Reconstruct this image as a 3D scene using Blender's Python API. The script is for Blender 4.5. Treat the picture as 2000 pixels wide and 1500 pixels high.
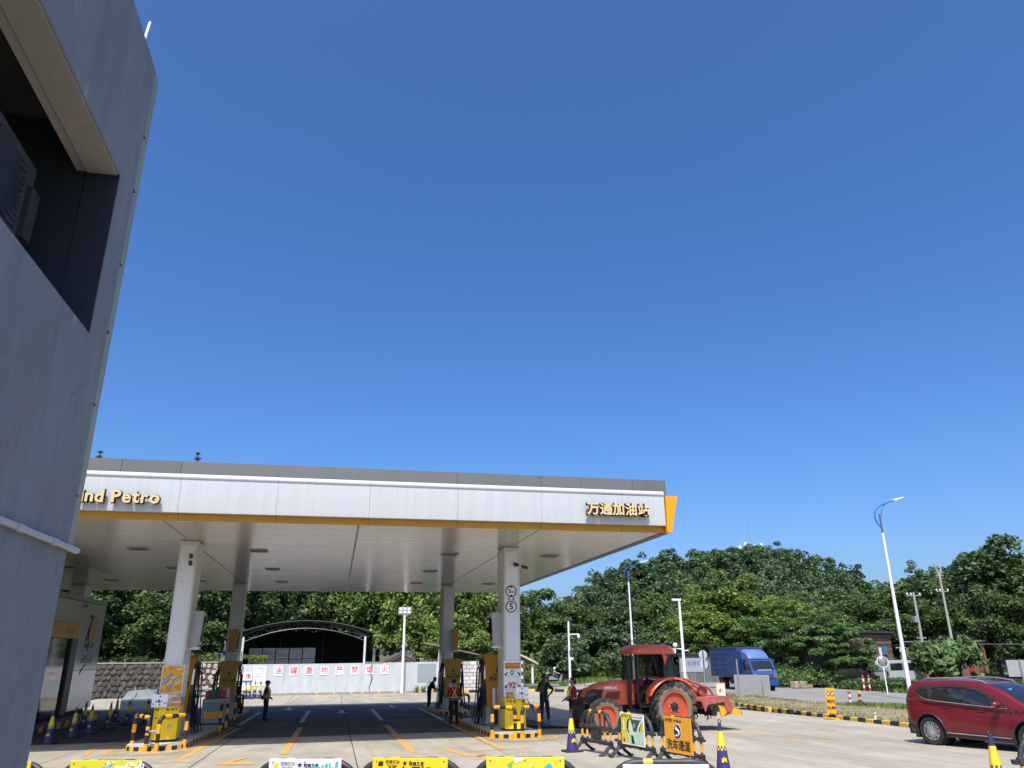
import bpy, bmesh, math, random
import numpy as np
from mathutils import Vector, Matrix

for o in list(bpy.data.objects): bpy.data.objects.remove(o)
SC = bpy.context.scene
COL = SC.collection
R = math.radians

# ---------------------------------------------------------------- camera
cam = bpy.data.cameras.new('camera'); camo = bpy.data.objects.new('camera', cam); COL.objects.link(camo)
cam.sensor_width = 36.0; cam.lens = 36.0*1470/2000; cam.clip_start = 0.1; cam.clip_end = 2000
CM = Matrix(((0.97641365, -0.06419680, -0.20614353, 0.0), (-0.21572387, -0.32952602, -0.91917126, 0.0),
             (-0.00892180, 0.94196145, -0.33560249, 2.5), (0, 0, 0, 1)))
camo.matrix_world = CM
SC.camera = camo

# ---------------------------------------------------------------- world and sun
SUN_FROM = Vector((-0.17, -0.57, 1.0)).normalized()
EL = math.asin(SUN_FROM.z); AZ = math.atan2(SUN_FROM.x, SUN_FROM.y)
w = bpy.data.worlds.new('World'); SC.world = w; w.use_nodes = True
nt = w.node_tree; nt.nodes.clear()
sky = nt.nodes.new('ShaderNodeTexSky'); sky.sky_type = 'NISHITA'; sky.sun_disc = False
sky.sun_elevation = EL; sky.sun_rotation = AZ
sky.air_density = 0.75; sky.dust_density = 2.8; sky.ozone_density = 6.0; sky.altitude = 0
bg = nt.nodes.new('ShaderNodeBackground'); bg.inputs[1].default_value = 0.15
wo = nt.nodes.new('ShaderNodeOutputWorld')
hsv = nt.nodes.new('ShaderNodeHueSaturation'); hsv.inputs['Saturation'].default_value = 1.22; hsv.inputs['Hue'].default_value = 0.503; hsv.inputs['Value'].default_value = 1.09
nt.links.new(sky.outputs[0], hsv.inputs['Color']); nt.links.new(hsv.outputs[0], bg.inputs[0]); nt.links.new(bg.outputs[0], wo.inputs[0])
sl = bpy.data.lights.new('sun', 'SUN'); sl.energy = 3.8; sl.angle = R(0.53); sl.color = (1.0, 0.955, 0.88)
so = bpy.data.objects.new('sun', sl); COL.objects.link(so)
so.rotation_euler = (-SUN_FROM).to_track_quat('-Z', 'Y').to_euler()
SC.view_settings.view_transform = 'Standard'; SC.view_settings.look = 'None'
SC.view_settings.exposure = 0.45; SC.view_settings.gamma = 1.0; SC.view_settings.use_curve_mapping = False
SC.render.engine = 'CYCLES'
SC.cycles.max_bounces = 8; SC.cycles.transparent_max_bounces = 12; SC.cycles.use_denoising = True

# ---------------------------------------------------------------- terrain height
def smooth(a, b, x):
    t = min(1.0, max(0.0, (x-a)/(b-a))); return t*t*(3-2*t)
def gz(Y): return -0.019*(min(max(Y, -30.0), 60.0)-25.0)
def tz(X, Y):
    return gz(Y) + smooth(20.5, 26.0, X)*(max(gz(Y), -0.25)-gz(Y))
SLOPE = math.atan(-0.019)

# ---------------------------------------------------------------- materials
MATS = {}
def rgb(h):
    h = h.lstrip('#'); c = [int(h[i:i+2], 16)/255 for i in (0, 2, 4)]
    return tuple(x/12.92 if x <= 0.04045 else ((x+0.055)/1.055)**2.4 for x in c)
def pm(name, col, rough=0.6, metal=0.0, var=0.12, scale=3.0, bump=0.0, bscale=40.0, dirt=0.0, dirtcol=(0.09, 0.075, 0.055),
       stretch=(1, 1, 1), rnd=0.0, coat=0.0, spec=0.5, island=0.0, dscale=1.2, hue=0.0, world=False, spots=0.0):
    if name in MATS: return MATS[name]
    m = bpy.data.materials.new(name); MATS[name] = m; m.use_nodes = True
    t = m.node_tree; N = t.nodes; L = t.links; b = N['Principled BSDF']
    b.inputs['Roughness'].default_value = rough; b.inputs['Metallic'].default_value = metal
    b.inputs['Specular IOR Level'].default_value = spec
    if coat: b.inputs['Coat Weight'].default_value = coat; b.inputs['Coat Roughness'].default_value = 0.06
    tc = N.new('ShaderNodeTexCoord'); mp = N.new('ShaderNodeMapping'); mp.inputs['Scale'].default_value = stretch
    L.new(N.new('ShaderNodeNewGeometry').outputs['Position'] if world else tc.outputs['Object'], mp.inputs[0])
    nz = N.new('ShaderNodeTexNoise'); nz.inputs['Scale'].default_value = scale; nz.inputs['Detail'].default_value = 8; nz.inputs['Roughness'].default_value = 0.62
    L.new(mp.outputs[0], nz.inputs['Vector'])
    mr = N.new('ShaderNodeMapRange'); mr.inputs[1].default_value = 0.25; mr.inputs[2].default_value = 0.75
    mr.inputs[3].default_value = 1-var; mr.inputs[4].default_value = 1+var
    L.new(nz.outputs[0], mr.inputs[0])
    hs = N.new('ShaderNodeHueSaturation'); hs.inputs['Color'].default_value = (*col[:3], 1)
    val = mr.outputs[0]
    for amt, src in ((rnd, 'obj'), (island, 'isl')):
        if amt:
            if src == 'obj': q = N.new('ShaderNodeObjectInfo').outputs['Random']
            else: q = N.new('ShaderNodeNewGeometry').outputs['Random Per Island']
            r2 = N.new('ShaderNodeMapRange'); r2.inputs[3].default_value = 1-amt; r2.inputs[4].default_value = 1+amt
            L.new(q, r2.inputs[0])
            mu = N.new('ShaderNodeMath'); mu.operation = 'MULTIPLY'; L.new(val, mu.inputs[0]); L.new(r2.outputs[0], mu.inputs[1]); val = mu.outputs[0]
            if hue:
                r3 = N.new('ShaderNodeMapRange'); r3.inputs[3].default_value = 0.5-hue; r3.inputs[4].default_value = 0.5+hue
                f = N.new('ShaderNodeMath'); f.operation = 'FRACT'; g = N.new('ShaderNodeMath'); g.operation = 'MULTIPLY'; g.inputs[1].default_value = 7.31
                L.new(q, g.inputs[0]); L.new(g.outputs[0], f.inputs[0]); L.new(f.outputs[0], r3.inputs[0]); L.new(r3.outputs[0], hs.inputs['Hue'])
    L.new(val, hs.inputs['Value'])
    out = hs.outputs[0]
    if dirt:
        n2 = N.new('ShaderNodeTexNoise'); n2.inputs['Scale'].default_value = dscale; n2.inputs['Detail'].default_value = 10; n2.inputs['Roughness'].default_value = 0.7
        L.new(mp.outputs[0], n2.inputs['Vector'])
        m2 = N.new('ShaderNodeMapRange'); m2.inputs[1].default_value = 0.48; m2.inputs[2].default_value = 0.75; m2.inputs[3].default_value = 0; m2.inputs[4].default_value = dirt
        L.new(n2.outputs[0], m2.inputs[0])
        mx = N.new('ShaderNodeMixRGB'); mx.inputs[2].default_value = (*dirtcol, 1); L.new(m2.outputs[0], mx.inputs[0]); L.new(out, mx.inputs[1]); out = mx.outputs[0]
    if spots:        # oil drips and dark tyre streaks
        src = N.new('ShaderNodeNewGeometry').outputs['Position']
        vo = N.new('ShaderNodeTexVoronoi'); vo.inputs['Scale'].default_value = 1.3; L.new(src, vo.inputs['Vector'])
        s1 = N.new('ShaderNodeMapRange'); s1.inputs[1].default_value = 0.03; s1.inputs[2].default_value = 0.10; s1.inputs[3].default_value = 0.75; s1.inputs[4].default_value = 0.0; L.new(vo.outputs['Distance'], s1.inputs[0])
        sp = N.new('ShaderNodeSeparateColor'); L.new(vo.outputs['Color'], sp.inputs[0]); s2 = N.new('ShaderNodeMath'); s2.operation = 'GREATER_THAN'; s2.inputs[1].default_value = 0.62; L.new(sp.outputs[0], s2.inputs[0])
        s3 = N.new('ShaderNodeMath'); s3.operation = 'MULTIPLY'; L.new(s1.outputs[0], s3.inputs[0]); L.new(s2.outputs[0], s3.inputs[1])
        m5 = N.new('ShaderNodeMapping'); m5.inputs['Rotation'].default_value = (0, 0, 0.5); m5.inputs['Scale'].default_value = (2.6, 0.09, 1); L.new(src, m5.inputs[0]); n5 = N.new('ShaderNodeTexNoise'); n5.inputs['Scale'].default_value = 1.0; n5.inputs['Detail'].default_value = 7; n5.inputs['Roughness'].default_value = .65; L.new(m5.outputs[0], n5.inputs['Vector'])
        s5 = N.new('ShaderNodeMapRange'); s5.inputs[1].default_value = 0.54; s5.inputs[2].default_value = 0.74; s5.inputs[4].default_value = 0.55; L.new(n5.outputs[0], s5.inputs[0])
        mxs = N.new('ShaderNodeMath'); mxs.operation = 'MAXIMUM'; L.new(s3.outputs[0], mxs.inputs[0]); L.new(s5.outputs[0], mxs.inputs[1])
        ms = N.new('ShaderNodeMath'); ms.operation = 'MULTIPLY'; ms.inputs[1].default_value = spots; L.new(mxs.outputs[0], ms.inputs[0])
        mz = N.new('ShaderNodeMixRGB'); mz.inputs[2].default_value = (col[0]*0.42, col[1]*0.42, col[2]*0.44, 1); L.new(ms.outputs[0], mz.inputs[0]); L.new(out, mz.inputs[1]); out = mz.outputs[0]
    L.new(out, b.inputs['Base Color'])
    if bump:
        n3 = N.new('ShaderNodeTexNoise'); n3.inputs['Scale'].default_value = bscale; n3.inputs['Detail'].default_value = 6
        L.new(mp.outputs[0], n3.inputs['Vector'])
        bp = N.new('ShaderNodeBump'); bp.inputs['Strength'].default_value = bump; bp.inputs['Distance'].default_value = 0.02
        L.new(n3.outputs[0], bp.inputs['Height']); L.new(bp.outputs[0], b.inputs['Normal'])
    return m
def glassm(name, col, rough=0.05, alpha=0.75):
    if name in MATS: return MATS[name]
    m = pm(name, col, rough, 0, 0.03, spec=0.8)
    m.node_tree.nodes['Principled BSDF'].inputs['Alpha'].default_value = alpha
    return m
def leafm(name, col, var=0.45, trans=0.3, hue=0.025, ns=0.35):
    m = bpy.data.materials.new(name); MATS[name] = m; m.use_nodes = True
    t = m.node_tree; N = t.nodes; L = t.links; N.clear()
    o = N.new('ShaderNodeOutputMaterial'); d = N.new('ShaderNodeBsdfPrincipled'); d.inputs['Roughness'].default_value = 0.55; d.inputs['Specular IOR Level'].default_value = 0.35
    tr = N.new('ShaderNodeBsdfTranslucent'); mx = N.new('ShaderNodeMixShader'); mx.inputs[0].default_value = trans
    g = N.new('ShaderNodeNewGeometry'); hs = N.new('ShaderNodeHueSaturation'); hs.inputs['Color'].default_value = (*col, 1)
    a = N.new('ShaderNodeMapRange'); a.inputs[3].default_value = 1-var; a.inputs[4].default_value = 1+var
    h = N.new('ShaderNodeMapRange'); h.inputs[3].default_value = 0.5-hue*1.3; h.inputs[4].default_value = 0.5+hue
    mu = N.new('ShaderNodeMath'); mu.operation = 'MULTIPLY'; mu.inputs[1].default_value = 13.7; fr = N.new('ShaderNodeMath'); fr.operation = 'FRACT'
    L.new(g.outputs['Random Per Island'], a.inputs[0]); L.new(g.outputs['Random Per Island'], mu.inputs[0]); L.new(mu.outputs[0], fr.inputs[0]); L.new(fr.outputs[0], h.inputs[0])
    tc = N.new('ShaderNodeTexCoord'); nz = N.new('ShaderNodeTexNoise'); nz.inputs['Scale'].default_value = ns; nz.inputs['Detail'].default_value = 4
    L.new(tc.outputs['Object'], nz.inputs[0]); b2 = N.new('ShaderNodeMapRange'); b2.inputs[1].default_value = 0.3; b2.inputs[2].default_value = 0.7; b2.inputs[3].default_value = 0.55; b2.inputs[4].default_value = 1.5
    L.new(nz.outputs[0], b2.inputs[0]); m3 = N.new('ShaderNodeMath'); m3.operation = 'MULTIPLY'; L.new(a.outputs[0], m3.inputs[0]); L.new(b2.outputs[0], m3.inputs[1])
    oi = N.new('ShaderNodeObjectInfo'); b3 = N.new('ShaderNodeMapRange'); b3.inputs[3].default_value = 0.85; b3.inputs[4].default_value = 1.15; L.new(oi.outputs['Random'], b3.inputs[0])
    m4 = N.new('ShaderNodeMath'); m4.operation = 'MULTIPLY'; L.new(m3.outputs[0], m4.inputs[0]); L.new(b3.outputs[0], m4.inputs[1])
    L.new(m4.outputs[0], hs.inputs['Value']); L.new(h.outputs[0], hs.inputs['Hue'])
    L.new(hs.outputs[0], d.inputs['Base Color']); L.new(hs.outputs[0], tr.inputs[0]); L.new(d.outputs[0], mx.inputs[1]); L.new(tr.outputs[0], mx.inputs[2]); L.new(mx.outputs[0], o.inputs[0])
    return m

# ---------------------------------------------------------------- mesh builder
class MB:
    def __init__(s): s.v = []; s.f = []; s.m = []; s.mi = 0; s.T = Matrix.Identity(4)
    def add(s, vs, fs):
        k = len(s.v); s.v += [tuple(s.T @ Vector(v)) for v in vs]
        s.f += [tuple(i+k for i in f) for f in fs]; s.m += [s.mi]*len(fs); return s
    def box(s, x0, x1, y0, y1, z0, z1):
        return s.add([(x0,y0,z0),(x1,y0,z0),(x1,y1,z0),(x0,y1,z0),(x0,y0,z1),(x1,y0,z1),(x1,y1,z1),(x0,y1,z1)],
                     [(0,3,2,1),(4,5,6,7),(0,1,5,4),(1,2,6,5),(2,3,7,6),(3,0,4,7)])
    def bbox(s, x0, x1, y0, y1, z0, z1, b=0.01):      # box with bevelled edges
        bm = bmesh.new(); bmesh.ops.create_cube(bm, size=1.0)
        for v in bm.verts: v.co = ((x0+x1)/2+v.co.x*(x1-x0), (y0+y1)/2+v.co.y*(y1-y0), (z0+z1)/2+v.co.z*(z1-z0))
        bmesh.ops.bevel(bm, geom=bm.edges[:], offset=b, segments=2, affect='EDGES', profile=0.5)
        bm.verts.index_update(); s.add([v.co[:] for v in bm.verts], [[v.index for v in f.verts] for f in bm.faces]); bm.free(); return s
    def tube(s, pts, r, n=10, caps=True, closed=False):
        pts = [Vector(p) for p in pts]; rs = r if hasattr(r, '__len__') else [r]*len(pts)
        vs = []; fs = []; up = None; m = len(pts)
        for i, p in enumerate(pts):
            if closed: d = pts[(i+1) % m]-pts[i-1]
            else: d = pts[min(i+1, m-1)]-pts[max(i-1, 0)]
            d.normalize()
            if up is None: up = Vector((0,0,1)) if abs(d.z) < 0.9 else Vector((0,1,0))
            a = d.cross(up); a.normalize(); b = a.cross(d); up = b
            for k in range(n):
                t = 2*math.pi*k/n; vs.append(tuple(p+(a*math.cos(t)+b*math.sin(t))*rs[i]))
        for i in range(m if closed else m-1):
            j = (i+1) % m
            for k in range(n): fs.append((i*n+k, i*n+(k+1) % n, j*n+(k+1) % n, j*n+k))
        if caps and not closed: fs.append(tuple(range(n-1, -1, -1))); fs.append(tuple((m-1)*n+k for k in range(n)))
        return s.add(vs, fs)
    def cyl(s, p0, p1, r0, r1=None, n=14): return s.tube([p0, p1], [r0, r0 if r1 is None else r1], n)
    def lathe(s, prof, n=20, axis='z', c=(0,0,0)):
        vs = []; fs = []
        for (r, h) in prof:
            for k in range(n):
                t = 2*math.pi*k/n; a, b = r*math.cos(t), r*math.sin(t)
                vs.append({'z': (c[0]+a, c[1]+b, c[2]+h), 'y': (c[0]+a, c[1]+h, c[2]+b), 'x': (c[0]+h, c[1]+a, c[2]+b)}[axis])
        for i in range(len(prof)-1):
            for k in range(n): fs.append((i*n+k, i*n+(k+1) % n, (i+1)*n+(k+1) % n, (i+1)*n+k))
        fs.append(tuple(range(n-1, -1, -1))); fs.append(tuple((len(prof)-1)*n+k for k in range(n)))
        return s.add(vs, fs)
    def prism(s, poly, a0, a1, axis='y'):             # polygon (2D) extruded along an axis; poly in the two other axes
        n = len(poly)
        def P(u, v, a): return {'y': (u, a, v), 'x': (a, u, v), 'z': (u, v, a)}[axis]
        vs = [P(u, v, a0) for u, v in poly]+[P(u, v, a1) for u, v in poly]
        fs = [tuple(range(n-1, -1, -1)), tuple(range(n, 2*n))]+[(i, (i+1) % n, n+(i+1) % n, n+i) for i in range(n)]
        return s.add(vs, fs)
    def sphere(s, c, r, n=12, m=8):
        rr = r if hasattr(r, '__len__') else (r, r, r); vs = []; fs = []
        for i in range(m+1):
            ph = math.pi*i/m
            for k in range(n):
                t = 2*math.pi*k/n; vs.append((c[0]+rr[0]*math.sin(ph)*math.cos(t), c[1]+rr[1]*math.sin(ph)*math.sin(t), c[2]+rr[2]*math.cos(ph)))
        for i in range(m):
            for k in range(n): fs.append((i*n+k, (i+1)*n+k, (i+1)*n+(k+1) % n, i*n+(k+1) % n))
        return s.add(vs, fs)
    def build(s, name, mats, parent=None, loc=None, rot=None, sm=False, ang=40):
        if not isinstance(mats, (list, tuple)): mats = [mats]
        me = bpy.data.meshes.new(name); me.from_pydata(s.v, [], s.f)
        for m in mats: me.materials.append(m)
        if len(mats) > 1: me.polygons.foreach_set('material_index', s.m)
        bm = bmesh.new(); bm.from_mesh(me); bmesh.ops.recalc_face_normals(bm, faces=bm.faces[:]); bm.to_mesh(me); bm.free()
        if sm:
            me.polygons.foreach_set('use_smooth', [True]*len(me.polygons))
            me.set_sharp_from_angle(angle=R(ang))
        me.update()
        return link(name, me, parent, loc, rot)
def link(name, data, parent=None, loc=None, rot=None):
    o = bpy.data.objects.new(name, data); COL.objects.link(o)
    if parent: o.parent = parent
    if loc is not None: o.location = loc
    if rot is not None: o.rotation_euler = rot
    return o
def tag(o, label=None, cat=None, group=None, kind=None):
    if label: o['label'] = label
    if cat: o['category'] = cat
    if group: o['group'] = group
    if kind: o['kind'] = kind
    return o
def thing(name, label, cat, loc=(0,0,0), rz=0.0, group=None, rot=None):
    o = link(name, None, None, loc, rot or (0,0,rz)); o.empty_display_size = 0.2
    return tag(o, label, cat, group)
def copy_tree(o, parent=None):
    c = o.copy(); COL.objects.link(c)
    if parent: c.parent = parent
    for ch in o.children: copy_tree(ch, c)
    return c
DG = None
def text_mesh(body, size, extrude=0.0, offset=0.0, align='CENTER', res=3, space=1.0):
    cu = bpy.data.curves.new('text', 'FONT'); cu.body = body; cu.size = size; cu.extrude = extrude; cu.offset = offset
    cu.align_x = align; cu.align_y = 'CENTER'; cu.resolution_u = res; cu.space_character = space
    o = bpy.data.objects.new('text_tmp', cu); COL.objects.link(o)
    dg = bpy.context.evaluated_depsgraph_get()
    me = bpy.data.meshes.new_from_object(o.evaluated_get(dg)); bpy.data.objects.remove(o); bpy.data.curves.remove(cu)
    return me
def text(name, body, size, mat, parent, loc, rot=(math.pi/2, 0, 0), extrude=0.0015, offset=0.0, align='CENTER', sx=1.0, space=1.0):
    me = text_mesh(body, size, extrude, offset, align, space=space); me.name = name; me.materials.clear(); me.materials.append(mat)
    o = link(name, me, parent, loc, rot); o.scale = (sx, 1, 1); return o
# ================================================================ setting
rng = random.Random(7); nr = np.random.default_rng(11)
M_soil = pm('soil', (0.10, 0.095, 0.045), 0.95, 0, 0.35, 0.25, 0.6, 3.0, 0.6, (0.05, 0.075, 0.02))
M_joint = pm('joint_filler', (0.055, 0.05, 0.045), 0.95, 0, 0.2, 4)
M_conc = pm('concrete', (0.345, 0.312, 0.245), 0.88, 0, 0.22, 0.9, 0.25, 30, 0.5, (0.17, 0.155, 0.13), (1, 0.28, 1), rnd=0.09, dscale=1.7, world=True, spots=0.8)
M_conc_shade = pm('shade_dark_concrete', (0.072, 0.071, 0.07), 0.8, 0, 0.25, 0.9, 0.25, 30, 0.5, (0.06, 0.058, 0.055), (1, 0.5, 1), rnd=0.10, dscale=1.2, world=True, spots=0.6)  # canopy shade is put into this dark slab colour; oil spots come on top
M_conc2 = pm('concrete_old', (0.29, 0.27, 0.235), 0.9, 0, 0.2, 0.4, 0.2, 20, 0.4, (0.17, 0.15, 0.12), (0.6, 0.2, 1))
M_asph = pm('road_surface', (0.25, 0.24, 0.22), 0.9, 0, 0.18, 0.35, 0.25, 60, 0.35, (0.17, 0.165, 0.15), (1, 0.15, 1), spots=0.5)
M_yel = pm('yellow_paint', rgb('#F2A71E'), 0.5, 0, 0.12, 5, 0, 40, 0.35, (0.10, 0.08, 0.05), dscale=6)
M_yelw = pm('worn_yellow_road_paint', rgb('#CB9A4A'), 0.8, 0, 0.18, 6, 0, 40, 0.95, (0.38, 0.34, 0.26), dscale=3.0)
M_whtw = pm('worn_white_road_paint', (0.62, 0.58, 0.5), 0.8, 0, 0.15, 6, 0, 40, 0.7, (0.35, 0.32, 0.26), dscale=3.0)
M_kyel = pm('kerb_yellow', rgb('#D9B341'), 0.6, 0, 0.15, 5, 0, 40, 0.5, (0.30, 0.26, 0.15), dscale=5, world=True, rnd=.12)
M_blk = pm('black_paint', (0.016, 0.016, 0.017), 0.5, 0, 0.3, 5, 0, 40, 0.35, (0.09, 0.08, 0.065), dscale=5)
M_blkp = pm('black_plastic', (0.022, 0.022, 0.024), 0.45, 0, 0.3, 4, 0.1, 60, 0.4, (0.10, 0.09, 0.075), dscale=4)
M_wht = pm('white_paint', (0.78, 0.78, 0.76), 0.45, 0, 0.05, 3, 0, 40, 0.25, (0.35, 0.32, 0.27))
M_gry = pm('grey_metal', (0.34, 0.35, 0.36), 0.4, 0.3, 0.1, 3, 0, 40, 0.2)
M_dgry = pm('dark_grey_metal', (0.06, 0.062, 0.065), 0.5, 0.2, 0.15, 3)
M_rub = pm('rubber', (0.018, 0.018, 0.018), 0.8, 0, 0.3, 6, 0.2, 50, 0.3, (0.10, 0.085, 0.06))

def sheet(name, xs, ys, zf, mat, kind='structure', inside=None):
    b = MB(); nx = len(xs); vs = [(x, y, zf(x, y)) for y in ys for x in xs]; fs = []
    for j in range(len(ys)-1):
        for i in range(nx-1):
            if inside is None or inside((xs[i]+xs[i+1])/2, (ys[j]+ys[j+1])/2): fs.append((j*nx+i, j*nx+i+1, (j+1)*nx+i+1, (j+1)*nx+i))
    b.add(vs, fs); o = b.build(name, mat, sm=True)
    return tag(o, kind=kind)
GX = [-900, -300, -60, -18, -10, 0, 10, 19.3, 20.5, 21.6, 22.7, 23.8, 24.9, 26, 30, 38, 60, 120, 300, 900]
GY = [-200, -30, 0, 15, 25, 34, 38.16, 44, 52, 60, 75, 100, 140, 250, 500, 1500]
ground = sheet('ground', GX, GY, lambda x, y: tz(x, y)-0.10, M_soil)
apron = sheet('concrete_apron', [-18, -10, 0, 10, 19.3], [-30, 0, 15, 25, 38.16, 52, 60, 70.2], lambda x, y: gz(y)-0.05, M_joint)
entr = sheet('concrete_entrance', [19.31, 20.5, 21.6, 22.7, 23.8, 24.9, 26], [38.16, 44, 52, 60, 75], lambda x, y: tz(x, y)-0.03, M_conc2)
# concrete slabs with open joints
SW, SD = 3.73, 5.167
sb = MB(); sb.bbox(-SW/2+0.012, SW/2-0.012, -SD/2+0.012, SD/2-0.012, -0.12, 0.0, 0.006); slab0 = None
for j in range(14):
    yc = -2.9+SD*(j+0.5)
    for i in range(10):
        xc = -18+SW*(i+0.5)
        if slab0 is None:
            o = slab0 = sb.build('slab', M_conc, apron); slab1 = sb.build('slab', M_conc_shade, apron); slab_used = False
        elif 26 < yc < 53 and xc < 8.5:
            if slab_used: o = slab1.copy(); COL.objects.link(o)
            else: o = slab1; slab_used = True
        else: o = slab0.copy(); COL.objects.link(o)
        o.location = (xc, yc, gz(yc)+rng.uniform(-0.003, 0.003)); o.rotation_euler = (SLOPE if yc < 59 else 0, 0, 0)
# road: strip along a centre line
def strip_mesh(path, width, zoff, name, mat, kind='structure'):
    b = MB(); vs = []; fs = []; n = len(path)
    for i, p in enumerate(path):
        a = Vector(path[max(i-1, 0)]); c = Vector(path[min(i+1, n-1)]); d = (c-a).normalized(); nrm = Vector((d.y, -d.x))
        for k in range(9):
            q = Vector(p)+nrm*width*(k/8-0.5); vs.append((q.x, q.y, tz(q.x, q.y)+zoff))
        if i: fs += [((i-1)*9+k, (i-1)*9+k+1, i*9+k+1, i*9+k) for k in range(8)]
    b.add(vs, fs); return tag(b.build(name, mat, sm=True), kind=kind)
road_pts = [(34.6, -60), (33.2, 0), (32.6, 15), (32.2, 25), (31.6, 34), (31.3, 38.2), (31, 44), (30.8, 52), (30.5, 60), (29.5, 70), (26.5, 80), (20, 90), (8, 100), (-12, 108), (-60, 118)]
road = strip_mesh(road_pts, 11.2, -0.02, 'road', M_asph)
# verge with dry grass
KERB = [(18.3, 3), (18.83, 23.9), (19.35, 29.5), (20.45, 37.0), (21.2, 40.5), (23.6, 46.0), (25.0, 50.0)]
def kx(y):
    for a, c in zip(KERB, KERB[1:]):
        if a[1] <= y <= c[1]: return a[0]+(c[0]-a[0])*(y-a[1])/(c[1]-a[1])
    return KERB[-1][0]
def rx(y):
    for a, c in zip(road_pts, road_pts[1:]):
        if a[1] <= y <= c[1]: return a[0]+(c[0]-a[0])*(y-a[1])/(c[1]-a[1])-5.6
M_dry = pm('dry_grass_soil', (0.25, 0.215, 0.12), 0.95, 0, 0.3, 1.2, 0.8, 25, 0.6, (0.20, 0.19, 0.085))
b = MB(); vs = []; fs = []; ys = np.linspace(3, 50, 95)
for j, y in enumerate(ys):
    a, c = kx(y)+0.1, max(rx(y)-0.05, kx(y)+0.2)
    for k in range(15):
        t = k/14; x = a+(c-a)*t
        vs.append((x, y, tz(x, y)+0.05+0.07*math.sin(math.pi*t)+nr.normal(0, 0.012)))
    if j: fs += [((j-1)*15+k, (j-1)*15+k+1, j*15+k+1, j*15+k) for k in range(14)]
b.add(vs, fs); verge = tag(b.build('grass_verge', M_dry, sm=True), kind='structure')
def blades(name, pts, hmin, hmax, wid, mat, label, cat, lean=0.5, parent=None):
    pts = np.asarray(pts); n = len(pts); h = nr.uniform(hmin, hmax, n); a = nr.uniform(0, 6.283, n); ln = nr.uniform(0.1, lean, n)
    dx, dy = np.cos(a), np.sin(a); V = np.zeros((n, 3, 3))
    V[:, 0] = pts; V[:, 1] = pts; V[:, 2] = pts
    V[:, 0, 0] -= dy*wid; V[:, 0, 1] += dx*wid; V[:, 1, 0] += dy*wid; V[:, 1, 1] -= dx*wid
    V[:, 2, 0] += dx*ln*h; V[:, 2, 1] += dy*ln*h; V[:, 2, 2] += h
    me = bpy.data.meshes.new(name); me.from_pydata(V.reshape(-1, 3).tolist(), [], np.arange(3*n).reshape(-1, 3).tolist()); me.materials.append(mat)
    o = link(name, me, parent)
    return tag(o, label, cat, None, 'stuff')
ML_dry = leafm('dry_blades', (0.32, 0.285, 0.14), 0.35, 0.3); ML_grass = leafm('green_blades', (0.15, 0.225, 0.05), 0.4, 0.35)
P = []
for _ in range(22000):
    y = nr.uniform(16, 50); a, c = kx(y)+0.15, rx(y)-0.1
    if c > a: x = nr.uniform(a, c); P.append((x, y, tz(x, y)+0.06))
blades('dry_grass', P, 0.03, 0.13, 0.022, ML_dry, 'short dry yellowed grass on the verge behind the striped kerb', 'grass', 0.9)
P = []
for _ in range(4500):
    y = nr.choice([nr.uniform(28, 36.5), nr.normal(34, 1.2), nr.normal(31, 1.0)]); x = rx(y)-abs(nr.normal(0, 0.7))-0.05+0.25*math.sin(y*2.1); P.append((x, y, tz(x, y)+0.03))
blades('green_grass', P, 0.08, 0.30, 0.02, ML_grass, 'taller green grass along the near edge of the road', 'grass', 0.6)

# striped kerb blocks
def kerb_run(name, label, pts, L=0.52, w=0.16, h=0.14, start=0, group=None, skip=()):
    t = thing(name, label, 'kerb', group=group); protos = {}
    seg = [Vector((*p, tz(*p))) for p in pts]; d = 0; acc = []
    for a, c in zip(seg, seg[1:]):
        n = max(1, round((c-a).length/L))
        for k in range(n): acc.append((a+(c-a)*((k+0.5)/n), c-a, (c-a).length/n))
    for i, (p, dv, l) in enumerate(acc):
        if i in skip: continue
        y = (i+start) % 2
        if y not in protos:
            bb = MB(); bb.bbox(-L/2+0.004, L/2-0.004, -w/2, w/2, -0.08, h, 0.02); o = bb.build('kerb_block', [M_kyel, M_blk][y], t); protos[y] = o
        else: o = protos[y].copy(); COL.objects.link(o)
        o.location = p+Vector((0, 0, rng.uniform(-0.012, 0.006))); o.rotation_euler = (0, -math.atan2(dv.z, dv.xy.length), math.atan2(dv.y, dv.x)+rng.uniform(-0.02, 0.02)); o.scale = (l/L, 1, 1)
    return t
kerb_run('striped_kerb', 'black and yellow kerb along the dry grass verge', KERB[1:], skip=(16, 21))
kerb_run('striped_kerb', 'yellow and black kerb beyond the right petrol island, beside the old shelter', [(10.2, 67.5), (16.0, 67.0), (20.2, 64.0)], L=0.9, h=0.22, w=0.2)
kerb_run('striped_kerb', 'black and yellow kerb hidden behind the red car', [(18.45, 8), (18.83, 23.9)], start=1)

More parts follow.
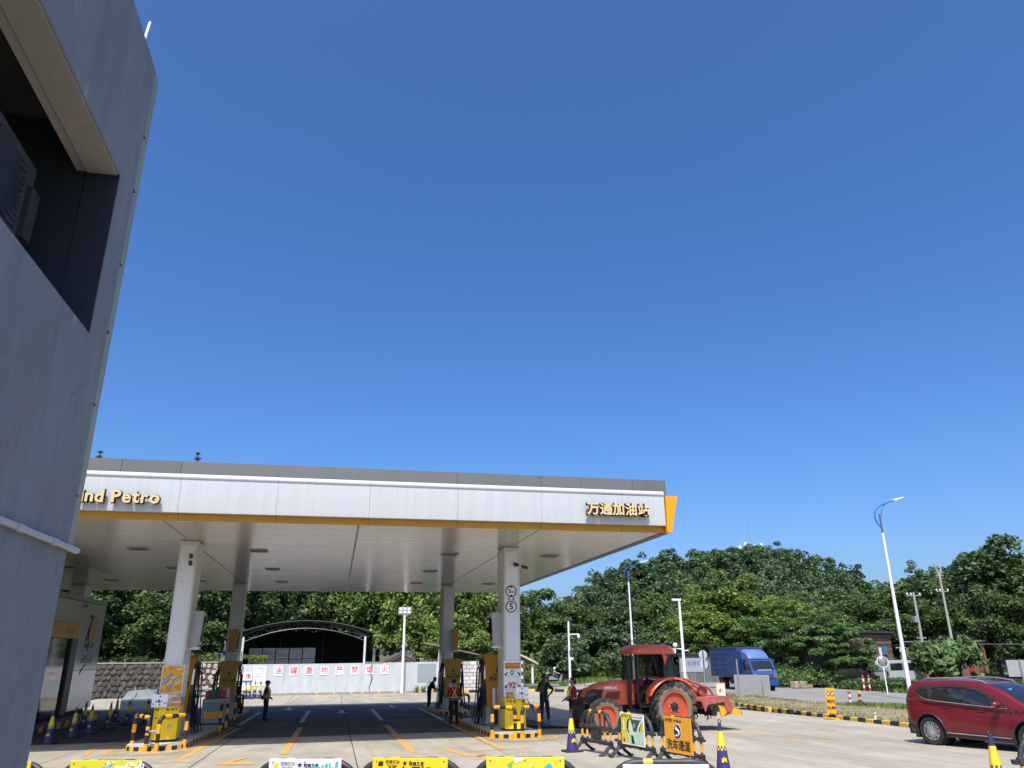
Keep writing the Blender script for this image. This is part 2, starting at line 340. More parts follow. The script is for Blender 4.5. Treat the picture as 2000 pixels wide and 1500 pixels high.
# painted markings on the apron
def mark(poly, mat, name='painted_line', dz=0.004):
    bm_ = MB(); n = len(poly)
    bm_.add([(x, y, gz(y)+dz+0.003) for x, y in poly], [tuple(range(n))])
    return bm_.build(name, mat, apron)
def line(x0, y0, x1, y1, wd, mat, dz=0.004):
    d = Vector((x1-x0, y1-y0)).normalized(); n = Vector((d.y, -d.x))*wd/2
    return mark([(x0+n.x, y0+n.y), (x1+n.x, y1+n.y), (x1-n.x, y1-n.y), (x0-n.x, y0-n.y)], mat, dz=dz)
line(2.12, 21.6, 2.12, 32.5, 0.2, M_yelw); line(2.12, 35.5, 2.15, 46.0, 0.2, M_whtw)
line(-1.15, 22.4, -1.12, 32.5, 0.2, M_yelw); line(-1.2, 35.4, -1.18, 46.0, 0.2, M_whtw)
line(4.52, 21.7, 4.55, 33.6, 0.16, M_yelw); line(4.62, 34.4, 4.75, 45.4, 0.2, M_whtw)
line(-3.62, 21.6, -3.4, 33.0, 0.18, M_yelw); line(-3.62, 34.8, -3.68, 45.0, 0.2, M_whtw)
for y in (33.6, 35.2, 39.8, 46.0):
    line(2.22, y, 4.5, y, 0.10, M_whtw); line(-3.5, y, -1.27, y, 0.10, M_whtw)
for y in (29.4,): line(2.25, y, 4.4, y, 0.05, M_whtw); line(-3.3, y, -1.3, y, 0.05, M_whtw)
line(-16, 21.6, -3.2, 21.3, 0.06, M_yelw); line(2.1, 21.2, 5.4, 21.7, 0.05, M_yelw)
def arrow(x, y, L, mat, s=1.0):      # points towards -Y
    mark([(x-0.1*s, y+L/2), (x+0.1*s, y+L/2), (x+0.1*s, y-L/2+0.9*s), (x+0.35*s, y-L/2+0.9*s), (x, y-L/2), (x-0.35*s, y-L/2+0.9*s), (x-0.1*s, y-L/2+0.9*s)], mat, 'painted_arrow')
arrow(0.52, 43.5, 3.4, M_whtw, 1.2); arrow(-2.4, 48.4, 3.0, M_whtw); arrow(3.45, 48.4, 3.0, M_whtw)
mark([(2.98, 22.4), (3.15, 22.45), (3.38, 20.95), (3.75, 20.55), (3.8, 20.15), (3.62, 20.0), (3.25, 20.5)], M_yelw, 'painted_arrow')
mark([(3.56, 20.5), (3.80, 20.45), (3.86, 19.3), (3.62, 19.4)], M_yelw, 'painted_arrow')
mark([(-2.1, 22.0), (-1.98, 21.85), (-2.25, 21.0), (-1.75, 20.7), (-1.7, 20.3), (-2.6, 20.5)], M_yelw, 'painted_arrow')
def ring(cx, y0, y1, hw, wd, mat):   # outline with rounded near end round an island
    pts = [(cx-hw, y1)]+[(cx-hw*math.cos(t), y0+hw-hw*math.sin(t)) for t in np.linspace(0, math.pi, 17)]+[(cx+hw, y1)]
    for a, c in zip(pts, pts[1:]):
        line(a[0], a[1], c[0], c[1], wd, mat, dz=0.005)
ring(5.7, 23.7, 33.5, 1.12, 0.09, M_yelw); ring(-4.8, 23.45, 33.5, 1.12, 0.09, M_yelw)
ring(5.7, 23.9, 33.5, 0.93, 0.05, M_yelw); ring(-4.8, 23.65, 33.5, 0.93, 0.05, M_yelw)
line(-6.6, 26.1, -6.3, 24.0, 0.14, M_yelw); line(-6.2, 26.1, -5.9, 24.0, 0.1, M_yelw)
line(7.4, 21.9, 8.6, 19.7, 0.16, M_yelw); line(12.0, 24.6, 14.2, 21.0, 0.12, M_yelw); line(10.6, 26.3, 13.2, 24.9, 0.12, M_yelw)
line(-4, 62.9, -3.6, 66.6, 0.14, M_yelw)
for x in (-1.0, 3.2, 4.4, 8.3, 9.4): line(x, 65.0, x+0.5, 67.6, 0.16, M_yelw)
# ================================================================ canopy
M_fasc = pm('white_fascia', (0.53, 0.55, 0.555), 0.35, 0, 0.06, 1.5, 0, 40, 0.30, (0.42, 0.43, 0.43), (7, 1, 0.35), dscale=1.6)
M_para = pm('grey_parapet', (0.125, 0.128, 0.125), 0.6, 0, 0.10, 1.2, 0, 40, 0.35, (0.085, 0.083, 0.078), (3, 1, 0.4), rnd=0.08)
M_soff = pm('soffit_white', (0.41, 0.39, 0.345), 0.19, 0, 0.05, 1.0, 0.03, 2.0, 0.35, (0.28, 0.26, 0.23), (0.25, 1, 1), island=0.06, spec=0.9, dscale=0.8)
M_colm = pm('column_white', (0.66, 0.64, 0.60), 0.3, 0, 0.05, 1.5, 0, 40, 0.3, (0.42, 0.39, 0.34))
M_colp = pm('column_panel', (0.70, 0.72, 0.76), 0.3, 0, 0.04, 1.5, 0, 40, 0.2, (0.5, 0.5, 0.5))
M_cyel = pm('canopy_yellow', rgb('#E89E06'), 0.4, 0, 0.08, 2, 0, 40, 0.2, (0.35, 0.2, 0.03))
M_gold = pm('letter_gold', rgb('#DDBF8C'), 0.4, 0, 0.05, 3)
M_ledge = pm('letter_side', rgb('#2e251a'), 0.6, 0.0, 0.1, 3)
M_dark = pm('dark_interior', (0.012, 0.012, 0.013), 0.8, 0, 0.2, 3)
M_glassd = pm('dark_glass', (0.012, 0.014, 0.017), 0.06, 0, 0.1, 2, spec=0.8)
M_navy = pm('navy_print', rgb('#241f4a'), 0.5, 0, 0.05, 3)
M_red = pm('red_print', rgb('#C2272B'), 0.5, 0, 0.08, 3)
M_prn = pm('black_print', (0.015, 0.015, 0.016), 0.5, 0, 0.05, 3)
M_card = pm('white_card', (0.80, 0.81, 0.82), 0.5, 0, 0.03, 3)
M_org = pm('orange_print', rgb('#E8A03C'), 0.5, 0, 0.06, 3)
M_sky = pm('blue_print', rgb('#4FA3D1'), 0.5, 0, 0.08, 3)

can = thing('station_canopy', 'large white flat fuel station canopy with grey parapet and yellow trim', 'canopy', (0, 22.0, 0))
LX, RX, FY, BY = -20.0, 9.88, 22.33, 47.6
def cb(): b = MB(); b.T = Matrix.Translation((0, -22.0, 0)); return b
b = cb(); b.box(LX, RX, FY+0.12, BY, 6.09, 7.05); b.build('roof_deck', M_dark, can)
b = cb(); b.box(LX, RX-0.02, FY+0.01, BY-0.02, 6.03, 6.085); b.build('soffit_backing', M_dark, can)
# soffit strips (thin aluminium planks along X, too narrow to pick apart)
b = cb(); xs = [LX, -15.4, -10.1, -4.86, 0.42, 5.82, RX-0.02]; y = FY+0.02
while y < BY-0.2:
    for a, c in zip(xs, xs[1:]):
        dz = rng.uniform(-0.0015, 0.0015); b.box(a+0.03, c-0.03, y, y+0.186, 6.0+dz, 6.025)
    y += 0.196
o = b.build('soffit_strips', M_soff, can); tag(o, kind='stuff')
for x in xs[1:-1]:
    b = cb(); b.box(x-0.022, x+0.022, FY+0.02, BY-0.05, 5.994, 6.02); b.build('soffit_bead', M_gry, can)
# fascia panels with bull-nose top
prof = [(22.30, 6.2), (22.15, 6.2), (22.145, 6.23), (22.15, 7.12), (22.125, 7.15), (22.115, 7.19), (22.13, 7.24), (22.17, 7.28), (22.25, 7.30), (22.40, 7.30), (22.40, 6.25)]
def panels(xs, prof, name, mat, gap=0.0035, sm=True, par=can):
    out = []
    for a, c in zip(xs, xs[1:]):
        b = cb(); b.prism([(p[0]+0, p[1]) for p in prof], a+gap, c-gap, 'x'); out.append(b.build(name, mat, par, sm=sm, ang=35))
    return out
fx = [LX]+[0.69+2.59*k for k in range(-7, 4)]+[RX]
panels(fx, prof, 'fascia_panel', M_fasc)
M_ctrim = pm('shade_trim_yellow', rgb('#BE870F'), 0.45, 0, 0.08, 2, 0, 40, 0.2, (0.25, 0.15, 0.03))  # darker copy of canopy_yellow; the band's shade is painted into the colour
panels(fx, [(22.33, 6.0), (22.33, 6.26), (22.39, 6.26), (22.39, 6.0)], 'trim_panel', M_ctrim, 0.005, False)
gx = [LX]+[x for x in (-17.5, -14.8, -12.2, -9.5, -6.2, -4.63, -1.98, 0.68, 3.3, 5.96, 7.28, 9.0)]+[RX+0.27]
panels(gx, [(22.52, 7.05), (22.55, 7.73), (22.62, 7.73), (22.62, 7.05)], 'parapet_panel', M_para, 0.006, False)
# yellow sloping end fascia along the right side, built of panels
ys = [22.13]+[22.13+2.55*k for k in range(1, 10)]+[BY+0.1]
for i, (a, c) in enumerate(zip(ys, ys[1:])):
    b = cb(); b.prism([(9.90, 6.0), (10.06, 6.0), (10.34, 7.14), (9.93, 7.14)], a+(0.003 if i else 0), c-0.003, 'y'); b.build('end_fascia_panel', M_cyel, can)
b = cb(); b.box(9.76, 10.05, 22.45, BY, 5.985, 6.0); b.build('end_bead', M_dgry, can)
ys = [22.63]+[22.63+2.6*k for k in range(1, 10)]+[BY]
for a, c in zip(ys, ys[1:]):
    b = cb(); b.box(10.05, 10.15, a+.004, c-.004, 7.145, 7.73); b.build('parapet_panel', M_para, can)
b = cb(); b.box(LX, RX, BY+0.01, BY+0.08, 6.0, 7.6); b.build('rear_fascia', M_fasc, can)
b = cb(); b.box(LX-0.1, LX-0.02, FY, BY, 6.0, 7.6); b.build('left_fascia', M_fasc, can)
b = cb(); b.box(LX, RX, FY+0.3, BY-0.05, 7.06, 7.10); b.build('roof_sheet', M_gry, can)
# recessed lights
lt0 = None
for x in (-14.8, -10.9, -6.9, -2.9, 3.95, 7.85):
    for y in (28.6, 35.0, 41.3):
        if lt0 is None:
            bb = MB()
            for (p, q, r, s) in ((-0.3, 0.3, -0.3, -0.26), (-0.3, 0.3, 0.26, 0.3), (-0.3, -0.26, -0.26, 0.26), (0.26, 0.3, -0.26, 0.26)): bb.box(p, q, r, s, -0.035, 0.0)
            lt0 = bb.build('ceiling_light', M_gry, can); l2 = MB(); l2.box(-0.258, 0.258, -0.258, 0.258, -0.02, -0.004).build('lamp_lens', M_dgry, lt0); o = lt0
        else: o = copy_tree(lt0); o.parent = can
        o.location = (x, y-22, 5.995)
# raised sign letters
def two_tone(me):
    me.materials.clear(); me.materials.append(M_gold); me.materials.append(M_ledge)
    for p in me.polygons: p.material_index = 0 if abs(p.normal.z) > 0.7 else 1
def outline(ch, size, loc, wd=None):
    me = text_mesh(ch, size, 0.045, 0.022 if wd is None else 0.024, 'CENTER' if wd is None else 'LEFT'); me.materials.clear(); me.materials.append(M_ledge); me.name = 'letter_trim'
    if wd is not None:
        xv = [v.co.x for v in me.vertices]; yv = [v.co.y for v in me.vertices]; cx, mn = (min(xv)+max(xv))/2, min(yv)
        for v in me.vertices: v.co.x -= cx; v.co.y -= mn+0.012
    link('letter_trim', me, can, (loc[0], 22.01-22.0, loc[2]), (math.pi/2, 0, 0))
x = -4.94
for ch in reversed('Kind Petro'):
    if ch == ' ': x -= 0.16; continue
    me = text_mesh(ch, 0.475, 0.05, 0.012, 'LEFT'); two_tone(me); me.name = 'sign_letter'
    xsv = [v.co.x for v in me.vertices]; ysv = [v.co.y for v in me.vertices]; wd = max(xsv)-min(xsv)
    base = min(ysv)
    for v in me.vertices: v.co.x -= min(xsv); v.co.y -= base
    link('sign_letter', me, can, (x-wd, 21.955-22.0, 6.385 if ch not in 'edo' else 6.378), (math.pi/2, 0, 0)); outline(ch, 0.475, (x-wd/2, 0, 6.385), wd); x -= wd+0.035
    if ch == 'i': x -= 0.01
for k, ch in enumerate('万通加油站'):
    me = text_mesh(ch, 0.40, 0.05, 0.011, 'CENTER'); two_tone(me); me.name = 'sign_letter'
    link('sign_letter', me, can, (7.43+0.41*k, 21.955-22.0, 6.60), (math.pi/2, 0, 0)); outline(ch, 0.40, (7.43+0.41*k, 0, 6.60))
# stand-off pins
# columns
def column(xc, yf, w, d, base, full=True):
    b = cb(); b.bbox(xc-w/2, xc+w/2, yf, yf+d, base-0.02, 5.99, 0.03); c = b.build('column', M_colm, can, sm=True)
    zz = [1.25, 3.2, 4.72, 5.85] if full else [2.5, 4.2, 5.85]
    for a, q in zip(zz, zz[1:]):
        b = cb(); b.bbox(xc-w/2+0.07, xc+w/2-0.07, yf-0.008, yf+0.02, a+0.008, q-0.008, 0.004); b.build('cladding_panel', M_colp, c)
    for s in (-1, 1):
        for a, q in zip(zz, zz[1:]):
            b = cb(); b.bbox(xc+s*(w/2-0.01)-(0.018), xc+s*(w/2-0.01)+0.018, yf+0.1, yf+d-0.1, a+0.008, q-0.008, 0.004); b.build('side_panel', M_colm, c)
    return c
column(5.83, 26.3, 0.56, 1.15, -0.03); column(-4.83, 26.3, 0.56, 1.15, -0.03)
column(5.82, 42.2, 0.62, 1.15, -0.33, False); column(-5.08, 42.2, 0.62, 1.15, -0.33, False); column(-13.15, 43.8, 0.7, 1.15, -0.36, False)
column(-13.6, 26.3, 0.56, 1.15, -0.03)

# signs on the right front column
def disc_sign(label, z, body, sz, extra=None):
    t = thing('round_sign', label, 'sign', (5.79, 26.28, z))
    b = MB(); b.lathe([(0.185, 0), (0.19, -0.006), (0.19, -0.012)], 28, 'y'); b.build('sign_plate', M_card, t)
    b = MB(); pts = [(0.175*math.cos(a), -0.014, 0.175*math.sin(a)) for a in np.linspace(0, 2*math.pi, 33)[:-1]]; b.tube(pts, 0.017, 6, closed=True); b.build('sign_ring', M_prn if extra is None else pm('dark_red_print', rgb('#5a2020'), .5), t)
    if extra: 
        for s in (1, -1): MB().prism([(-0.07, s*0.165), (0.07, s*0.165), (0, s*0.105)], -0.016, -0.013, 'y').build('triangle_mark', M_prn, t)
        text('number', '5', 0.19, M_prn, t, (-0.055, -0.015, 0), offset=0.006); text('number', '.5m', 0.10, M_prn, t, (0.06, -0.015, -0.02), offset=0.003)
    else: text('number', body, sz, M_prn, t, (0, -0.015, 0), offset=0.008)
disc_sign('round 5.5 m height limit sign on the right front column', 4.48, '5.5', 0.2, True)
disc_sign('round speed limit 5 sign on the right front column', 3.97, '5', 0.30)
t = thing('small_lettering', 'small dark speed limit lettering between the two round signs', 'lettering', (5.79, 26.286, 4.225))
text('lettering_text', '限  速', 0.10, M_prn, t, (0, 0, 0))
t = thing('fuel_guide_board', 'white board with orange header reading 0 and 92 with arrows', 'sign', (5.81, 26.24, 1.09))
MB().bbox(-0.30, 0.30, 0, 0.03, 0, 1.12, 0.008).build('board', M_card, t); MB().box(-0.27, 0.27, -0.004, 0, 0.88, 1.08).build('header', M_org, t)
text('header_text', '■ 冠德石油  ★冠德五星', 0.05, M_prn, t, (0, -0.006, 1.035)); text('header_text', '请按所需油品进入加油位', 0.047, M_prn, t, (0, -0.006, 0.965)); text('header_text', '欢迎光临万通加油站加油', 0.045, M_prn, t, (0, -0.006, 0.915))
text('number', '0', 0.24, M_prn, t, (-0.02, -0.004, 0.76), offset=0.004); text('number', '#', 0.08, M_prn, t, (0.08, -0.004, 0.83)); text('number', '92', 0.24, M_red, t, (-0.02, -0.004, 0.37), offset=0.008); text('number', '#', 0.08, M_red, t, (0.12, -0.004, 0.44))
for z in (0.64, 0.25): MB().box(-0.29, 0.29, -0.003, 0, z-0.006, z+0.006).build('rule', M_gry, t)
for z in (0.68, 0.29):
    for s in (-1, 1):
        MB().prism([(s*0.27, z), (s*0.27, z+0.09), (s*0.235, z+0.06), (s*0.18, z+0.12), (s*0.155, z+0.095), (s*0.21, z+0.04), (s*0.18, z)], -0.005, -0.001, 'y').build('arrow_mark', M_prn, t)
# yellow base boxes round the front columns and cards on them
M_byel = pm('box_yellow', rgb('#F2CF1D'), 0.4, 0, 0.08, 2, 0, 40, 0.25, (0.4, 0.3, 0.05))
def base_box(xc, label, mir):
    t = thing('yellow_column_box', label, 'box', (xc, 25.5, 0.16))
    h = 0.93; w = 0.34
    b = MB(); b.prism([(-w, 0.75), (-w, 0.22), (-w+0.10*0 if mir < 0 else -w, 0.10), (mir*0.10-0.07, -0.06), (mir*0.10+0.07, -0.06), (w, 0.10), (w, 0.75)], 0.05, h, 'z'); b.build('casing', M_byel, t)
    b = MB(); b.prism([(-w+.02, 0.74), (-w+.02, 0.12), (mir*0.10, -0.02), (w-.02, 0.12), (w-.02, 0.74)], 0.0, 0.052, 'z'); b.build('plinth', M_blk, t)
    MB().box(-w-0.004, w+0.004, 0.105, 0.75, 0.775, 0.785).build('seam', M_dgry, t)
    # lettering on the two oblique faces
    for s, body in ((-1, '0 92 95'), (1, '92 95 0')):
        x0, x1 = (-w, mir*0.10-0.07) if s < 0 else (mir*0.10+0.07, w)
        ang = math.atan2(0.10+0.06, x1-x0)*(1 if s > 0 else -1)
        cx = (x0+x1)/2; cy = 0.02
        text('lettering_text', body, min(0.10, 0.33*(x1-x0)), M_prn, t, (cx, cy-0.008, 0.85), (math.pi/2, 0, ang), offset=0.002)
        text('lettering_text', '油品柜', min(0.09, 0.25*(x1-x0)), M_prn, t, (cx, cy-0.008, 0.62), (math.pi/2, 0, ang))
        text('lettering_text', '①', min(0.16, 0.4*(x1-x0)), M_sky, t, (cx, cy-0.008, 0.38), (math.pi/2, 0, ang))
    return t
base_box(5.75, 'yellow fuel box cladding the foot of the right front column', 1); base_box(-4.72, 'yellow fuel box cladding the foot of the left front column', -1)
def drop_card(loc, rz, label):
    t = thing('water_drop_card', label, 'card', loc, rz)
    MB().box(-0.21, 0.21, 0, 0.012, 0, 0.34).build('card', M_card, t)
    for (x, z, s, m) in ((0, 0.28, 0.035, M_navy), (-0.02, 0.15, 0.055, M_navy), (-0.09, 0.14, 0.045, M_sky), (0.05, 0.14, 0.04, M_sky), (0.01, 0.06, 0.045, M_sky), (-0.16, 0.07, 0.04, M_sky), (0.11, 0.10, 0.022, M_sky), (0.16, 0.10, 0.04, M_sky), (-0.07, 0.04, 0.02, M_org)):
        pts = [(x+s*0.62*math.cos(a), z+s*0.62*math.sin(a)) for a in np.linspace(-math.pi*1.15, math.pi*0.15, 10)]+[(x, z+s*1.3)]
        MB().prism(pts, -0.003, -0.0005, 'y').build('drop_print', m, t)
    return t
drop_card((5.93, 25.36, 1.10), 0.05, 'white card with blue drops standing on the right yellow box'); drop_card((-4.90, 25.36, 1.09), 0.0, 'white card with blue drops standing on the left yellow box')
t = thing('kraft_carton', 'small brown carton on the right yellow box', 'box', (5.58, 25.5, 1.09)); MB().bbox(-0.1, 0.1, 0, 0.2, 0, 0.2, 0.008).build('carton', pm('kraft', rgb('#B98A55'), 0.8), t); MB().box(-0.1, 0.1, -0.002, 0.2, 0.09, 0.11).build('tape', M_org, t)
t = thing('kraft_carton', 'pinkish brown carton on the left yellow box', 'box', (-4.48, 25.52, 1.09)); MB().bbox(-0.13, 0.13, 0, 0.2, 0, 0.24, 0.008).build('carton', pm('pink_carton', rgb('#B98468'), 0.8), t); MB().box(-0.131, 0.131, -0.002, 0.2, 0.11, 0.13).build('tape', M_card, t)
# poster board on the left column
t = thing('poster_board', 'orange advertising poster on the left front column', 'poster', (-4.80, 26.24, 1.42))
MB().bbox(-0.32, 0.32, 0, 0.03, 0, 0.80, 0.006).build('frame', M_card, t)
def poster_mat(name, cols, sc=6):
    m = bpy.data.materials.new(name); m.use_nodes = True; T = m.node_tree; N = T.nodes; L = T.links
    tc = N.new('ShaderNodeTexCoord'); v = N.new('ShaderNodeTexVoronoi'); v.inputs['Scale'].default_value = sc; v.distance = 'CHEBYCHEV'; v.inputs['Randomness'].default_value = 1
    mp = N.new('ShaderNodeMapping'); mp.inputs['Rotation'].default_value = (0, 0.6, 0); L.new(tc.outputs['Object'], mp.inputs[0]); L.new(mp.outputs[0], v.inputs['Vector'])
    r = N.new('ShaderNodeValToRGB'); r.color_ramp.interpolation = 'CONSTANT'; sp = N.new('ShaderNodeSeparateColor'); L.new(v.outputs['Color'], sp.inputs[0]); L.new(sp.outputs[0], r.inputs[0])
    e = r.color_ramp.elements
    while len(e) < len(cols): e.new(0.5)
    for i, c in enumerate(cols): e[i].position = i/len(cols); e[i].color = (*c, 1)
    b_ = N['Principled BSDF']; b_.inputs['Roughness'].default_value = 0.5; L.new(r.outputs[0], b_.inputs['Base Color']); return m
MB().box(-0.30, 0.30, -0.004, 0.0, 0.02, 0.78).build('poster_print', poster_mat('orange_poster', [rgb('#E5A72C'), rgb('#D98C2B'), rgb('#E8B43A'), rgb('#E09A30'), rgb('#DFAE3E')], 9), t)
for (x, z, l, r_, m) in ((-0.13, 0.45, 0.3, 0.6, M_sky), (0.12, 0.42, 0.26, 0.55, M_sky), (-0.2, 0.3, 0.2, 0.55, M_sky), (0.0, 0.2, 0.12, 1.2, M_sky), (0.16, 0.28, 0.12, 0.2, M_card), (0.17, 0.68, 0.14, 0.0, M_card), (-0.03, 0.33, 0.3, 0.9, M_card)):
    bb = MB(); bb.T = Matrix.Translation((x, 0, z)) @ Matrix.Rotation(-r_, 4, 'Y'); bb.box(-l/2, l/2, -0.008, -0.0045, -0.03 if m is not M_card else -0.012, 0.03 if m is not M_card else 0.012); bb.build('print_shape', m, t)
# cameras on columns
def cctv(loc, rz, label):
    t = thing('security_camera', label, 'camera', loc, rz, 'cameras on the columns')
    MB().cyl((0, 0.10, 0), (0, -0.02, 0), 0.03).build('mount', M_wht, t); b = MB(); b.T = Matrix.Rotation(0.35, 4, 'X'); b.bbox(-0.05, 0.05, -0.22, 0.02, 0.0, 0.10, 0.015).build('housing', M_blkp, t); MB().sphere((0, -0.03, -0.03), 0.05, 10, 6).build('joint', M_gry, t)
cctv((-4.73, 26.2, 5.47), 0.3, 'upper of two small cameras on the left front column'); cctv((-4.72, 26.2, 5.25), 0.3, 'lower of two small cameras on the left front column')
cctv((5.90, 26.2, 5.36), 0.4, 'small camera on the front of the right front column'); cctv((6.20, 26.4, 5.30), 1.3, 'small camera on the right side of the right front column')

# ================================================================ islands
M_isl = pm('island_top', (0.52, 0.50, 0.46), 0.7, 0, 0.12, 2, 0.1, 30, 0.4, (0.25, 0.22, 0.18))
def island(xc, y0, y1, hw, label):
    z = gz((y0+y1)/2)-0.05; H = 0.27
    t = thing('pump_island', label, 'pump island', (xc, y0, z), rot=(SLOPE, 0, 0)); r = hw; L = y1-y0
    arc = [(-r*math.cos(a), r*0.75-r*0.75*math.sin(a)) for a in np.linspace(0, math.pi, 15)]
    out = arc+[(r, L)]+[(-r, L)]
    b = MB(); b.prism([(x*0.985, y+0.012) for x, y in out], -0.05, H-0.01, 'z'); b.build('island_core', M_isl, t)
    b = MB(); b.prism(out, H-0.03, H+0.012, 'z'); b.build('island_top', M_isl, t)
    path = [Vector((-r, L*0.9))]+[Vector(p) for p in arc]+[Vector((r, L*0.9))]
    fine = [path[0].lerp(path[1], k/24) for k in range(24)]+path[1:-1]+[path[-2].lerp(path[-1], k/24) for k in range(1, 25)]
    for i, (a, c) in enumerate(zip(fine, fine[1:])):
        d = (c-a).normalized(); n = Vector((d.y, -d.x)); m = (a+c)/2
        if n.dot(m-Vector((0, L/2))) < 0: n = -n
        b = MB(); b.prism([(a.x, a.y), (c.x, c.y), (c.x+n.x*0.02, c.y+n.y*0.02), (a.x+n.x*0.02, a.y+n.y*0.02)], 0, H-0.032, 'z'); b.build('kerb_stripe', M_yel if i % 2 else M_blk, t)
    return t
island(5.72, 24.85, 33.0, 0.78, 'right front pump island with black and yellow striped edge'); island(-4.80, 24.65, 33.0, 0.78, 'left front pump island with black and yellow striped edge')
island(5.72, 38.6, 46.0, 0.72, 'right rear pump island by the two attendants'); island(-5.05, 38.6, 46.0, 0.72, 'left rear pump island behind the service cart')

# striped U rails
def urail(p0, p1, h, label, r=0.057, group='striped guard rails', thin=False):
    a = Vector((*p0, 0)); c = Vector((*p1, 0)); mid = (a+c)/2; z0 = gz(mid.y)
    t = thing('guard_rail', label, 'guard rail', (a.x, a.y, z0), group=group)
    d = c-a; L = d.length; u = d/L; rad = min(0.14, L*0.3); pts = [Vector((0, 0, 0))]
    path = [Vector((0, 0, z)) for z in np.linspace(0, h-rad, 22)]
    path += [u*(rad-rad*math.cos(q))+Vector((0, 0, h-rad+rad*math.sin(q))) for q in np.linspace(0, math.pi/2, 7)[1:]]
    path += [u*(rad+(L-2*rad)*k/8)+Vector((0, 0, h)) for k in range(1, 9)]
    path += [u*(L-rad+rad*math.sin(q))+Vector((0, 0, h-rad+rad*math.cos(q))) for q in np.linspace(0, math.pi/2, 7)[1:]]
    path += [u*L+Vector((0, 0, z)) for z in np.linspace(h-rad, 0, 22)[1:]]
    # resample into stripes by arc length
    ls = [0]
    for q, w_ in zip(path, path[1:]): ls.append(ls[-1]+(w_-q).length)
    tot = ls[-1]; n = round(tot/0.24)|1; 
    def at(s):
        for i in range(len(ls)-1):
            if ls[i+1] >= s-1e-9: return path[i].lerp(path[i+1], (s-ls[i])/max(1e-9, ls[i+1]-ls[i]))
        return path[-1]
    for k in range(n):
        s0, s1 = tot*k/n, tot*(k+1)/n
        MB().tube([at(s0+(s1-s0)*q/6) for q in range(7)], r, 12).build('stripe', M_yel if k % 2 == 0 else M_blk, t, sm=True)
    for q in (Vector((0, 0, 0)), u*L): MB().lathe([(r*1.9, 0), (r*1.9, 0.012), (r*1.05, 0.02)], 14, 'z', q).build('foot_plate', M_yel, t)
    return t
urail((4.93, 25.25), (5.53, 24.66), 0.88, 'left U-shaped striped rail before the right front column'); urail((5.74, 24.60), (6.40, 25.08), 0.88, 'right U-shaped striped rail before the right front column')
urail((-5.50, 25.45), (-4.92, 24.42), 0.88, 'left U-shaped striped rail before the left front column'); urail((-4.62, 24.32), (-4.04, 25.1), 0.88, 'right U-shaped striped rail before the left front column')
urail((-3.95, 31.6), (-3.95, 33.4), 0.92, 'thin striped rail beside the service cart'); urail((-4.3, 39.2), (-4.25, 41.6), 0.95, 'dark rail beside the left rear pump')
urail((4.95, 33.6), (4.95, 31.6), 0.95, 'thin striped rail between the right pumps'); urail((5.3, 37.4), (6.2, 37.4), 0.9, 'striped rail before the right rear pump'); urail((6.75, 28.6), (6.75, 31.0), 0.85, 'striped rail right of the right front pump')
for (p, q, lb) in (((5.53, 24.66), (5.74, 24.60), 'black clamp joining the two rails at the right front column'), ((-4.92, 24.42), (-4.62, 24.32), 'pale clamp joining the two rails at the left front column')):
    t = thing('rail_clamp', lb, 'clamp', (p[0], p[1], gz(24.6)+0.52)); MB().bbox(0.0, q[0]-p[0], -0.04, 0.04, -0.025, 0.025, 0.01).build('clamp_bar', M_blk if p[0] > 0 else M_gry, t); MB().lathe([(0.06, -0.04), (0.06, 0.04)], 14, 'z').build('collar', M_blk, t)

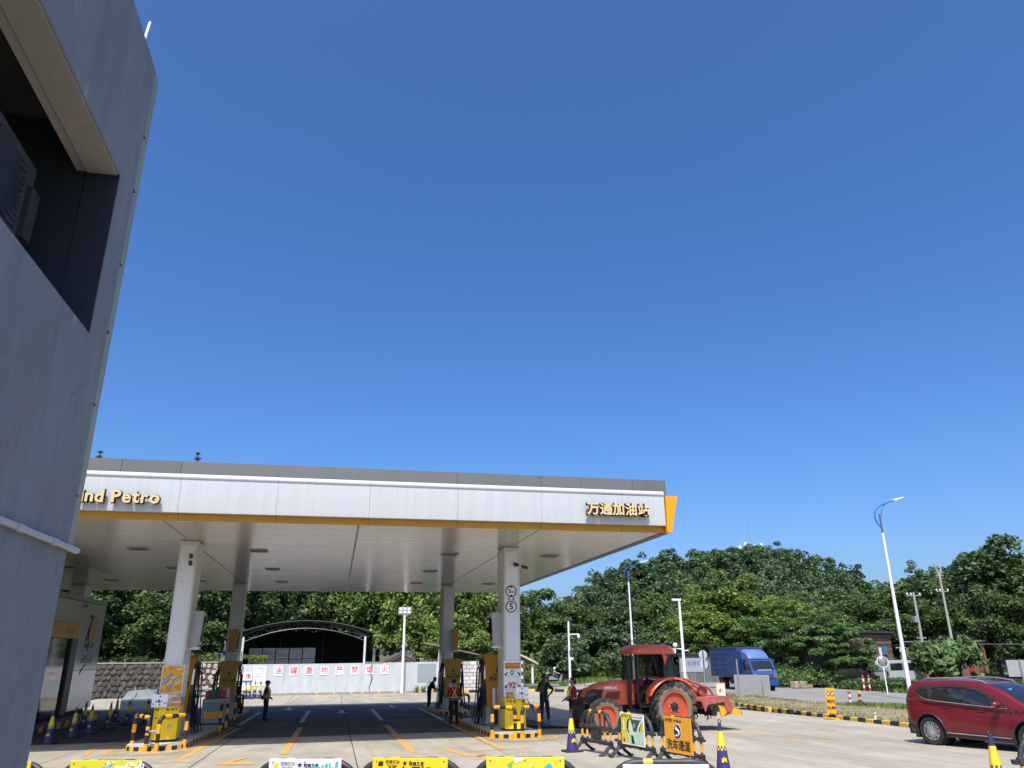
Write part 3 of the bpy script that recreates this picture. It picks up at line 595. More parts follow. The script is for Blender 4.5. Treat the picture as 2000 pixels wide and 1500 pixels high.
# ================================================================ dispensers
M_pyel = pm('pump_yellow', rgb('#B8800C'), 0.4, 0, 0.07, 2, 0, 40, 0.25, (0.3, 0.2, 0.04))
M_pwht = pm('pump_white', (0.38, 0.38, 0.38), 0.4, 0, 0.06, 2, 0, 40, 0.3, (0.3, 0.28, 0.25))
def star(r, m, t, loc):
    pts = []
    for k in range(10):
        a = math.pi/2+k*math.pi/5; q = r if k % 2 == 0 else r*0.42; pts.append((loc[0]+q*math.cos(a), loc[2]+q*math.sin(a)))
    MB().prism(pts, loc[1]-0.004, loc[1], 'y').build('star_mark', m, t)
def dispenser(loc, label):
    t = thing('fuel_dispenser', label, 'fuel pump', loc)
    MB().bbox(-0.36, 0.36, 0.06, 1.05, 0.0, 0.62, 0.015).build('lower_body', M_pwht, t)
    MB().box(-0.10, 0.10, 0.055, 0.06, 0.02, 0.60).build('black_stripe', M_blk, t)
    MB().bbox(-0.33, 0.33, 0.08, 1.03, 0.62, 2.1, 0.02).build('upper_body', M_dgry, t)
    for y0, y1 in ((0.0, 0.07), (1.04, 1.11)):
        b = MB(); b.prism([(-0.34, 0.56), (0.34, 0.56), (0.40, 1.95), (0.46, 2.22), (0.46, 2.30), (-0.46, 2.30), (-0.46, 2.22), (-0.40, 1.95)], y0, y1, 'y'); b.build('end_panel', M_pyel, t)
    MB().bbox(-0.44, 0.44, 0.08, 1.03, 2.12, 2.34, 0.02).build('head', M_pyel, t)
    star(0.10, M_prn, t, (0.03, -0.001, 1.78)); text('lettering_text', 'KPSTAR', 0.07, M_prn, t, (0.03, -0.002, 1.62), offset=.002); text('lettering_text', '冠德五星', 0.15, M_prn, t, (0.03, -0.002, 1.49), offset=.004)
    for x in (-0.10, 0.08): MB().bbox(x-0.05, x+0.05, -0.012, 0.0, 0.62, 1.18, 0.008).build('white_strip', M_card, t)
    for s in (-1, 1):
        b = MB(); b.bbox(s*0.335-0.015, s*0.335+0.015, 0.15, 0.95, 1.45, 1.95, 0.006); b.build('display', M_glassd, t)
        for k in range(4):
            y = 0.2+0.2*k; x = s*0.40
            MB().tube([(s*0.3, y, 2.2), (s*0.42, y, 2.22), (s*(0.47+.03*k), y, 2.05), (s*(0.48+.03*k), y-0.02, 1.2), (s*(0.50+.02*k), y-0.03, 0.55+.05*k), (s*0.50, y+0.02, 0.2+.06*k), (s*0.47, y+0.06, 0.26+.06*k), (s*0.45, y+0.05, 0.7), (s*0.43, y+0.02, 1.12)], 0.015, 7).build('hose', M_rub, t, sm=True)
            MB().tube([(s*0.43, y, 1.20), (s*0.46, y+0.03, 1.05), (s*0.42, y+0.08, 0.98)], [0.03, 0.035, 0.02], 8).build('nozzle', [M_red, M_prn, pm('green_nozzle', (0.02, 0.16, 0.05), .5), M_sky][k], t)
        for k in range(5):
            y = 0.02+0.2*k; q = rng.uniform(-.08, .08)
            MB().tube([(s*0.44, y, 2.1), (s*(0.56+q), y-0.05, 1.7), (s*(0.60+q), y-0.08, 0.9), (s*(0.66+q), y-0.10, 0.35), (s*(0.74+q), y-0.14, 0.05), (s*(0.62+q), y-0.02, 0.03), (s*0.50, y+0.04, 0.45), (s*0.43, y+0.02, 1.1)], 0.019, 7).build('hose', M_rub, t, sm=True)
        MB().tube([(s*0.46, 0.02, 0.6), (s*0.50, 0.02, 2.75), (s*0.72, 0.02, 2.85)], 0.02, 8).build('hose_mast', M_blk, t)
    return t
dispenser((5.66, 28.2, 0.12), 'yellow fuel pump with hanging hoses behind the right front column'); dispenser((-4.95, 28.2, 0.12), 'yellow fuel pump with hanging hoses behind the left front column')
dispenser((5.80, 40.0, -0.12), 'yellow fuel pump with star panel in front of the right rear column'); dispenser((-4.86, 40.0, -0.12), 'yellow fuel pump with star panel in front of the left rear column')
def screen_box(loc, s, label, side=None):
    t = thing('column_screen', label, 'display', loc)
    b = MB(); b.prism([(0, 0), (0.10, -0.03), (0.42, 0.05), (0.50, 1.0), (0.46, 1.05), (0, 1.05)], -0.28, 0.28, 'y')
    b.v = [(v[0]*s, v[1], v[2]) for v in b.v]; b.build('casing', M_pwht, t)
    for yy in (-0.30, 0.28):
        b = MB(); b.prism([(0.05*s, 0.0), (0.36*s, 0.0), (0.48*s, 1.08), (0.0, 1.08)], yy, yy+0.02, 'y'); b.build('side_panel', side or M_pyel, t)
    b = MB(); b.prism([(0.435, 0.16), (0.445, 0.16), (0.505, 0.93), (0.495, 0.93)], -0.23, 0.23, 'y'); b.v = [(v[0]*s, v[1], v[2]) for v in b.v]; b.build('screen', M_glassd, t)
    MB().box(min(0.02*s, 0.4*s), max(0.02*s, 0.4*s), -0.2, 0.2, -0.09, -0.0).build('card_slot', M_card, t)
screen_box((6.0, 41.75, 2.62), 0.6, 'display box with yellow side on the right rear column'); screen_box((-5.2, 41.75, 2.62), 0.9, 'display box with yellow side on the left rear column')
screen_box((5.56, 27.0, 2.72), -0.75, 'display box on the left side of the right front column', M_pwht); screen_box((-4.55, 27.0, 2.75), 0.75, 'display box on the right side of the left front column', M_pwht)
# service cart by the left islands
t = thing('service_cart', 'grey service cart with red oil boxes between the left pumps', 'cart', (-4.45, 33.4, gz(33.4)), 0.0)
MB().bbox(-0.45, 0.45, 0, 0.6, 0.18, 1.05, 0.02).build('cabinet', pm('cart_grey', (0.30, 0.32, 0.34), .4), t); MB().box(-0.4, 0.4, -0.012, 0, 0.3, 0.92).build('door_panel', pm('cart_panel', (0.2, 0.26, 0.28), .4), t); MB().box(-0.36, 0.2, -0.018, -0.012, 0.34, 0.6).build('label_card', M_org, t)
for x in (-0.35, 0.35):
    for y in (0.1, 0.5): MB().lathe([(0.08, -0.02), (0.08, 0.02)], 14, 'x', (x, y, 0.08)).build('wheel', M_rub, t)
MB().tube([(0.5, 0.05, 0.9), (0.5, 0.05, 1.3), (0.5, 0.55, 1.3), (0.5, 0.55, 0.9)], 0.015, 8).build('handle', M_gry, t)
t = thing('product_tray', 'dark tray of red and green packs on the service cart', 'tray', (-4.45, 33.4, gz(33.4)+1.055)); MB().box(-0.4, 0.4, 0.05, 0.55, 0, 0.04).build('tray', M_dgry, t)
for i, m in enumerate((M_red, MATS['green_nozzle'], M_dgry, M_red)): MB().bbox(-0.38+0.19*i, -0.22+0.19*i, 0.1, 0.4, 0.042, 0.28+0.04*(i % 2), 0.01).build('pack', m, t)
# leaning squeegee pole at the right island
t = thing('squeegee', 'long black squeegee leaning against the right front rail', 'squeegee', (6.05, 26.0, 0.15)); MB().tube([(0.35, -0.8, 0.35), (0.05, 0.1, 1.15)], 0.014, 8).build('pole', M_blk, t); MB().bbox(-0.06, 0.14, 0.05, 0.12, 1.13, 1.17, 0.005).build('blade', M_rub, t)

# ================================================================ shop under the canopy
M_shop = pm('shop_panel', (0.62, 0.63, 0.65), 0.16, 0, 0.04, 0.6, 0, 30, 0.12, (0.4, 0.38, 0.36), spec=0.7)
sh = thing('station_shop', 'white panelled station shop with yellow door header under the canopy', 'building', (-11.0, 30.0, gz(36)-0.02))
def sbx(name, x0, x1, y0, y1, z0, z1, m, par=sh, bev=0.0):
    q = MB(); (q.bbox(x0, x1, y0, y1, z0, z1, bev) if bev else q.box(x0, x1, y0, y1, z0, z1)); return q.build(name, m, par)
sbx('back_wall', -6, -0.25, 0.1, 11.3, 0, 5.0, M_dark); sbx('roof', -6, 0.05, 0, 11.4, 5.02, 5.2, M_gry)
for i, (a, c) in enumerate(((8.0, 11.4),)):
    for j, (p, q) in enumerate(((0.5, 2.15), (2.15, 5.0))): sbx('wall_panel', -0.25, 0.0, a+.003, c, p+.004, q-.004, M_shop, bev=0.01)
sbx('wall_panel', -0.25, -0.003, 0.0, 8.0, 4.1, 5.0, M_shop, bev=0.01)
h_ = sbx('door_header', -0.2, 0.03, 1.0, 7.95, 3.45, 4.08, M_cyel); text('lettering_text', 'U U U U', 0.3, pm('gold_dark', rgb('#8a6a1e'), .5), h_, (0.032, 6.6, 3.75), (math.pi/2, 0, math.pi/2))
sbx('door', -0.2, -0.12, 1.0, 7.9, 0.4, 3.44, M_glassd); sbx('door_frame', -0.12, -0.02, 7.3, 7.9, 0.4, 3.44, M_dgry); sbx('door_frame', -0.12, -0.02, 4.5, 4.6, 0.4, 3.44, M_dgry)
sbx('plinth', -0.3, 0.45, 0, 11.6, 0.0, 0.28, M_conc2)
for i in range(23): sbx('kerb_stripe', 0.452, 0.475, 0.02+0.5*i, 0.5+0.5*i, 0.02, 0.26, M_yel if i % 2 else M_blk)
# emblem on the wall panel
em = sbx('emblem', 0.004, 0.02, 9.70, 9.72, 3.5, 3.52, M_gold)
eb = MB(); eb.T = Matrix.Translation((0, 9.75, 0)) @ Matrix.Diagonal((1, 1.7, 1, 1)) @ Matrix.Translation((0, -9.75, 0)); eb.prism([(9.45, 3.35), (9.5, 4.1), (9.65, 4.42), (9.85, 4.48), (10.0, 4.42), (10.08, 4.1), (10.02, 3.75), (9.9, 3.5), (9.86, 3.15), (9.80, 3.15), (9.76, 3.45), (9.70, 3.15), (9.62, 3.15), (9.58, 3.42)], 0.03, 0.05, 'x'); eb.build('emblem', pm('emblem_gold', rgb('#C98A18'), .4), sh)
for (y0, y1, z0, z1) in ((9.3, 9.5, 3.1, 3.3), (9.3, 9.55, 3.4, 3.55), (9.38, 9.5, 3.6, 3.9), (9.42, 9.7, 4.35, 4.5), (9.95, 10.15, 4.2, 4.35), (9.9, 10.05, 3.1, 3.3), (9.55, 9.62, 2.95, 3.2)): sbx('emblem_bar', 0.003, 0.028, 9.75+(y0-9.75)*1.7, 9.75+(y1-9.75)*1.7, z0, z1, M_prn)
text('lettering_text', '冠德石油', 0.42, pm('brush_gold', rgb('#6f5f30'), .5), sh, (0.006, 9.6, 2.58), (math.pi/2, 0, math.pi/2), offset=-.002)
eb = MB(); eb.tube([(0.012, 8.9, 1.95), (0.012, 9.1, 2.15), (0.012, 9.4, 2.32), (0.012, 9.75, 2.4)], [0.008, 0.02, 0.02, 0.006], 6); eb.build('red_stroke', M_red, sh)
sbx('camera', 0.05, 0.25, 7.7, 7.82, 4.75, 4.87, M_gry); sbx('poster', -0.1, -0.09, 2.0, 2.7, 1.3, 2.0, M_card)
# dispensing table with tanks right of the shop
t = thing('wash_table', 'pale covered table with tanks beside the shop', 'table', (-12.2, 52.0, gz(52)))
t.scale = (.75, .75, .85)
MB().bbox(0, 2.9, 0, 1.0, 0.0, 0.75, 0.02).build('counter', pm('pale_blue_grey', (0.34, 0.38, 0.40), .5), t); b = MB(); b.prism([(0.1, 0.75), (2.3, 0.75), (2.5, 0.95), (1.9, 1.3), (0.4, 1.2)], 0.1, 0.9, 'y'); b.build('cover', pm('clear_sheet', (0.42, 0.48, 0.50), .15), t); MB().box(2.5, 2.85, 0.2, 0.8, 0.76, 1.35).build('tank', pm('blue_tank', (0.06, 0.16, 0.22), .4), t)
MB().tube([(0.7, -0.15, 0.05), (1.0, -0.15, 1.45)], 0.03, 8).build('mop_handle', M_wht, t)
# ================================================================ near building on the left
def plaster(name, col):
    m = pm(name, col, 0.85, 0, 0.16, 1.1, 0.25, 25, 0.5, tuple(c*0.62 for c in col), (1.6, 1.6, 0.5), dscale=1.3)
    t = m.node_tree; N = t.nodes; L = t.links; bs = N['Principled BSDF']; src = bs.inputs['Base Color'].links[0].from_socket
    tc = N.new('ShaderNodeTexCoord'); n0 = N.new('ShaderNodeTexNoise'); n0.inputs['Scale'].default_value = 1.6; n0.inputs['Detail'].default_value = 6
    L.new(tc.outputs['Object'], n0.inputs[0]); ad = N.new('ShaderNodeMixRGB'); ad.blend_type = 'ADD'; ad.inputs[0].default_value = 0.75; L.new(tc.outputs['Object'], ad.inputs[1]); L.new(n0.outputs['Color'], ad.inputs[2])
    v = N.new('ShaderNodeTexVoronoi'); v.feature = 'DISTANCE_TO_EDGE'; v.inputs['Scale'].default_value = 0.8; L.new(ad.outputs[0], v.inputs['Vector'])
    c = N.new('ShaderNodeMapRange'); c.inputs[1].default_value = 0.0; c.inputs[2].default_value = 0.007; c.inputs[3].default_value = 0.5; c.inputs[4].default_value = 0.0; L.new(v.outputs['Distance'], c.inputs[0])
    n1 = N.new('ShaderNodeTexNoise'); n1.inputs['Scale'].default_value = 1.15; L.new(tc.outputs['Object'], n1.inputs[0]); k = N.new('ShaderNodeMapRange'); k.inputs[1].default_value = 0.52; k.inputs[2].default_value = 0.6; L.new(n1.outputs[0], k.inputs[0])
    mu = N.new('ShaderNodeMath'); mu.operation = 'MULTIPLY'; L.new(c.outputs[0], mu.inputs[0]); L.new(k.outputs[0], mu.inputs[1])
    mx = N.new('ShaderNodeMixRGB'); mx.inputs[2].default_value = (0.05, 0.05, 0.055, 1); L.new(mu.outputs[0], mx.inputs[0]); L.new(src, mx.inputs[1])
    # pale chipped spots and vertical stains
    n2 = N.new('ShaderNodeTexNoise'); n2.inputs['Scale'].default_value = 3.2; n2.inputs['Detail'].default_value = 9; mp = N.new('ShaderNodeMapping'); mp.inputs['Scale'].default_value = (1, 1.6, 0.55); L.new(tc.outputs['Object'], mp.inputs[0]); L.new(mp.outputs[0], n2.inputs[0])
    c2 = N.new('ShaderNodeMapRange'); c2.inputs[1].default_value = 0.66; c2.inputs[2].default_value = 0.74; c2.inputs[4].default_value = 0.75; L.new(n2.outputs[0], c2.inputs[0])
    m2 = N.new('ShaderNodeMixRGB'); m2.inputs[2].default_value = (0.34, 0.355, 0.37, 1); L.new(c2.outputs[0], m2.inputs[0]); L.new(mx.outputs[0], m2.inputs[1])
    n3 = N.new('ShaderNodeTexNoise'); n3.inputs['Scale'].default_value = 2.2; n3.inputs['Detail'].default_value = 8; n3.inputs['Roughness'].default_value = .7; mp3 = N.new('ShaderNodeMapping'); mp3.inputs['Scale'].default_value = (1, 3.2, 0.45); L.new(tc.outputs['Object'], mp3.inputs[0]); L.new(mp3.outputs[0], n3.inputs[0])
    c3 = N.new('ShaderNodeMapRange'); c3.inputs[1].default_value = 0.52; c3.inputs[2].default_value = 0.74; c3.inputs[4].default_value = 0.45; L.new(n3.outputs[0], c3.inputs[0])
    m3 = N.new('ShaderNodeMixRGB'); m3.inputs[2].default_value = (0.10, 0.105, 0.115, 1); L.new(c3.outputs[0], m3.inputs[0]); L.new(m2.outputs[0], m3.inputs[1])
    L.new(m3.outputs[0], bs.inputs['Base Color']); return m
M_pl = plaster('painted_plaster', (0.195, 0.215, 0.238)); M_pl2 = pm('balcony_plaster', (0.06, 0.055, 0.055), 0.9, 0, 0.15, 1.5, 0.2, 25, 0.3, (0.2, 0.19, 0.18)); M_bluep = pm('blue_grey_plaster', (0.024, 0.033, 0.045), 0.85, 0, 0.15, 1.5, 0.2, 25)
M_beam = pm('beam_plaster', (0.36, 0.33, 0.295), 0.9, 0, 0.12, 1.5, 0.3, 18, 0.3, (0.3, 0.26, 0.22))
WX = -1.913; WT = 0.24
nb = thing('grey_building', 'weathered blue grey plastered building with an open balcony on the left', 'building', (WX, 6.0, 0.0))
def nbx(name, x0, x1, y0, y1, z0, z1, m, bev=0): 
    q = MB(); q.T = Matrix.Translation((-WX, -6.0, 0)); (q.bbox(x0, x1, y0, y1, z0, z1, bev) if bev else q.box(x0, x1, y0, y1, z0, z1)); return q.build(name, m, nb)
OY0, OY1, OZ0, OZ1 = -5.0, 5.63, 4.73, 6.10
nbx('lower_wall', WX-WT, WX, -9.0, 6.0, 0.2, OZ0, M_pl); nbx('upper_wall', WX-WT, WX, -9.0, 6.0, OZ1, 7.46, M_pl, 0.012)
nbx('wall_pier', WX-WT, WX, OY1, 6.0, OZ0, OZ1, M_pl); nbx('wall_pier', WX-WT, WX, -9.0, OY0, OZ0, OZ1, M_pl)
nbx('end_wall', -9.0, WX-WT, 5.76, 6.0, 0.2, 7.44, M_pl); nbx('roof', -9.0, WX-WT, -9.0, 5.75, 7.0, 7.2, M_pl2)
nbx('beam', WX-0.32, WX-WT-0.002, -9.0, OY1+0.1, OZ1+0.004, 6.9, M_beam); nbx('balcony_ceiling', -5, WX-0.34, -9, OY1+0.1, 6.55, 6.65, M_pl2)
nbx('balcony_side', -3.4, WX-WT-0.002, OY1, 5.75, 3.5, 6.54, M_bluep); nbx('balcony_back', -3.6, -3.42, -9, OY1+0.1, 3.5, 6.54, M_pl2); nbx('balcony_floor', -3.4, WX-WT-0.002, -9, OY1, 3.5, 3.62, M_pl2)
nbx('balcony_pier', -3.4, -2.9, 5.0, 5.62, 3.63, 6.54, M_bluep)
nbx('opening_reveal', WX-WT, WX-0.004, OY1-0.012, OY1-0.001, OZ0+0.001, OZ1-0.006, M_bluep); nbx('opening_soffit', WX-WT, WX-0.02, -5.0, OY1-0.013, OZ1-0.012, OZ1-0.001, M_beam)
# olive corner strip with clips, conduit and pipe
q = MB(); q.T = Matrix.Translation((-WX, -6.0, 0)); q.prism([(6.02, 3.22), (6.15, 3.22), (6.15, 7.42), (6.14, 7.45), (6.11, 7.47), (6.02, 7.47)], WX-0.5, WX-0.012, 'x'); q.build('corner_strip', pm('olive_sheet', (0.29, 0.29, 0.22), .5, 0, .1, 2, 0, 40, .3, (.12, .12, .1)), nb)
for z in (3.6, 4.3, 4.9, 5.5, 6.2, 6.75): nbx('clip', WX-0.03, WX+0.004, 5.975, 6.03, z, z+0.009, M_blk)
pb = MB(); pb.T = Matrix.Translation((-WX, -6.0, 0)); pb.tube([(WX+0.034, -9, 3.25), (WX+0.034, 6.10, 3.22)], 0.022, 12); pb.build('drain_pipe', pm('pvc_white', (0.38, 0.40, 0.42), .4), nb, sm=True)
for y in (1.2, 3.1, 5.0, 5.6): q = MB(); q.T = Matrix.Translation((-WX, -6.0, 0)); q.lathe([(0.026, -0.05), (0.026, 0.05)], 14, 'y', (WX+0.034, y, 3.25-0.03*(y+9)/15.1)); q.build('pipe_coupling', MATS['pvc_white'], nb)
q = MB(); q.T = Matrix.Translation((-WX, -6.0, 0)); q.cyl((WX-0.03, 5.64, 7.4), (WX-0.04, 5.74, 7.76), 0.011); q.build('roof_rod', M_wht, nb)
# air conditioner on the balcony
t = thing('air_conditioner', 'dark outdoor air conditioner unit on the balcony', 'air conditioner', (-2.55, 4.92, 5.20)); MB().bbox(-0.2, 0.16, -0.5, 0.48, 0, 0.72, 0.03).build('casing', pm('ac_dark', (0.06, 0.065, 0.075), .45), t)
for k in range(12): MB().box(0.162, 0.172, -0.46, 0.3, 0.06+0.05*k, 0.085+0.05*k).build('grille_slat', M_dgry, t)
MB().lathe([(0.26, 0), (0.28, 0.02)], 24, 'x', (0.165, -0.05, 0.36)).build('fan_ring', M_blkp, t); MB().box(0.1, 0.2, 0.36, 0.5, 0.1, 0.5).build('side_cover', M_dgry, t)
for y in (-0.35, 0.3): MB().box(-0.2, 0.16, y-.03, y+.03, -0.12, -0.002).build('bracket', M_dgry, t)
t = thing('hanging_wire', 'short loose cable hanging inside the balcony', 'cable', (-2.9, 4.2, 6.2)); MB().tube([(0.0, -0.9, 0.05), (0.02, -0.4, -0.1), (0.05, 0.0, -0.16), (0.05, 0.1, -0.2)], 0.012, 6).build('cable', M_blk, t)

# ================================================================ back walls
def wall_mat(name, col): return pm(name, col, 0.85, 0, 0.14, 0.9, 0.2, 12, 0.45, tuple(c*0.62 for c in col), (1.3, 1, 0.45), dscale=1.1)
M_ww = wall_mat('white_washed', (0.50, 0.53, 0.55))
zb = -0.67
wl = thing('white_wall', 'long whitewashed wall with red safety characters behind the forecourt', 'wall', (0, 69.0, zb))
b = MB(); x0 = -7.6; xs_ = [x0, -4, 0.2, 4.3, 9.3]
for a, c in zip(xs_, xs_[1:]): MB().bbox(a+.004, c-.004, 0, 0.25, 0, 2.42+rng.uniform(-.02, .02), 0.01).build('wall_section', M_ww, wl)
MB().box(x0, 9.3, -0.12, 0.0-0.003, 0, 0.16).build('wall_footing', M_conc2, wl)
for x in (-1.3, 0.1, 1.5, 2.4, 3.8, 5.1, 5.9, 7.2, 8.2): MB().bbox(x-0.11, x+0.11, -0.3, -0.13, 0.0, 0.15, 0.03).build('yellow_marker', M_yel, wl)
MB().box(6.95, 8.55, -0.012, -0.002, 0.8, 2.3).build('grey_patch', pm('grey_patch', (0.27, 0.31, 0.33), .8, 0, .08, 3), wl)
b = MB(); b.tube([(3.1, -0.006, 2.3), (3.0, -0.006, 1.6), (3.15, -0.006, 1.2), (2.95, -0.006, 0.5), (2.98, -0.006, 0.1)], [0.05, 0.035, 0.05, 0.03, 0.02], 5); b.build('crack', M_dgry, wl)
MB().box(2.5, 4.0, -0.05, 0.3, 2.44, 2.5).build('coping_slab', M_conc2, wl)
for k, ch in enumerate('油罐重地严禁烟火'):
    x = -4.5+1.235*k
    t = thing('character_plate', ['first', 'second', 'third', 'fourth', 'fifth', 'sixth', 'seventh', 'last'][k]+' red character plate from the left on the whitewashed wall', 'sign', (x, 68.97, zb+1.86)); MB().box(-0.33, 0.33, 0, 0.02, -0.34, 0.34).build('plate', M_card, t); text('character', ch, 0.60, M_red, t, (0, -0.003, 0), offset=0.005)
t = thing('notice_board', 'white notice board with rows of small text on the wall', 'sign', (-5.95, 68.96, zb+0.75)); MB().box(-0.5, 0.5, 0, 0.03, 0, 1.5).build('board', M_card, t)
for r_ in range(6): text('lettering_text', ['安全管理规定', '一二三四五', '进站须知', '注意安全防火', '○ ○ ○ ○', '禁止 吸烟'][r_], 0.15, M_gry if r_ < 4 else M_prn, t, (0, -0.003, 1.35-0.22*r_))
t = thing('prohibition_sign', 'white sign with two red prohibition rings on the wall', 'sign', (-7.0, 68.9, zb+1.2)); MB().box(-0.75, 0.5, 0, 0.03, 0, 0.62).build('board', M_card, t); MB().box(-0.75, 0.5, 0, 0.03, -0.75, -0.02).build('lower_board', pm('pale_board', (0.62, .7, .76), .5), t); MB().box(-0.75, 0.5, -0.004, 0, -0.16, -0.03).build('blue_band', pm('band_blue', rgb('#4a6f9a'), .5), t)
for x in (-0.4, 0.2):
    MB().tube([(x+0.17*math.cos(a), -0.006, 0.32+0.17*math.sin(a)) for a in np.linspace(0, 6.2832, 21)[:-1]], 0.022, 5, closed=True).build('ring_mark', M_red, t); MB().tube([(x-0.12, -0.008, 0.44), (x+0.12, -0.008, 0.20)], 0.018, 5).build('slash_mark', M_red, t); MB().box(x-0.06, x+0.06, -0.004, -0.001, 0.24, 0.42).build('figure_mark', M_prn, t)
# stone retaining wall
def polystone(r_, seed):
    q = random.Random(seed); n = 9; pts = []
    for k in range(n): a = 2*math.pi*k/n+q.uniform(-.15, .15); rr = q.uniform(0.86, 1.05); pts.append((0.5*rr*math.cos(a), 0.5*rr*math.sin(a)))
    b = MB(); vs = [(x, 0.05, z) for x, z in pts]+[(x*0.97, -0.05, z*0.97) for x, z in pts]+[(x*0.72, -0.11, z*0.72) for x, z in pts]; fs = []
    for s in (0, 1):
        for k in range(n): fs.append((s*n+k, s*n+(k+1) % n, (s+1)*n+(k+1) % n, (s+1)*n+k))
    fs.append(tuple(2*n+k for k in range(n))); b.add(vs, fs); return b
M_stone = pm('wall_stone', (0.38, 0.33, 0.26), 0.9, 0, 0.25, 3, 0.5, 12, 0.3, (0.2, 0.17, 0.14), rnd=0.35); M_stone_shade = pm('shade_dark_stone', (0.085, 0.08, 0.068), 0.95, 0, 0.3, 3, 0.5, 12, 0.4, (0.04, 0.045, 0.03), rnd=0.35); M_mort = pm('mortar', (0.085, 0.075, 0.065), 0.95, 0, 0.3, 3, 0.4, 15)  # the dark stone is wall_stone again with shade put into its colour
sw = thing('stone_wall', 'rough stone retaining wall left of the whitewashed wall', 'stone wall', (-7.7, 70.0, zb))
MB().box(-13.5, 0, 0, 0.5, 0, 2.55).build('wall_core', M_mort, sw); MB().box(-13.6, 0.05, -0.06, 0.55, 2.56, 2.66).build('coping', M_conc2, sw)
pr = [polystone(1, s).build('stone', M_stone, sw) for s in range(5)]; prd = [polystone(1, s+9).build('stone', M_stone_shade, sw) for s in range(5)]; used = set(); usedd = set()
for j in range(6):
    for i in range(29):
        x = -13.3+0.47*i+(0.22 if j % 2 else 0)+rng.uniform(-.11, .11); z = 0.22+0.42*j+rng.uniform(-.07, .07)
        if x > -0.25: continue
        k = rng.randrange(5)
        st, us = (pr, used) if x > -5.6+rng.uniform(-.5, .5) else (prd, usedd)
        if k in us: o = st[k].copy(); COL.objects.link(o)
        else: o = st[k]; us.add(k)
        o.location = (x, 0, z); o.rotation_euler = (0, rng.uniform(0, 6.28), 0); o.scale = (rng.uniform(.34, .58), rng.uniform(.7, 1.4), rng.uniform(.30, .48))
sw2 = thing('shaded_stone_wall', 'shaded stone wall with pipe rails beside the shop', 'stone wall', (-21.3, 62.0, zb))
MB().box(-12, 4, 8.6, 9.0, 0, 2.5).build('wall_core', M_mort, sw2)
for j in range(5):
    for i in range(24):
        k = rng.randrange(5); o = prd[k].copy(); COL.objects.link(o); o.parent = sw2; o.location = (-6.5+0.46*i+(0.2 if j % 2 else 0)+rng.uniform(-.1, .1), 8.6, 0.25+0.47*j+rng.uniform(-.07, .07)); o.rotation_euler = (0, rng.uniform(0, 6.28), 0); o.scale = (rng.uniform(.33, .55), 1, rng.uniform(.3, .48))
for z in (0.85, 0.5): t = thing('pipe_rail', 'upper grey pipe rail along the shaded stone wall' if z > .6 else 'lower grey pipe rail along the shaded stone wall', 'pipe', (-13.5, 60, zb+z)); MB().tube([(0, 0, 0), (6.2, 2.5, 0)], 0.07, 10).build('pipe', M_gry, t); MB().cyl((3, 1.2, -z+.02), (3, 1.2, 0), 0.05).build('stand', M_gry, t)
# block wall behind the right pumps
M_blockm = pm('pale_block', (0.55, 0.53, 0.49), 0.9, 0, 0.15, 4, 0.4, 20, 0.45, (0.25, 0.24, 0.22), rnd=0.2)
bw = thing('block_wall', 'wall of pale concrete blocks behind the right pumps', 'wall', (9.4, 69.2, zb)); MB().box(0, 7.0, 0.02, 0.2, 0, 2.5).build('wall_core', M_mort, bw)
pb0 = None
for j in range(8):
    for i in range(12):
        xc = 0.3+0.6*i-(0.3 if j % 2 else 0); 
        if xc < 0.28 or xc > 6.8: continue
        if pb0 is None: o = pb0 = MB().bbox(-0.285, 0.285, -0.03, 0.1, 0.0, 0.275, 0.02).build('block', M_blockm, bw)
        else: o = pb0.copy(); COL.objects.link(o)
        o.location = (xc, rng.uniform(-.012, .012), 0.02+0.305*j)
# arched storage shed with stacked blocks
M_steel = pm('shed_steel', (0.09, 0.095, 0.10), 0.45, 0.3, 0.15, 2)
zs = -0.5
sd = thing('arched_shed', 'open shed with arched steel truss roof above the whitewashed wall', 'shed', (-2.9, 80.0, zs))
hw, zs0, zs1 = 5.8, 4.6, 6.0
def archz(u, z0, z1): return z0+(z1-z0)*(1-u*u)
rf = MB(); n = 24; vs = []; fs = []
for j, y in enumerate((-0.4, 11)):
    for i in range(n+1):
        u = -1+2*i/n; vs.append((u*(hw+0.9), y, archz(u, zs0+0.28, zs1+0.12)))
fs = [(i, i+1, n+2+i, n+1+i) for i in range(n)]; vs2 = [(v[0], v[1], v[2]-0.05) for v in vs]
rf.add(vs+vs2, fs+[tuple(reversed([q+len(vs) for q in f])) for f in fs]+[(i, i+len(vs), i+1+len(vs), i+1) for i in range(n)]+[(n+1+i, n+2+i, n+2+i+len(vs), n+1+i+len(vs)) for i in range(n)]); rf.build('roof', pm('green_sheet', (0.10, 0.13, 0.11), .6), sd)
b = MB(); N_ = 14; up = [(-hw+2*hw*k/N_, 0, archz(-1+2*k/N_, zs0+0.15, zs1)) for k in range(N_+1)]; lo = [(p[0], 0, p[2]-0.62) for p in up]
for P in (up, lo): b.tube(P, 0.042, 6)
b.build('truss_chords', M_steel, sd)
for k in range(N_): MB().tube([lo[k], up[k+1]] if k % 2 else [up[k], lo[k+1]], 0.03, 5).build('truss_web', M_steel, sd)
for k in range(N_+1): MB().tube([lo[k], up[k]], 0.025, 5).build('truss_web', M_steel, sd)
for x in (-hw, hw-0.1): MB().tube([(x, 0, 0), (x, 0, 4.6)], 0.11, 8).build('post', M_wht, sd)
for x, y in ((hw+0.2, 5), (hw+0.1, 10), (-hw, 10), (-3, 10), (1.5, 10)): MB().tube([(x, y, 0), (x, y, 4.8)], 0.07, 8).build('post', M_steel, sd)
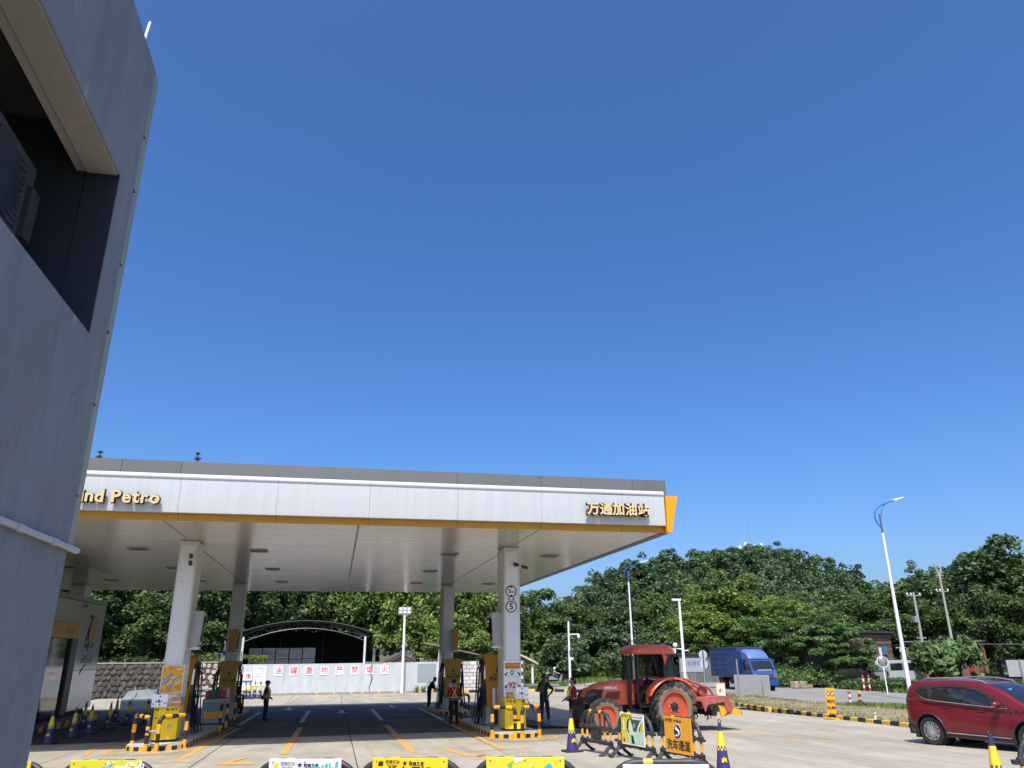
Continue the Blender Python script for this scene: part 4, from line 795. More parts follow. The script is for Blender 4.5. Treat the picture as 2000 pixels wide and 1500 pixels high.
MB().box(-7, 7, 11.2, 11.4, 0, 5.3).build('back_sheet', pm('dark_sheet', (0.012, 0.013, 0.013), .8), sd)
M_bstk = pm('stacked_brick', (0.34, 0.32, 0.30), 0.9, 0, 0.3, 9, 0.5, 14, 0.4, (0.05, 0.05, 0.05), rnd=0.2)
for i in range(5):
    for j in range(2):
        lab = f'{"upper" if j else "lower"} block stack, {["first", "second", "third", "fourth", "fifth"][i]} from the left under the arched shed'
        t = thing('block_stack', lab, 'block stack', (-8.3+1.28*i, 82.2, zs+1.55+1.05*j), 0, 'stacks of blocks under the shed'); dx = 0
        for r_ in range(5):
            bb = MB()
            for c_ in range(7): e = rng.uniform(-.02, .02); bb.box(0.02+0.17*c_, 0.18+0.17*c_, e, 0.9, 0.2*r_+0.01, 0.2*r_+0.185)
            bb.build('block_course', M_bstk, t)
t = thing('storage_plinth', 'dark raised plinth carrying the block stacks under the shed', 'plinth', (-2.5, 82, zs)); MB().bbox(-6.2, 3.5, 0, 2, 0, 1.53, 0.03).build('plinth_body', M_mort, t); MB().box(-6.2, 3.5, -0.01, 2.01, 1.4, 1.45).build('plinth_edge', M_conc2, t)
# little brick house and lean-to roofs
M_brick = pm('brick_red', (0.34, 0.13, 0.075), 0.9, 0, 0.2, 8, 0.4, 20, 0.3, (0.16, 0.1, 0.08), rnd=0.12)
hs_ = thing('brick_house', 'small red brick gable house rising behind the whitewashed wall', 'house', (6.35, 80, -0.5)); MB().prism([(-1.9, 0), (1.9, 0), (1.9, 1.9), (0, 2.85), (-1.9, 1.9)], 0, 6, 'y').build('gable_wall', M_brick, hs_)
for s in (-1, 1):
    b = MB(); b.prism([(0, 2.92), (s*2.35, 1.72), (s*2.35, 1.84), (0, 3.05)], -0.35, 6.3, 'y'); b.build('roof_slope', pm('old_tile', (0.11, 0.085, 0.07), .9, 0, .3, 6), hs_)
    b = MB(); b.prism([(0, 2.86), (s*2.2, 1.72), (s*2.2, 1.62), (0, 2.70)], -0.06, -0.003, 'y'); b.build('barge_board', M_wht, hs_)
def leanto(label, loc, poly, depth, posts, mat):
    t = thing('lean_to', label, 'lean-to', loc); MB().prism(poly, 0, depth, 'y').build('roof_sheet', mat, t)
    for (x, z) in posts: MB().bbox(x-.1, x+.1, 0.3, 0.5, 0, z, 0.02).build('post', M_wht, t)
    xs2 = [p[0] for p in poly]
    for k in range(5): u = min(xs2)+(max(xs2)-min(xs2))*(k+.5)/5; 
    return t
M_rust = pm('old_roof_sheet', (0.20, 0.17, 0.14), 0.8, 0, 0.3, 3, 0, 40, 0.5, (0.5, 0.47, 0.42), dscale=4)
leanto('rusty sheet roof sloping down behind the right rear column', (8.4, 78, zb), [(0, 4.18), (8.2, 2.45), (8.2, 2.35), (0, 4.05)], 3.5, ((1.6, 3.6), (7.6, 2.3)), M_rust)
leanto('old shelter with pale sloping roof right of the right column', (15.2, 76, zb), [(0.3, 4.0), (3.9, 2.35), (4.2, 2.1), (4.2, 2.0), (0.3, 3.85)], 4, ((3.7, 2.1),), pm('pale_roof', (0.55, 0.46, 0.36), .8, 0, .1, 3))
t = thing('plank_pile', 'low pile of grey planks under the old shelter', 'plank pile', (17.3, 71.5, zb), 0.1)
for k in range(6): MB().bbox(-0.2+rng.uniform(-.3, .3), 3.0, 0.25*(k % 3), 0.25*(k % 3)+.2, 0.1+0.14*(k//3), 0.22+0.14*(k//3), .01).build('plank', M_gry if k % 2 else M_rust, t)
# brick building on the right beyond the road
M_bk2 = pm('dark_brick', (0.20, 0.105, 0.08), 0.9, 0, 0.2, 6, 0.4, 20, 0.3, (0.09, 0.06, 0.05), rnd=0.15)
bb_ = thing('brick_building', 'dark flat roofed brick building behind the right lamp post', 'building', (42.5, 57.0, -0.3), 0.42); MB().box(-3.6, 3.2, 0, 6, 0, 4.0).build('wall', M_mort, bb_)
pk = None; cnt = 0
for j in range(15):
    for i in range(16):
        xc = -3.45+0.43*i+(0.2 if j % 2 else 0); zc = 0.14+0.262*j
        if xc > 3.1: continue
        if (abs(xc+0.55) < 0.55 and 2.05 < zc < 3.3) or (abs(xc-1.75) < 0.75 and 2.2 < zc < 3.2): continue
        if pk is None: o = pk = MB().box(-0.2, 0.2, -0.03, 0.02, -0.115, 0.115).build('brick', M_bk2, bb_)
        else: o = pk.copy(); COL.objects.link(o)
        o.location = (xc, rng.uniform(-.01, .01), zc); cnt += 1
MB().box(-3.9, 3.6, -0.3, 6.3, 4.02, 4.16).build('roof_slab', M_dgry, bb_); MB().box(-1.0, -0.1, -0.006, 0.0, 2.1, 3.25).build('window', M_glassd, bb_); w_ = MB().box(1.45, 2.35, -0.04, 0, 2.3, 3.1).build('window', pm('blue_glass', (0.1, .2, .32), .1), bb_); MB().box(1.05, 1.43, -0.05, -0.01, 2.2, 2.9).build('white_panel', M_wht, bb_)
for z in (0.9, 2.0): MB().box(-3.6, 3.2, -0.06, -0.032, z, z+0.08).build('string_course', M_conc2, bb_)
b2_ = thing('far_shack', 'broken brick shack half hidden under the dark trees on the right', 'shack', (52.5, 58, -0.3), 0.4); MB().box(-2.5, 2.5, 0, 4, 0, 2.6).build('wall', M_bk2, b2_); MB().box(-2.8, 2.8, -0.4, 4.2, 3.3, 3.4).build('roof', M_gry, b2_); MB().box(-0.3, 0.3, -0.1, -0.01, 0, 2.2).build('red_door', M_red, b2_)
for x in (-2.4, 2.4): MB().box(x-.1, x+.1, -0.3, -0.1, 0, 3.3).build('post', M_brick, b2_)
# roadside stall with blue lettering behind the tractor
t = thing('roadside_stall', 'grey corrugated roadside stall with blue lettered sheets behind the tractor', 'stall', (30.6, 68.0, -0.35), 0.0)
for i in range(18): MB().bbox(0.32*i, 0.32*i+0.3, 0, 0.08, 0, 2.45, 0.03).build('sheet_panel', pm('grey_sheet', (0.16, 0.17, 0.175), .6, .1, .2, 2, rnd=.2), t)
MB().box(-0.1, 5.9, -0.2, 3, 2.5, 2.6).build('roof', M_dgry, t)
for x in (0.1, 3.3): MB().box(x, x+2.2, -0.03, -0.004, 1.0, 2.2).build('sign_sheet', pm('faded_sheet', (.33, .36, .40), .6), t); text('lettering_text', '汽车修理', 0.5, pm('faded_blue', rgb('#3d5db0'), .6), t, (x+1.1, -0.034, 1.7))
# ================================================================ plastic barriers
M_bar = pm('barrier_plastic', (0.03, 0.031, 0.034), 0.5, 0, 0.25, 4, 0.05, 60, 0.5, (0.12, 0.11, 0.095), dscale=5)
M_slv = pm('yellow_sleeve', rgb('#F0A92E'), 0.4, 0, 0.08, 5)
M_syel = pm('sign_yellow', rgb('#F0CB2B'), 0.45, 0, 0.04, 3); M_slime = pm('sign_lime', rgb('#D5CF3A'), 0.45, 0, 0.05, 3); M_sorg = pm('sign_orange', rgb('#EBA42F'), 0.45, 0, 0.04, 3)
M_lav = pm('sign_white', (0.74, 0.74, 0.80), 0.45, 0, 0.03, 3); M_teal = pm('teal_print', rgb('#5FB5A6'), .5); M_grn = pm('green_print', rgb('#7FAE5A'), .5, 0, .3, 9); M_mint = pm('mint_print', rgb('#B7D6C4'), .5, 0, .12, 6)
BL = 1.46
def barrier(loc, rz, label, panel=None, h=1.0):
    t = thing('plastic_barrier', label, 'barrier', (loc[0], loc[1], gz(loc[1])), rz, 'black plastic barriers')
    L = BL/2; r = 0.042; R_ = 0.36; top = h-r
    arc = [(-L+0.05, 0, 0.60)]+[(-L+0.05+R_*(1-math.cos(a)), 0, top-R_+R_*math.sin(a)) for a in np.linspace(0, math.pi/2, 9)]
    MB().tube(arc+[(-x, y, z) for x, y, z in reversed(arc)], r, 12).build('arch_tube', M_bar, t, sm=True)
    MB().tube([(-L, 0, 0.60), (L, 0, 0.60)], 0.034, 10).build('middle_rail', M_bar, t); MB().tube([(-L, 0, 0.27), (L, 0, 0.27)], 0.045, 10).build('lower_rail', M_bar, t)
    xs = [-L+0.05, -L+0.30, -0.22, 0.22, L-0.30, L-0.05]
    for i, x in enumerate(xs):
        MB().tube([(x, 0, 0.27), (x, 0, 0.60)], 0.026, 8).build('bar', M_bar, t)
        if i in (0, 1, 4, 5): MB().lathe([(0.032, 0.36), (0.032, 0.53)], 10, 'z', (x, 0, 0)).build('yellow_sleeve', M_slv, t, sm=True)
        if i in (1, 2, 3, 4): MB().tube([(x, 0, 0.6), (x, 0, top-0.01 if i in (2, 3) else top-0.07)], 0.026, 8).build('bar', M_bar, t)
        for z in (0.27, 0.60): MB().bbox(x-0.05, x+0.05, -0.05, 0.05, z-0.05, z+0.05, 0.012).build('joint_block', M_bar, t)
    MB().bbox(-0.17, 0.17, -0.012, 0.012, 0.30, 0.585, 0.004).build('centre_plate', M_bar, t)
    for x, m in ((-0.2, M_slv), (0.27, M_slv if panel is None else M_bar)): MB().lathe([(0.047, -0.055), (0.047, 0.055)], 12, 'x', (x, 0, top)).build('top_band', m, t, sm=True)
    for s in (-1, 1):
        x = s*(L-0.06); f = t
        fo = MB()
        for q in (-1, 1):
            for dx in (-0.045, 0.045):
                fo.tube([(x+dx*0.4, 0, 0.26), (x+dx, q*0.13, 0.12), (x+dx*1.3, q*0.27, 0.02)], [0.028, 0.026, 0.024], 8)
            fo.tube([(x-0.06, q*0.2, 0.07), (x+0.06, q*0.2, 0.07)], 0.016, 6); fo.bbox(x-0.075, x+0.075, q*0.28-0.04, q*0.28+0.04, 0.0, 0.045, 0.012)
        fo.bbox(x-0.05, x+0.05, -0.05, 0.05, 0.16, 0.30, 0.012); fo.build('foot', M_bar, t)
        MB().bbox(x+s*0.05, x+s*0.14, -0.03, 0.03, 0.56, 0.61, 0.01).build('hook', M_bar, t)
    if panel: panel(t)
    return t
def board(t, mat, w=0.92, z0=0.33, z1=1.0): MB().bbox(-w/2, w/2, -0.075, -0.05, z0, z1, 0.004).build('sign_board', mat, t); [MB().lathe([(0.008, -0.08), (0.008, -0.074)], 8, 'y', (x, 0, z1-0.04)).build('rivet', M_prn, t) for x in (-w/2+.05, 0, w/2-.05)]
def logos(t, z, x=-0.36, c=None):
    c = c or M_prn
    b = MB(); b.prism([(x, z-0.03), (x+0.01, z+0.03), (x+0.03, z+0.012), (x+0.035, z+0.04), (x+0.05, z+0.012), (x+0.07, z+0.03), (x+0.06, z-0.03)], -0.078, -0.0755, 'y'); b.build('logo_mark', c if c is not M_prn else M_prn, t)
    text('lettering_text', '冠德石油', 0.045, M_gry if c is not M_prn else M_prn, t, (x+0.18, -0.077, z+0.012)); text('lettering_text', 'Kind Petro', 0.03, M_gry if c is not M_prn else M_prn, t, (x+0.18, -0.077, z-0.024))
    star(0.032, M_prn, t, (x+0.335, -0.0755, z)); text('lettering_text', '冠德五星', 0.048, M_navy, t, (x+0.48, -0.077, z-0.01), offset=.0008)
def tri(t, pts, m, name='print_shape', y=-0.0775): MB().prism(pts, y-0.001, y+0.0015, 'y').build(name, m, t)
def p_yel1(t): board(t, M_syel, 0.9); [MB().box(a, c, -0.078, -0.0755, p, q).build('print_line', M_card, t) for a, c, p, q in ((-0.4, 0.36, 0.9, 0.915), (0.345, 0.36, 0.4, 0.9), (-0.4, 0.36, 0.4, 0.415))]; text('lettering_text', '欢迎光临', 0.14, M_prn, t, (0, -0.077, 0.65))
def p_lime(t):
    board(t, M_slime, 0.94); tri(t, [(-0.12, 0.90), (0.08, 0.955), (0.085, 0.925), (-0.11, 0.87)], M_sky); text('lettering_text', '新一代的', 0.13, M_card, t, (0.25, -0.077, 0.91), offset=.004); tri(t, [(-0.37, 0.86), (-0.29, 0.95), (-0.2, 0.90), (-0.28, 0.82)], pm('olive_print', rgb('#B9B33A'), .5)); tri(t, [(-0.05, 0.85), (0.0, 0.87), (0.0, 0.8), (-0.05, 0.8)], M_grn); text('lettering_text', '汽油', 0.2, M_card, t, (0.2, -0.077, 0.66))
def p_white(t):
    board(t, M_lav, 0.92); logos(t, 0.93, -0.40, M_slime); MB().box(-0.115, -0.112, -0.078, -0.0755, 0.9, 0.97).build('rule', M_gry, t); q = random.Random(3); x = 0.02
    while x < 0.40: w_ = q.uniform(.02, .05); hh = q.uniform(.02, .09)+0.12*x; tri(t, [(x, 0.84), (x+w_, 0.84), (x+w_, 0.84+hh), (x, 0.84+hh)], M_teal); x += w_+q.uniform(0, .02)
    text('lettering_text', '绿色加油站', 0.12, M_prn, t, (0, -0.077, 0.62))
def p_yel2(t): board(t, M_syel, 0.94); logos(t, 0.94, -0.40); text('lettering_text', '洗车须知', 0.135, M_prn, t, (0.0, -0.077, 0.83), offset=.004); [text('lettering_text', s, 0.06, M_prn, t, (0, -0.077, 0.70-0.09*i)) for i, s in enumerate(('请按顺序排队等候', '关闭车窗收起天线', '听从工作人员指挥'))]
def p_green(t):
    board(t, M_slime, 0.96)
    q = random.Random(5)
    for k in range(9): x, z = q.uniform(-.42, .3), q.uniform(.6, .95); s = q.uniform(.04, .09); tri(t, [(x, z), (x+s, z+s*.5), (x+s*.4, z-s)], pm('pale_lime', rgb('#E3E27A'), .5) if k % 2 else M_grn, y=-0.0765)
    tri(t, [(0.1, 0.80), (0.30, 0.94), (0.34, 0.88), (0.36, 0.80)], M_sky); tri(t, [(-0.14, 0.99), (0.0, 0.98), (-0.12, 0.93)], M_card)
def p_white2(t): board(t, M_lav, 1.0, 0.3, 0.945); text('lettering_text', '温馨提示', 0.14, M_prn, t, (0, -0.077, 0.7))
def p_ad(t):
    board(t, M_card, 0.94, 0.30, 0.98); tri(t, [(-0.46, 0.34), (0.46, 0.34), (0.46, 0.97), (-0.46, 0.97)], M_slime, y=-0.0762); tri(t, [(-0.14, 0.34), (0.46, 0.34), (0.46, 0.60), (-0.24, 0.60)], M_mint); tri(t, [(-0.2, 0.60), (0.3, 0.60), (0.38, 0.78), (0.46, 0.84), (0.46, 0.90), (-0.05, 0.90), (-0.15, 0.8)], pm('dark_green_print', rgb('#3c5a34'), .5, 0, .5, 12), y=-0.0770); tri(t, [(0.0, 0.86), (0.46, 0.86), (0.46, 0.95), (0.0, 0.95)], M_card, y=-0.079); text('lettering_text', '请勿占用洗车通道停车', 0.045, M_gry, t, (0.23, -0.081, 0.905)); logos(t, 0.92, -0.43)
    tri(t, [(0.18, 0.60), (0.24, 0.72), (0.34, 0.83), (0.46, 0.88), (0.46, 0.84), (0.36, 0.78), (0.28, 0.68), (0.26, 0.6)], M_lav, y=-0.0785)
    pts = [(-0.10+0.13*math.cos(a), 0.70+0.17*math.sin(a)) for a in np.linspace(0.6, 4.2, 12)]; tri(t, pts, M_prn, y=-0.0785)
    tri(t, [(-0.16, 0.62), (-0.13, 0.80), (-0.07, 0.86), (-0.03, 0.80), (0.0, 0.70), (0.04, 0.58), (0.02, 0.50), (-0.06, 0.52)], pm('cream_print', rgb('#E3D9B4'), .5, 0, .2, 14), y=-0.080); tri(t, [(-0.06, 0.52), (0.02, 0.52), (0.08, 0.34), (-0.04, 0.34)], M_prn, y=-0.080); tri(t, [(0.02, 0.66), (0.12, 0.69), (0.13, 0.78), (0.04, 0.77)], M_sky, y=-0.080)
    tri(t, [(-0.38, 0.60), (-0.34, 0.60), (-0.34, 0.82), (-0.38, 0.82)], M_card); tri(t, [(-0.36+0.045*math.cos(a), 0.39+0.045*math.sin(a)) for a in np.linspace(0, 6.28, 13)[:-1]], M_red)
def p_lane(t):
    board(t, M_sorg, 0.94, 0.27, 0.98); logos(t, 0.91, -0.42)
    tri(t, [(-0.005+0.135*math.cos(a), 0.70+0.15*math.sin(a)) for a in np.linspace(0, 6.28, 29)[:-1]], M_card, y=-0.0768); tri(t, [(-0.005+0.125*math.cos(a), 0.70+0.14*math.sin(a)) for a in np.linspace(0, 6.28, 29)[:-1]], M_navy, y=-0.078)
    MB().tube([(-0.06, -0.081, 0.62), (0.02, -0.081, 0.62), (0.055, -0.081, 0.65), (0.055, -0.081, 0.70), (0.02, -0.081, 0.735), (-0.03, -0.081, 0.75)], 0.018, 6).build('arrow_mark', M_card, t); tri(t, [(-0.085, 0.755), (-0.02, 0.82), (-0.01, 0.70)], M_card, 'arrow_mark', y=-0.082)
    text('lettering_text', '洗车通道', 0.215, M_prn, t, (0.0, -0.0775, 0.42), offset=.004, sx=0.95)
B = [((-3.55-0.55, 11.9), 'yellow signed barrier half hidden by the grey building', p_yel1), ((-2.72, 11.5), 'lime barrier sign with white characters and blue tag', p_lime), ((-0.26, 10.8), 'white barrier sign with logos and teal skyline', p_white), ((1.01, 10.45), 'yellow barrier sign with logos and black heading', p_yel2), ((2.38, 10.05), 'lime barrier sign with blue corner shape', p_green), ((3.88, 9.25), 'white barrier sign with only its top edge in view', p_white2)]
for (p, lb, pn) in B: barrier(p, -0.29, lb, pn)
dirb = math.atan2(-1.70, 0.38)
barrier((6.55, 19.9), dirb, 'plain black barrier with yellow sleeves, beside the cone nearest the pumps'); barrier((6.98, 18.28), dirb, 'barrier with a yellow green photo poster in front of the tractor', p_ad); barrier((7.36, 16.58), dirb, 'barrier with an orange car wash lane sign', p_lane)
barrier((10.95, 10.6), -0.2, 'plain barrier at the right edge in front of the red car')
# ================================================================ traffic cones
M_purp = pm('cone_purple', rgb('#3a3070'), 0.5, 0, 0.15, 4, 0, 40, 0.35, (0.10, 0.08, 0.13), dscale=5); M_cy = pm('cone_yellow', rgb('#E6CE2E'), 0.5, 0, 0.1, 4, 0, 40, 0.3, (0.35, 0.3, 0.12), dscale=5)
M_pdk = pm('cone_tip', rgb('#39304f'), .5)
def cone_proto(loc, label, group):
    t = thing('traffic_cone', label, 'traffic cone', loc, 0, group)
    def rr(z): return 0.145-0.115*z/0.9
    MB().bbox(-0.22, 0.22, -0.22, 0.22, 0, 0.035, 0.015).build('base', M_rub, t)
    for z0, z1, m, nm in ((0.036, 0.42, M_purp, 'lower_band'), (0.50, 0.76, M_cy, 'yellow_band'), (0.761, 0.90, M_pdk, 'tip')): MB().lathe([(rr(z0), z0), (rr(z1), z1)], 18, 'z').build(nm, m, t, sm=True)
    for k in range(16):
        for j in range(2):
            z0, z1 = 0.421+0.04*j, 0.459+0.04*j; a0, a1 = 2*math.pi*k/16, 2*math.pi*(k+1)/16
            if j == 0 and k % 2: m = M_cy
            elif j == 1 and k % 2 == 0: m = M_cy
            else: m = M_purp
            MB().add([(rr(z0)*math.cos(a0), rr(z0)*math.sin(a0), z0), (rr(z0)*math.cos(a1), rr(z0)*math.sin(a1), z0), (rr(z1)*math.cos(a1), rr(z1)*math.sin(a1), z1), (rr(z1)*math.cos(a0), rr(z1)*math.sin(a0), z1)], [(0, 1, 2, 3)]).build('check', m, t)
    MB().tube([(0.03*math.cos(a), 0, 0.93+0.03*math.sin(a)) for a in np.linspace(0, 6.28, 13)[:-1]], 0.008, 6, closed=True).build('ring', M_pdk, t)
    s = MB(); zc = 0.26; y = -rr(zc)-0.004; s.prism([(-0.05, zc-0.05), (-0.04, zc+0.04), (-0.015, zc+0.02), (0.0, zc+0.06), (0.02, zc+0.02), (0.045, zc+0.04), (0.05, zc-0.05), (0.02, zc-0.02)], y-0.012, y+0.02, 'y'); s.build('emblem', M_cy, t)
    return t
CONES = [((6.07, 20.45), 0, 'cone beside the plain barrier, nearest the right pump island'), ((7.66, 15.32), 0, 'cone at the right end of the car wash barriers'), ((8.35, 22.9), 0, 'cone in front of the tractor front wheel'), ((10.15, 11.1), 0, 'cone in front of the red car at the right edge'),
         ((-8.54, 28.3), 1, 'shaded cone by the shop, nearest the camera'), ((-8.5, 30.5), 1, 'second shaded cone by the shop counted from the camera'), ((-8.48, 32.3), 1, 'third shaded cone by the shop counted from the camera'), ((-8.5, 34.9), 1, 'fourth shaded cone by the shop counted from the camera'), ((-8.3, 37.0), 1, 'shaded cone by the shop with its tip against the bright ground'), ((-7.7, 37.6), 1, 'shaded cone nearest the left front island'), ((-9.7, 36.0), 1, 'cone closest to the shop wall'), ((-9.5, 40.0), 1, 'cone behind the others towards the wash table'),
         ((-6.95, 64.5), 2, 'far cone by the whitewashed wall, first from the left'), ((-6.55, 65.2), 2, 'far cone by the whitewashed wall, second from the left'), ((-6.2, 64.6), 2, 'far cone by the whitewashed wall, third from the left'), ((-5.9, 65.6), 2, 'far cone by the whitewashed wall, fourth from the left'), ((-5.45, 65.0), 2, 'far cone by the whitewashed wall, fifth from the left'), ((-4.95, 65.6), 2, 'far cone by the whitewashed wall, rightmost')]
GRP = ['cones around the barriers', 'cones beside the shop', 'cones by the whitewashed wall']; c0 = None
for (p, gi, lb) in CONES:
    if c0 is None: c0 = cone_proto((0, 0, 0), lb, GRP[gi]); o = c0
    else: o = copy_tree(c0)
    o.location = (p[0], p[1], gz(p[1])+0.004); o.rotation_euler = (0, 0, rng.uniform(-.4, .4)); o['label'] = lb; o['group'] = GRP[gi]; s_ = 1.03 if gi < 2 else 1.3; o.scale = (s_, s_, s_)

# ================================================================ lamp posts and poles
M_lblue = pm('lamp_blue', rgb('#2f62b5'), 0.4, 0.2, 0.1, 2); M_pole = pm('pole_white', (0.80, 0.80, 0.79), 0.4, 0, 0.04, 2, 0, 40, .2, (.5, .48, .45))
def street_lamp(loc, H, label, rz=0.0):
    t = thing('street_lamp', label, 'street lamp', loc, rz, 'tall curved arm street lamps')
    MB().tube([(0, 0, 0), (0, 0, H)], [0.12, 0.075], 14).build('pole', M_pole, t, sm=True); MB().lathe([(0.2, 0), (0.2, 0.03), (0.14, 0.05)], 12).build('base_plate', M_gry, t)
    MB().tube([(0, 0, H+0.002), (0, 0, H+1.15)], 0.06, 10).build('upper_stem', pm('stem_grey', rgb('#5b7488'), .4, .3), t)
    c = [(-0.02, 0, H+0.32), (-0.30, 0, H+0.52), (-0.46, 0, H+0.85), (-0.42, 0, H+1.18), (-0.15, 0, H+1.48), (0.35, 0, H+1.74), (1.0, 0, H+1.96), (1.55, 0, H+2.12)]
    MB().tube(c, [0.035, 0.035, 0.035, 0.035, 0.035, 0.035, 0.03, 0.03], 8).build('curved_arm', M_lblue, t, sm=True)
    MB().tube([(0.02, 0, H+0.5), (0.12, 0, H+1.1), (0.32, 0, H+1.45), (0.62, 0, H+1.80)], 0.025, 8).build('brace', M_lblue, t, sm=True)
    b = MB(); b.T = Matrix.Translation((1.5, 0, H+2.10)) @ Matrix.Rotation(-0.28, 4, 'Y'); b.bbox(0, 0.35, -0.14, 0.14, -0.05, 0.08, 0.03); b.bbox(0.3, 0.95, -0.13, 0.13, -0.02, 0.04, 0.015); b.build('lamp_head', M_wht, t)
    return t
street_lamp((32.35, 40.6, tz(32.35, 40.6)), 9.45, 'tall white street lamp with blue curved arm beside the red car', 0.25); street_lamp((30.6, 79.5, -0.35), 9.9, 'far street lamp with blue curved arm behind the tractor', 0.1)
def flood_pole(loc, H, label, kind):
    t = thing('floodlight_pole', label, 'light pole', loc); MB().tube([(0, 0, 0), (0, 0, H)], [0.13, 0.09], 12).build('pole', M_pole, t, sm=True); MB().lathe([(0.22, 0), (0.22, 0.03)], 12).build('base_plate', M_gry, t)
    if kind == 'T': 
        MB().bbox(-0.6, 0.15, -0.1, 0.1, H-0.08, H+0.08, .02).build('lamp_head', M_wht, t); MB().tube([(0, 0, 2.75), (0.45, 0, 2.75)], 0.035, 8).build('camera_arm', M_wht, t)
        MB().sphere((-0.62, 0, 3.15), 0.18).build('dome_camera', M_wht, t); MB().tube([(0, 0, 2.85), (-0.62, 0, 2.9), (-0.62, 0, 3.0)], 0.04, 8).build('camera_arm', M_wht, t)
    if kind == 'cam':
        MB().bbox(-0.15, 0.35, -0.15, 0.15, H-0.05, H+0.3, .03).build('floodlight', M_dgry, t); MB().tube([(0, 0, H-1.35), (1.05, 0, H-1.3)], 0.05, 8).build('camera_arm', M_wht, t); MB().lathe([(0.06, 0), (0.14, -0.08), (0.14, -0.3), (0.05, -0.45)], 12, 'z', (1.0, 0, H-1.32)).build('dome_camera', M_wht, t)
        MB().bbox(-0.02, 0.35, -0.2, 0.1, H-3.3, H-2.8, .03).build('control_box', M_dgry, t); MB().sphere((0.25, 0, H-3.6), 0.17).build('horn', M_wht, t)
    if kind == 'grid':
        MB().bbox(-0.55, 0.55, -0.1, 0.1, H-0.15, H+0.45, .02).build('lamp_frame', M_gry, t)
        for x in (-0.35, 0, 0.35):
            for z in (0.0, 0.27): MB().bbox(x-.12, x+.12, -0.16, -0.105, H-0.05+z, H+0.15+z, .02).build('lamp_cell', M_card, t)
flood_pole((26.4, 57.8, tz(26.4, 57.8)), 6.55, 'white T-shaped light pole right of the tractor cab', 'T'); flood_pole((22.3, 75.0, -0.67), 6.1, 'white camera pole behind the man in black', 'cam'); flood_pole((5.63, 68.3, -0.67), 6.45, 'white floodlight pole in front of the whitewashed wall', 'grid')
M_cpole = pm('concrete_pole', (0.36, 0.35, 0.32), 0.9, 0, .15, 2, 0, 40, .4, (.3, .28, .25))
def util_pole(loc, H, label, kind=0):
    t = thing('utility_pole', label, 'utility pole', loc); MB().tube([(0, 0, 0), (0, 0, H)], [0.14, 0.09], 12).build('pole', M_cpole, t, sm=True)
    for z, l in ((H-0.25, 0.7), (H-3.6, 0.45), (H-5.4, .45)) if kind == 0 else ((H-0.5, 0.4), (H-1.9, 0.65)): MB().bbox(-l, l, -0.05, 0.05, z-.05, z+.05, .01).build('cross_arm', M_gry, t)
    for x in (-0.6, -0.25, 0.6): MB().lathe([(0.05, 0), (0.08, 0.06), (0.04, 0.16), (0.06, 0.2)], 10, 'z', (x, 0, H-0.2 if kind == 0 else H-1.85)).build('insulator', M_wht, t)
    if kind == 0: MB().bbox(-0.45, -0.12, -0.2, 0.1, H-2.4, H-1.9, .02).build('junction_box', M_gry, t); MB().lathe([(0.185, 0), (0.185, 0.35)], 12, 'z', (0, 0, 0.9)).build('yellow_band', M_yel, t)
    else:
        for x in (-0.2, 0.2): MB().tube([(x*0.4, 0, H-0.6), (x*2, 0, H+0.6)], 0.06, 8).build('fork', M_cpole, t)
        MB().bbox(-0.15, 0.6, -0.5, -0.1, 1.0, 2.2, .05).build('transformer_box', M_gry, t)
util_pole((46.8, 56.3, -0.3), 7.2, 'leaning concrete utility pole right of the brick building'); util_pole((54.0, 61.2, -0.3), 9.6, 'dark concrete utility pole with forked top among the trees', 1)
t = thing('thin_post', 'thin pale post left of the concrete utility pole', 'post', (43.6, 55.0, -0.28)); MB().tube([(0, 0, 0), (0, 0, 2.9)], 0.06, 8).build('pole', M_pole, t); MB().box(-0.4, 0.5, -0.04, 0.04, 2.8, 2.9).build('cross_arm', M_gry, t)
def wire(pts, label, r=0.02, sag=0.5):
    a, c = Vector(pts[0]), Vector(pts[1]); t = thing('overhead_wire', label, 'wire', tuple(a)); P = []
    for k in range(13): u = k/12; q = (c-a)*u; q.z -= sag*4*u*(1-u); P.append(q)
    MB().tube(P, r, 5).build('cable', M_blk, t)
wire(((46.8, 56.3, 2.85), (24.5, 66, 3.4)), 'low sagging black cable across the trees to the utility pole', 0.035, 0.4); wire(((46.8, 56.3, 2.9), (70, 44, 3.4)), 'black cable running right from the utility pole', 0.035, 0.4)
wire(((-20, 118, 11.4), (40, 112, 10.2)), 'upper power line in the gap left of the hill', 0.03, .4); wire(((-20, 118, 9.4), (42, 112, 8.4)), 'lower power line in the gap left of the hill', 0.03, .4); wire(((54.0, 61.2, 9.2), (90, 66, 11)), 'power line running right from the forked pole', 0.025, .3)
# convex mirror
t = thing('convex_mirror', 'round convex traffic mirror on a thin post beyond the road', 'mirror', (35.2, 46.3, -0.27)); MB().tube([(0, 0, 0), (0, 0, 1.75)], 0.04, 8).build('pole', M_pole, t); b = MB(); b.T = Matrix.Translation((0, 0, 1.95)) @ Matrix.Rotation(-0.35, 4, 'Z'); b.lathe([(0.34, 0.02), (0.32, -0.02), (0.24, -0.07), (0.10, -0.10)], 20, 'y'); b.build('mirror_disc', pm('mirror_face', (0.5, 0.48, 0.42), .08, .9), t, sm=True); b = MB(); b.T = Matrix.Translation((0, 0, 1.95)) @ Matrix.Rotation(-0.35, 4, 'Z'); b.tube([(0.34*math.cos(a), 0, 0.34*math.sin(a)) for a in np.linspace(0, 6.28, 25)[:-1]], 0.025, 6, closed=True); b.build('mirror_rim', M_wht, t)
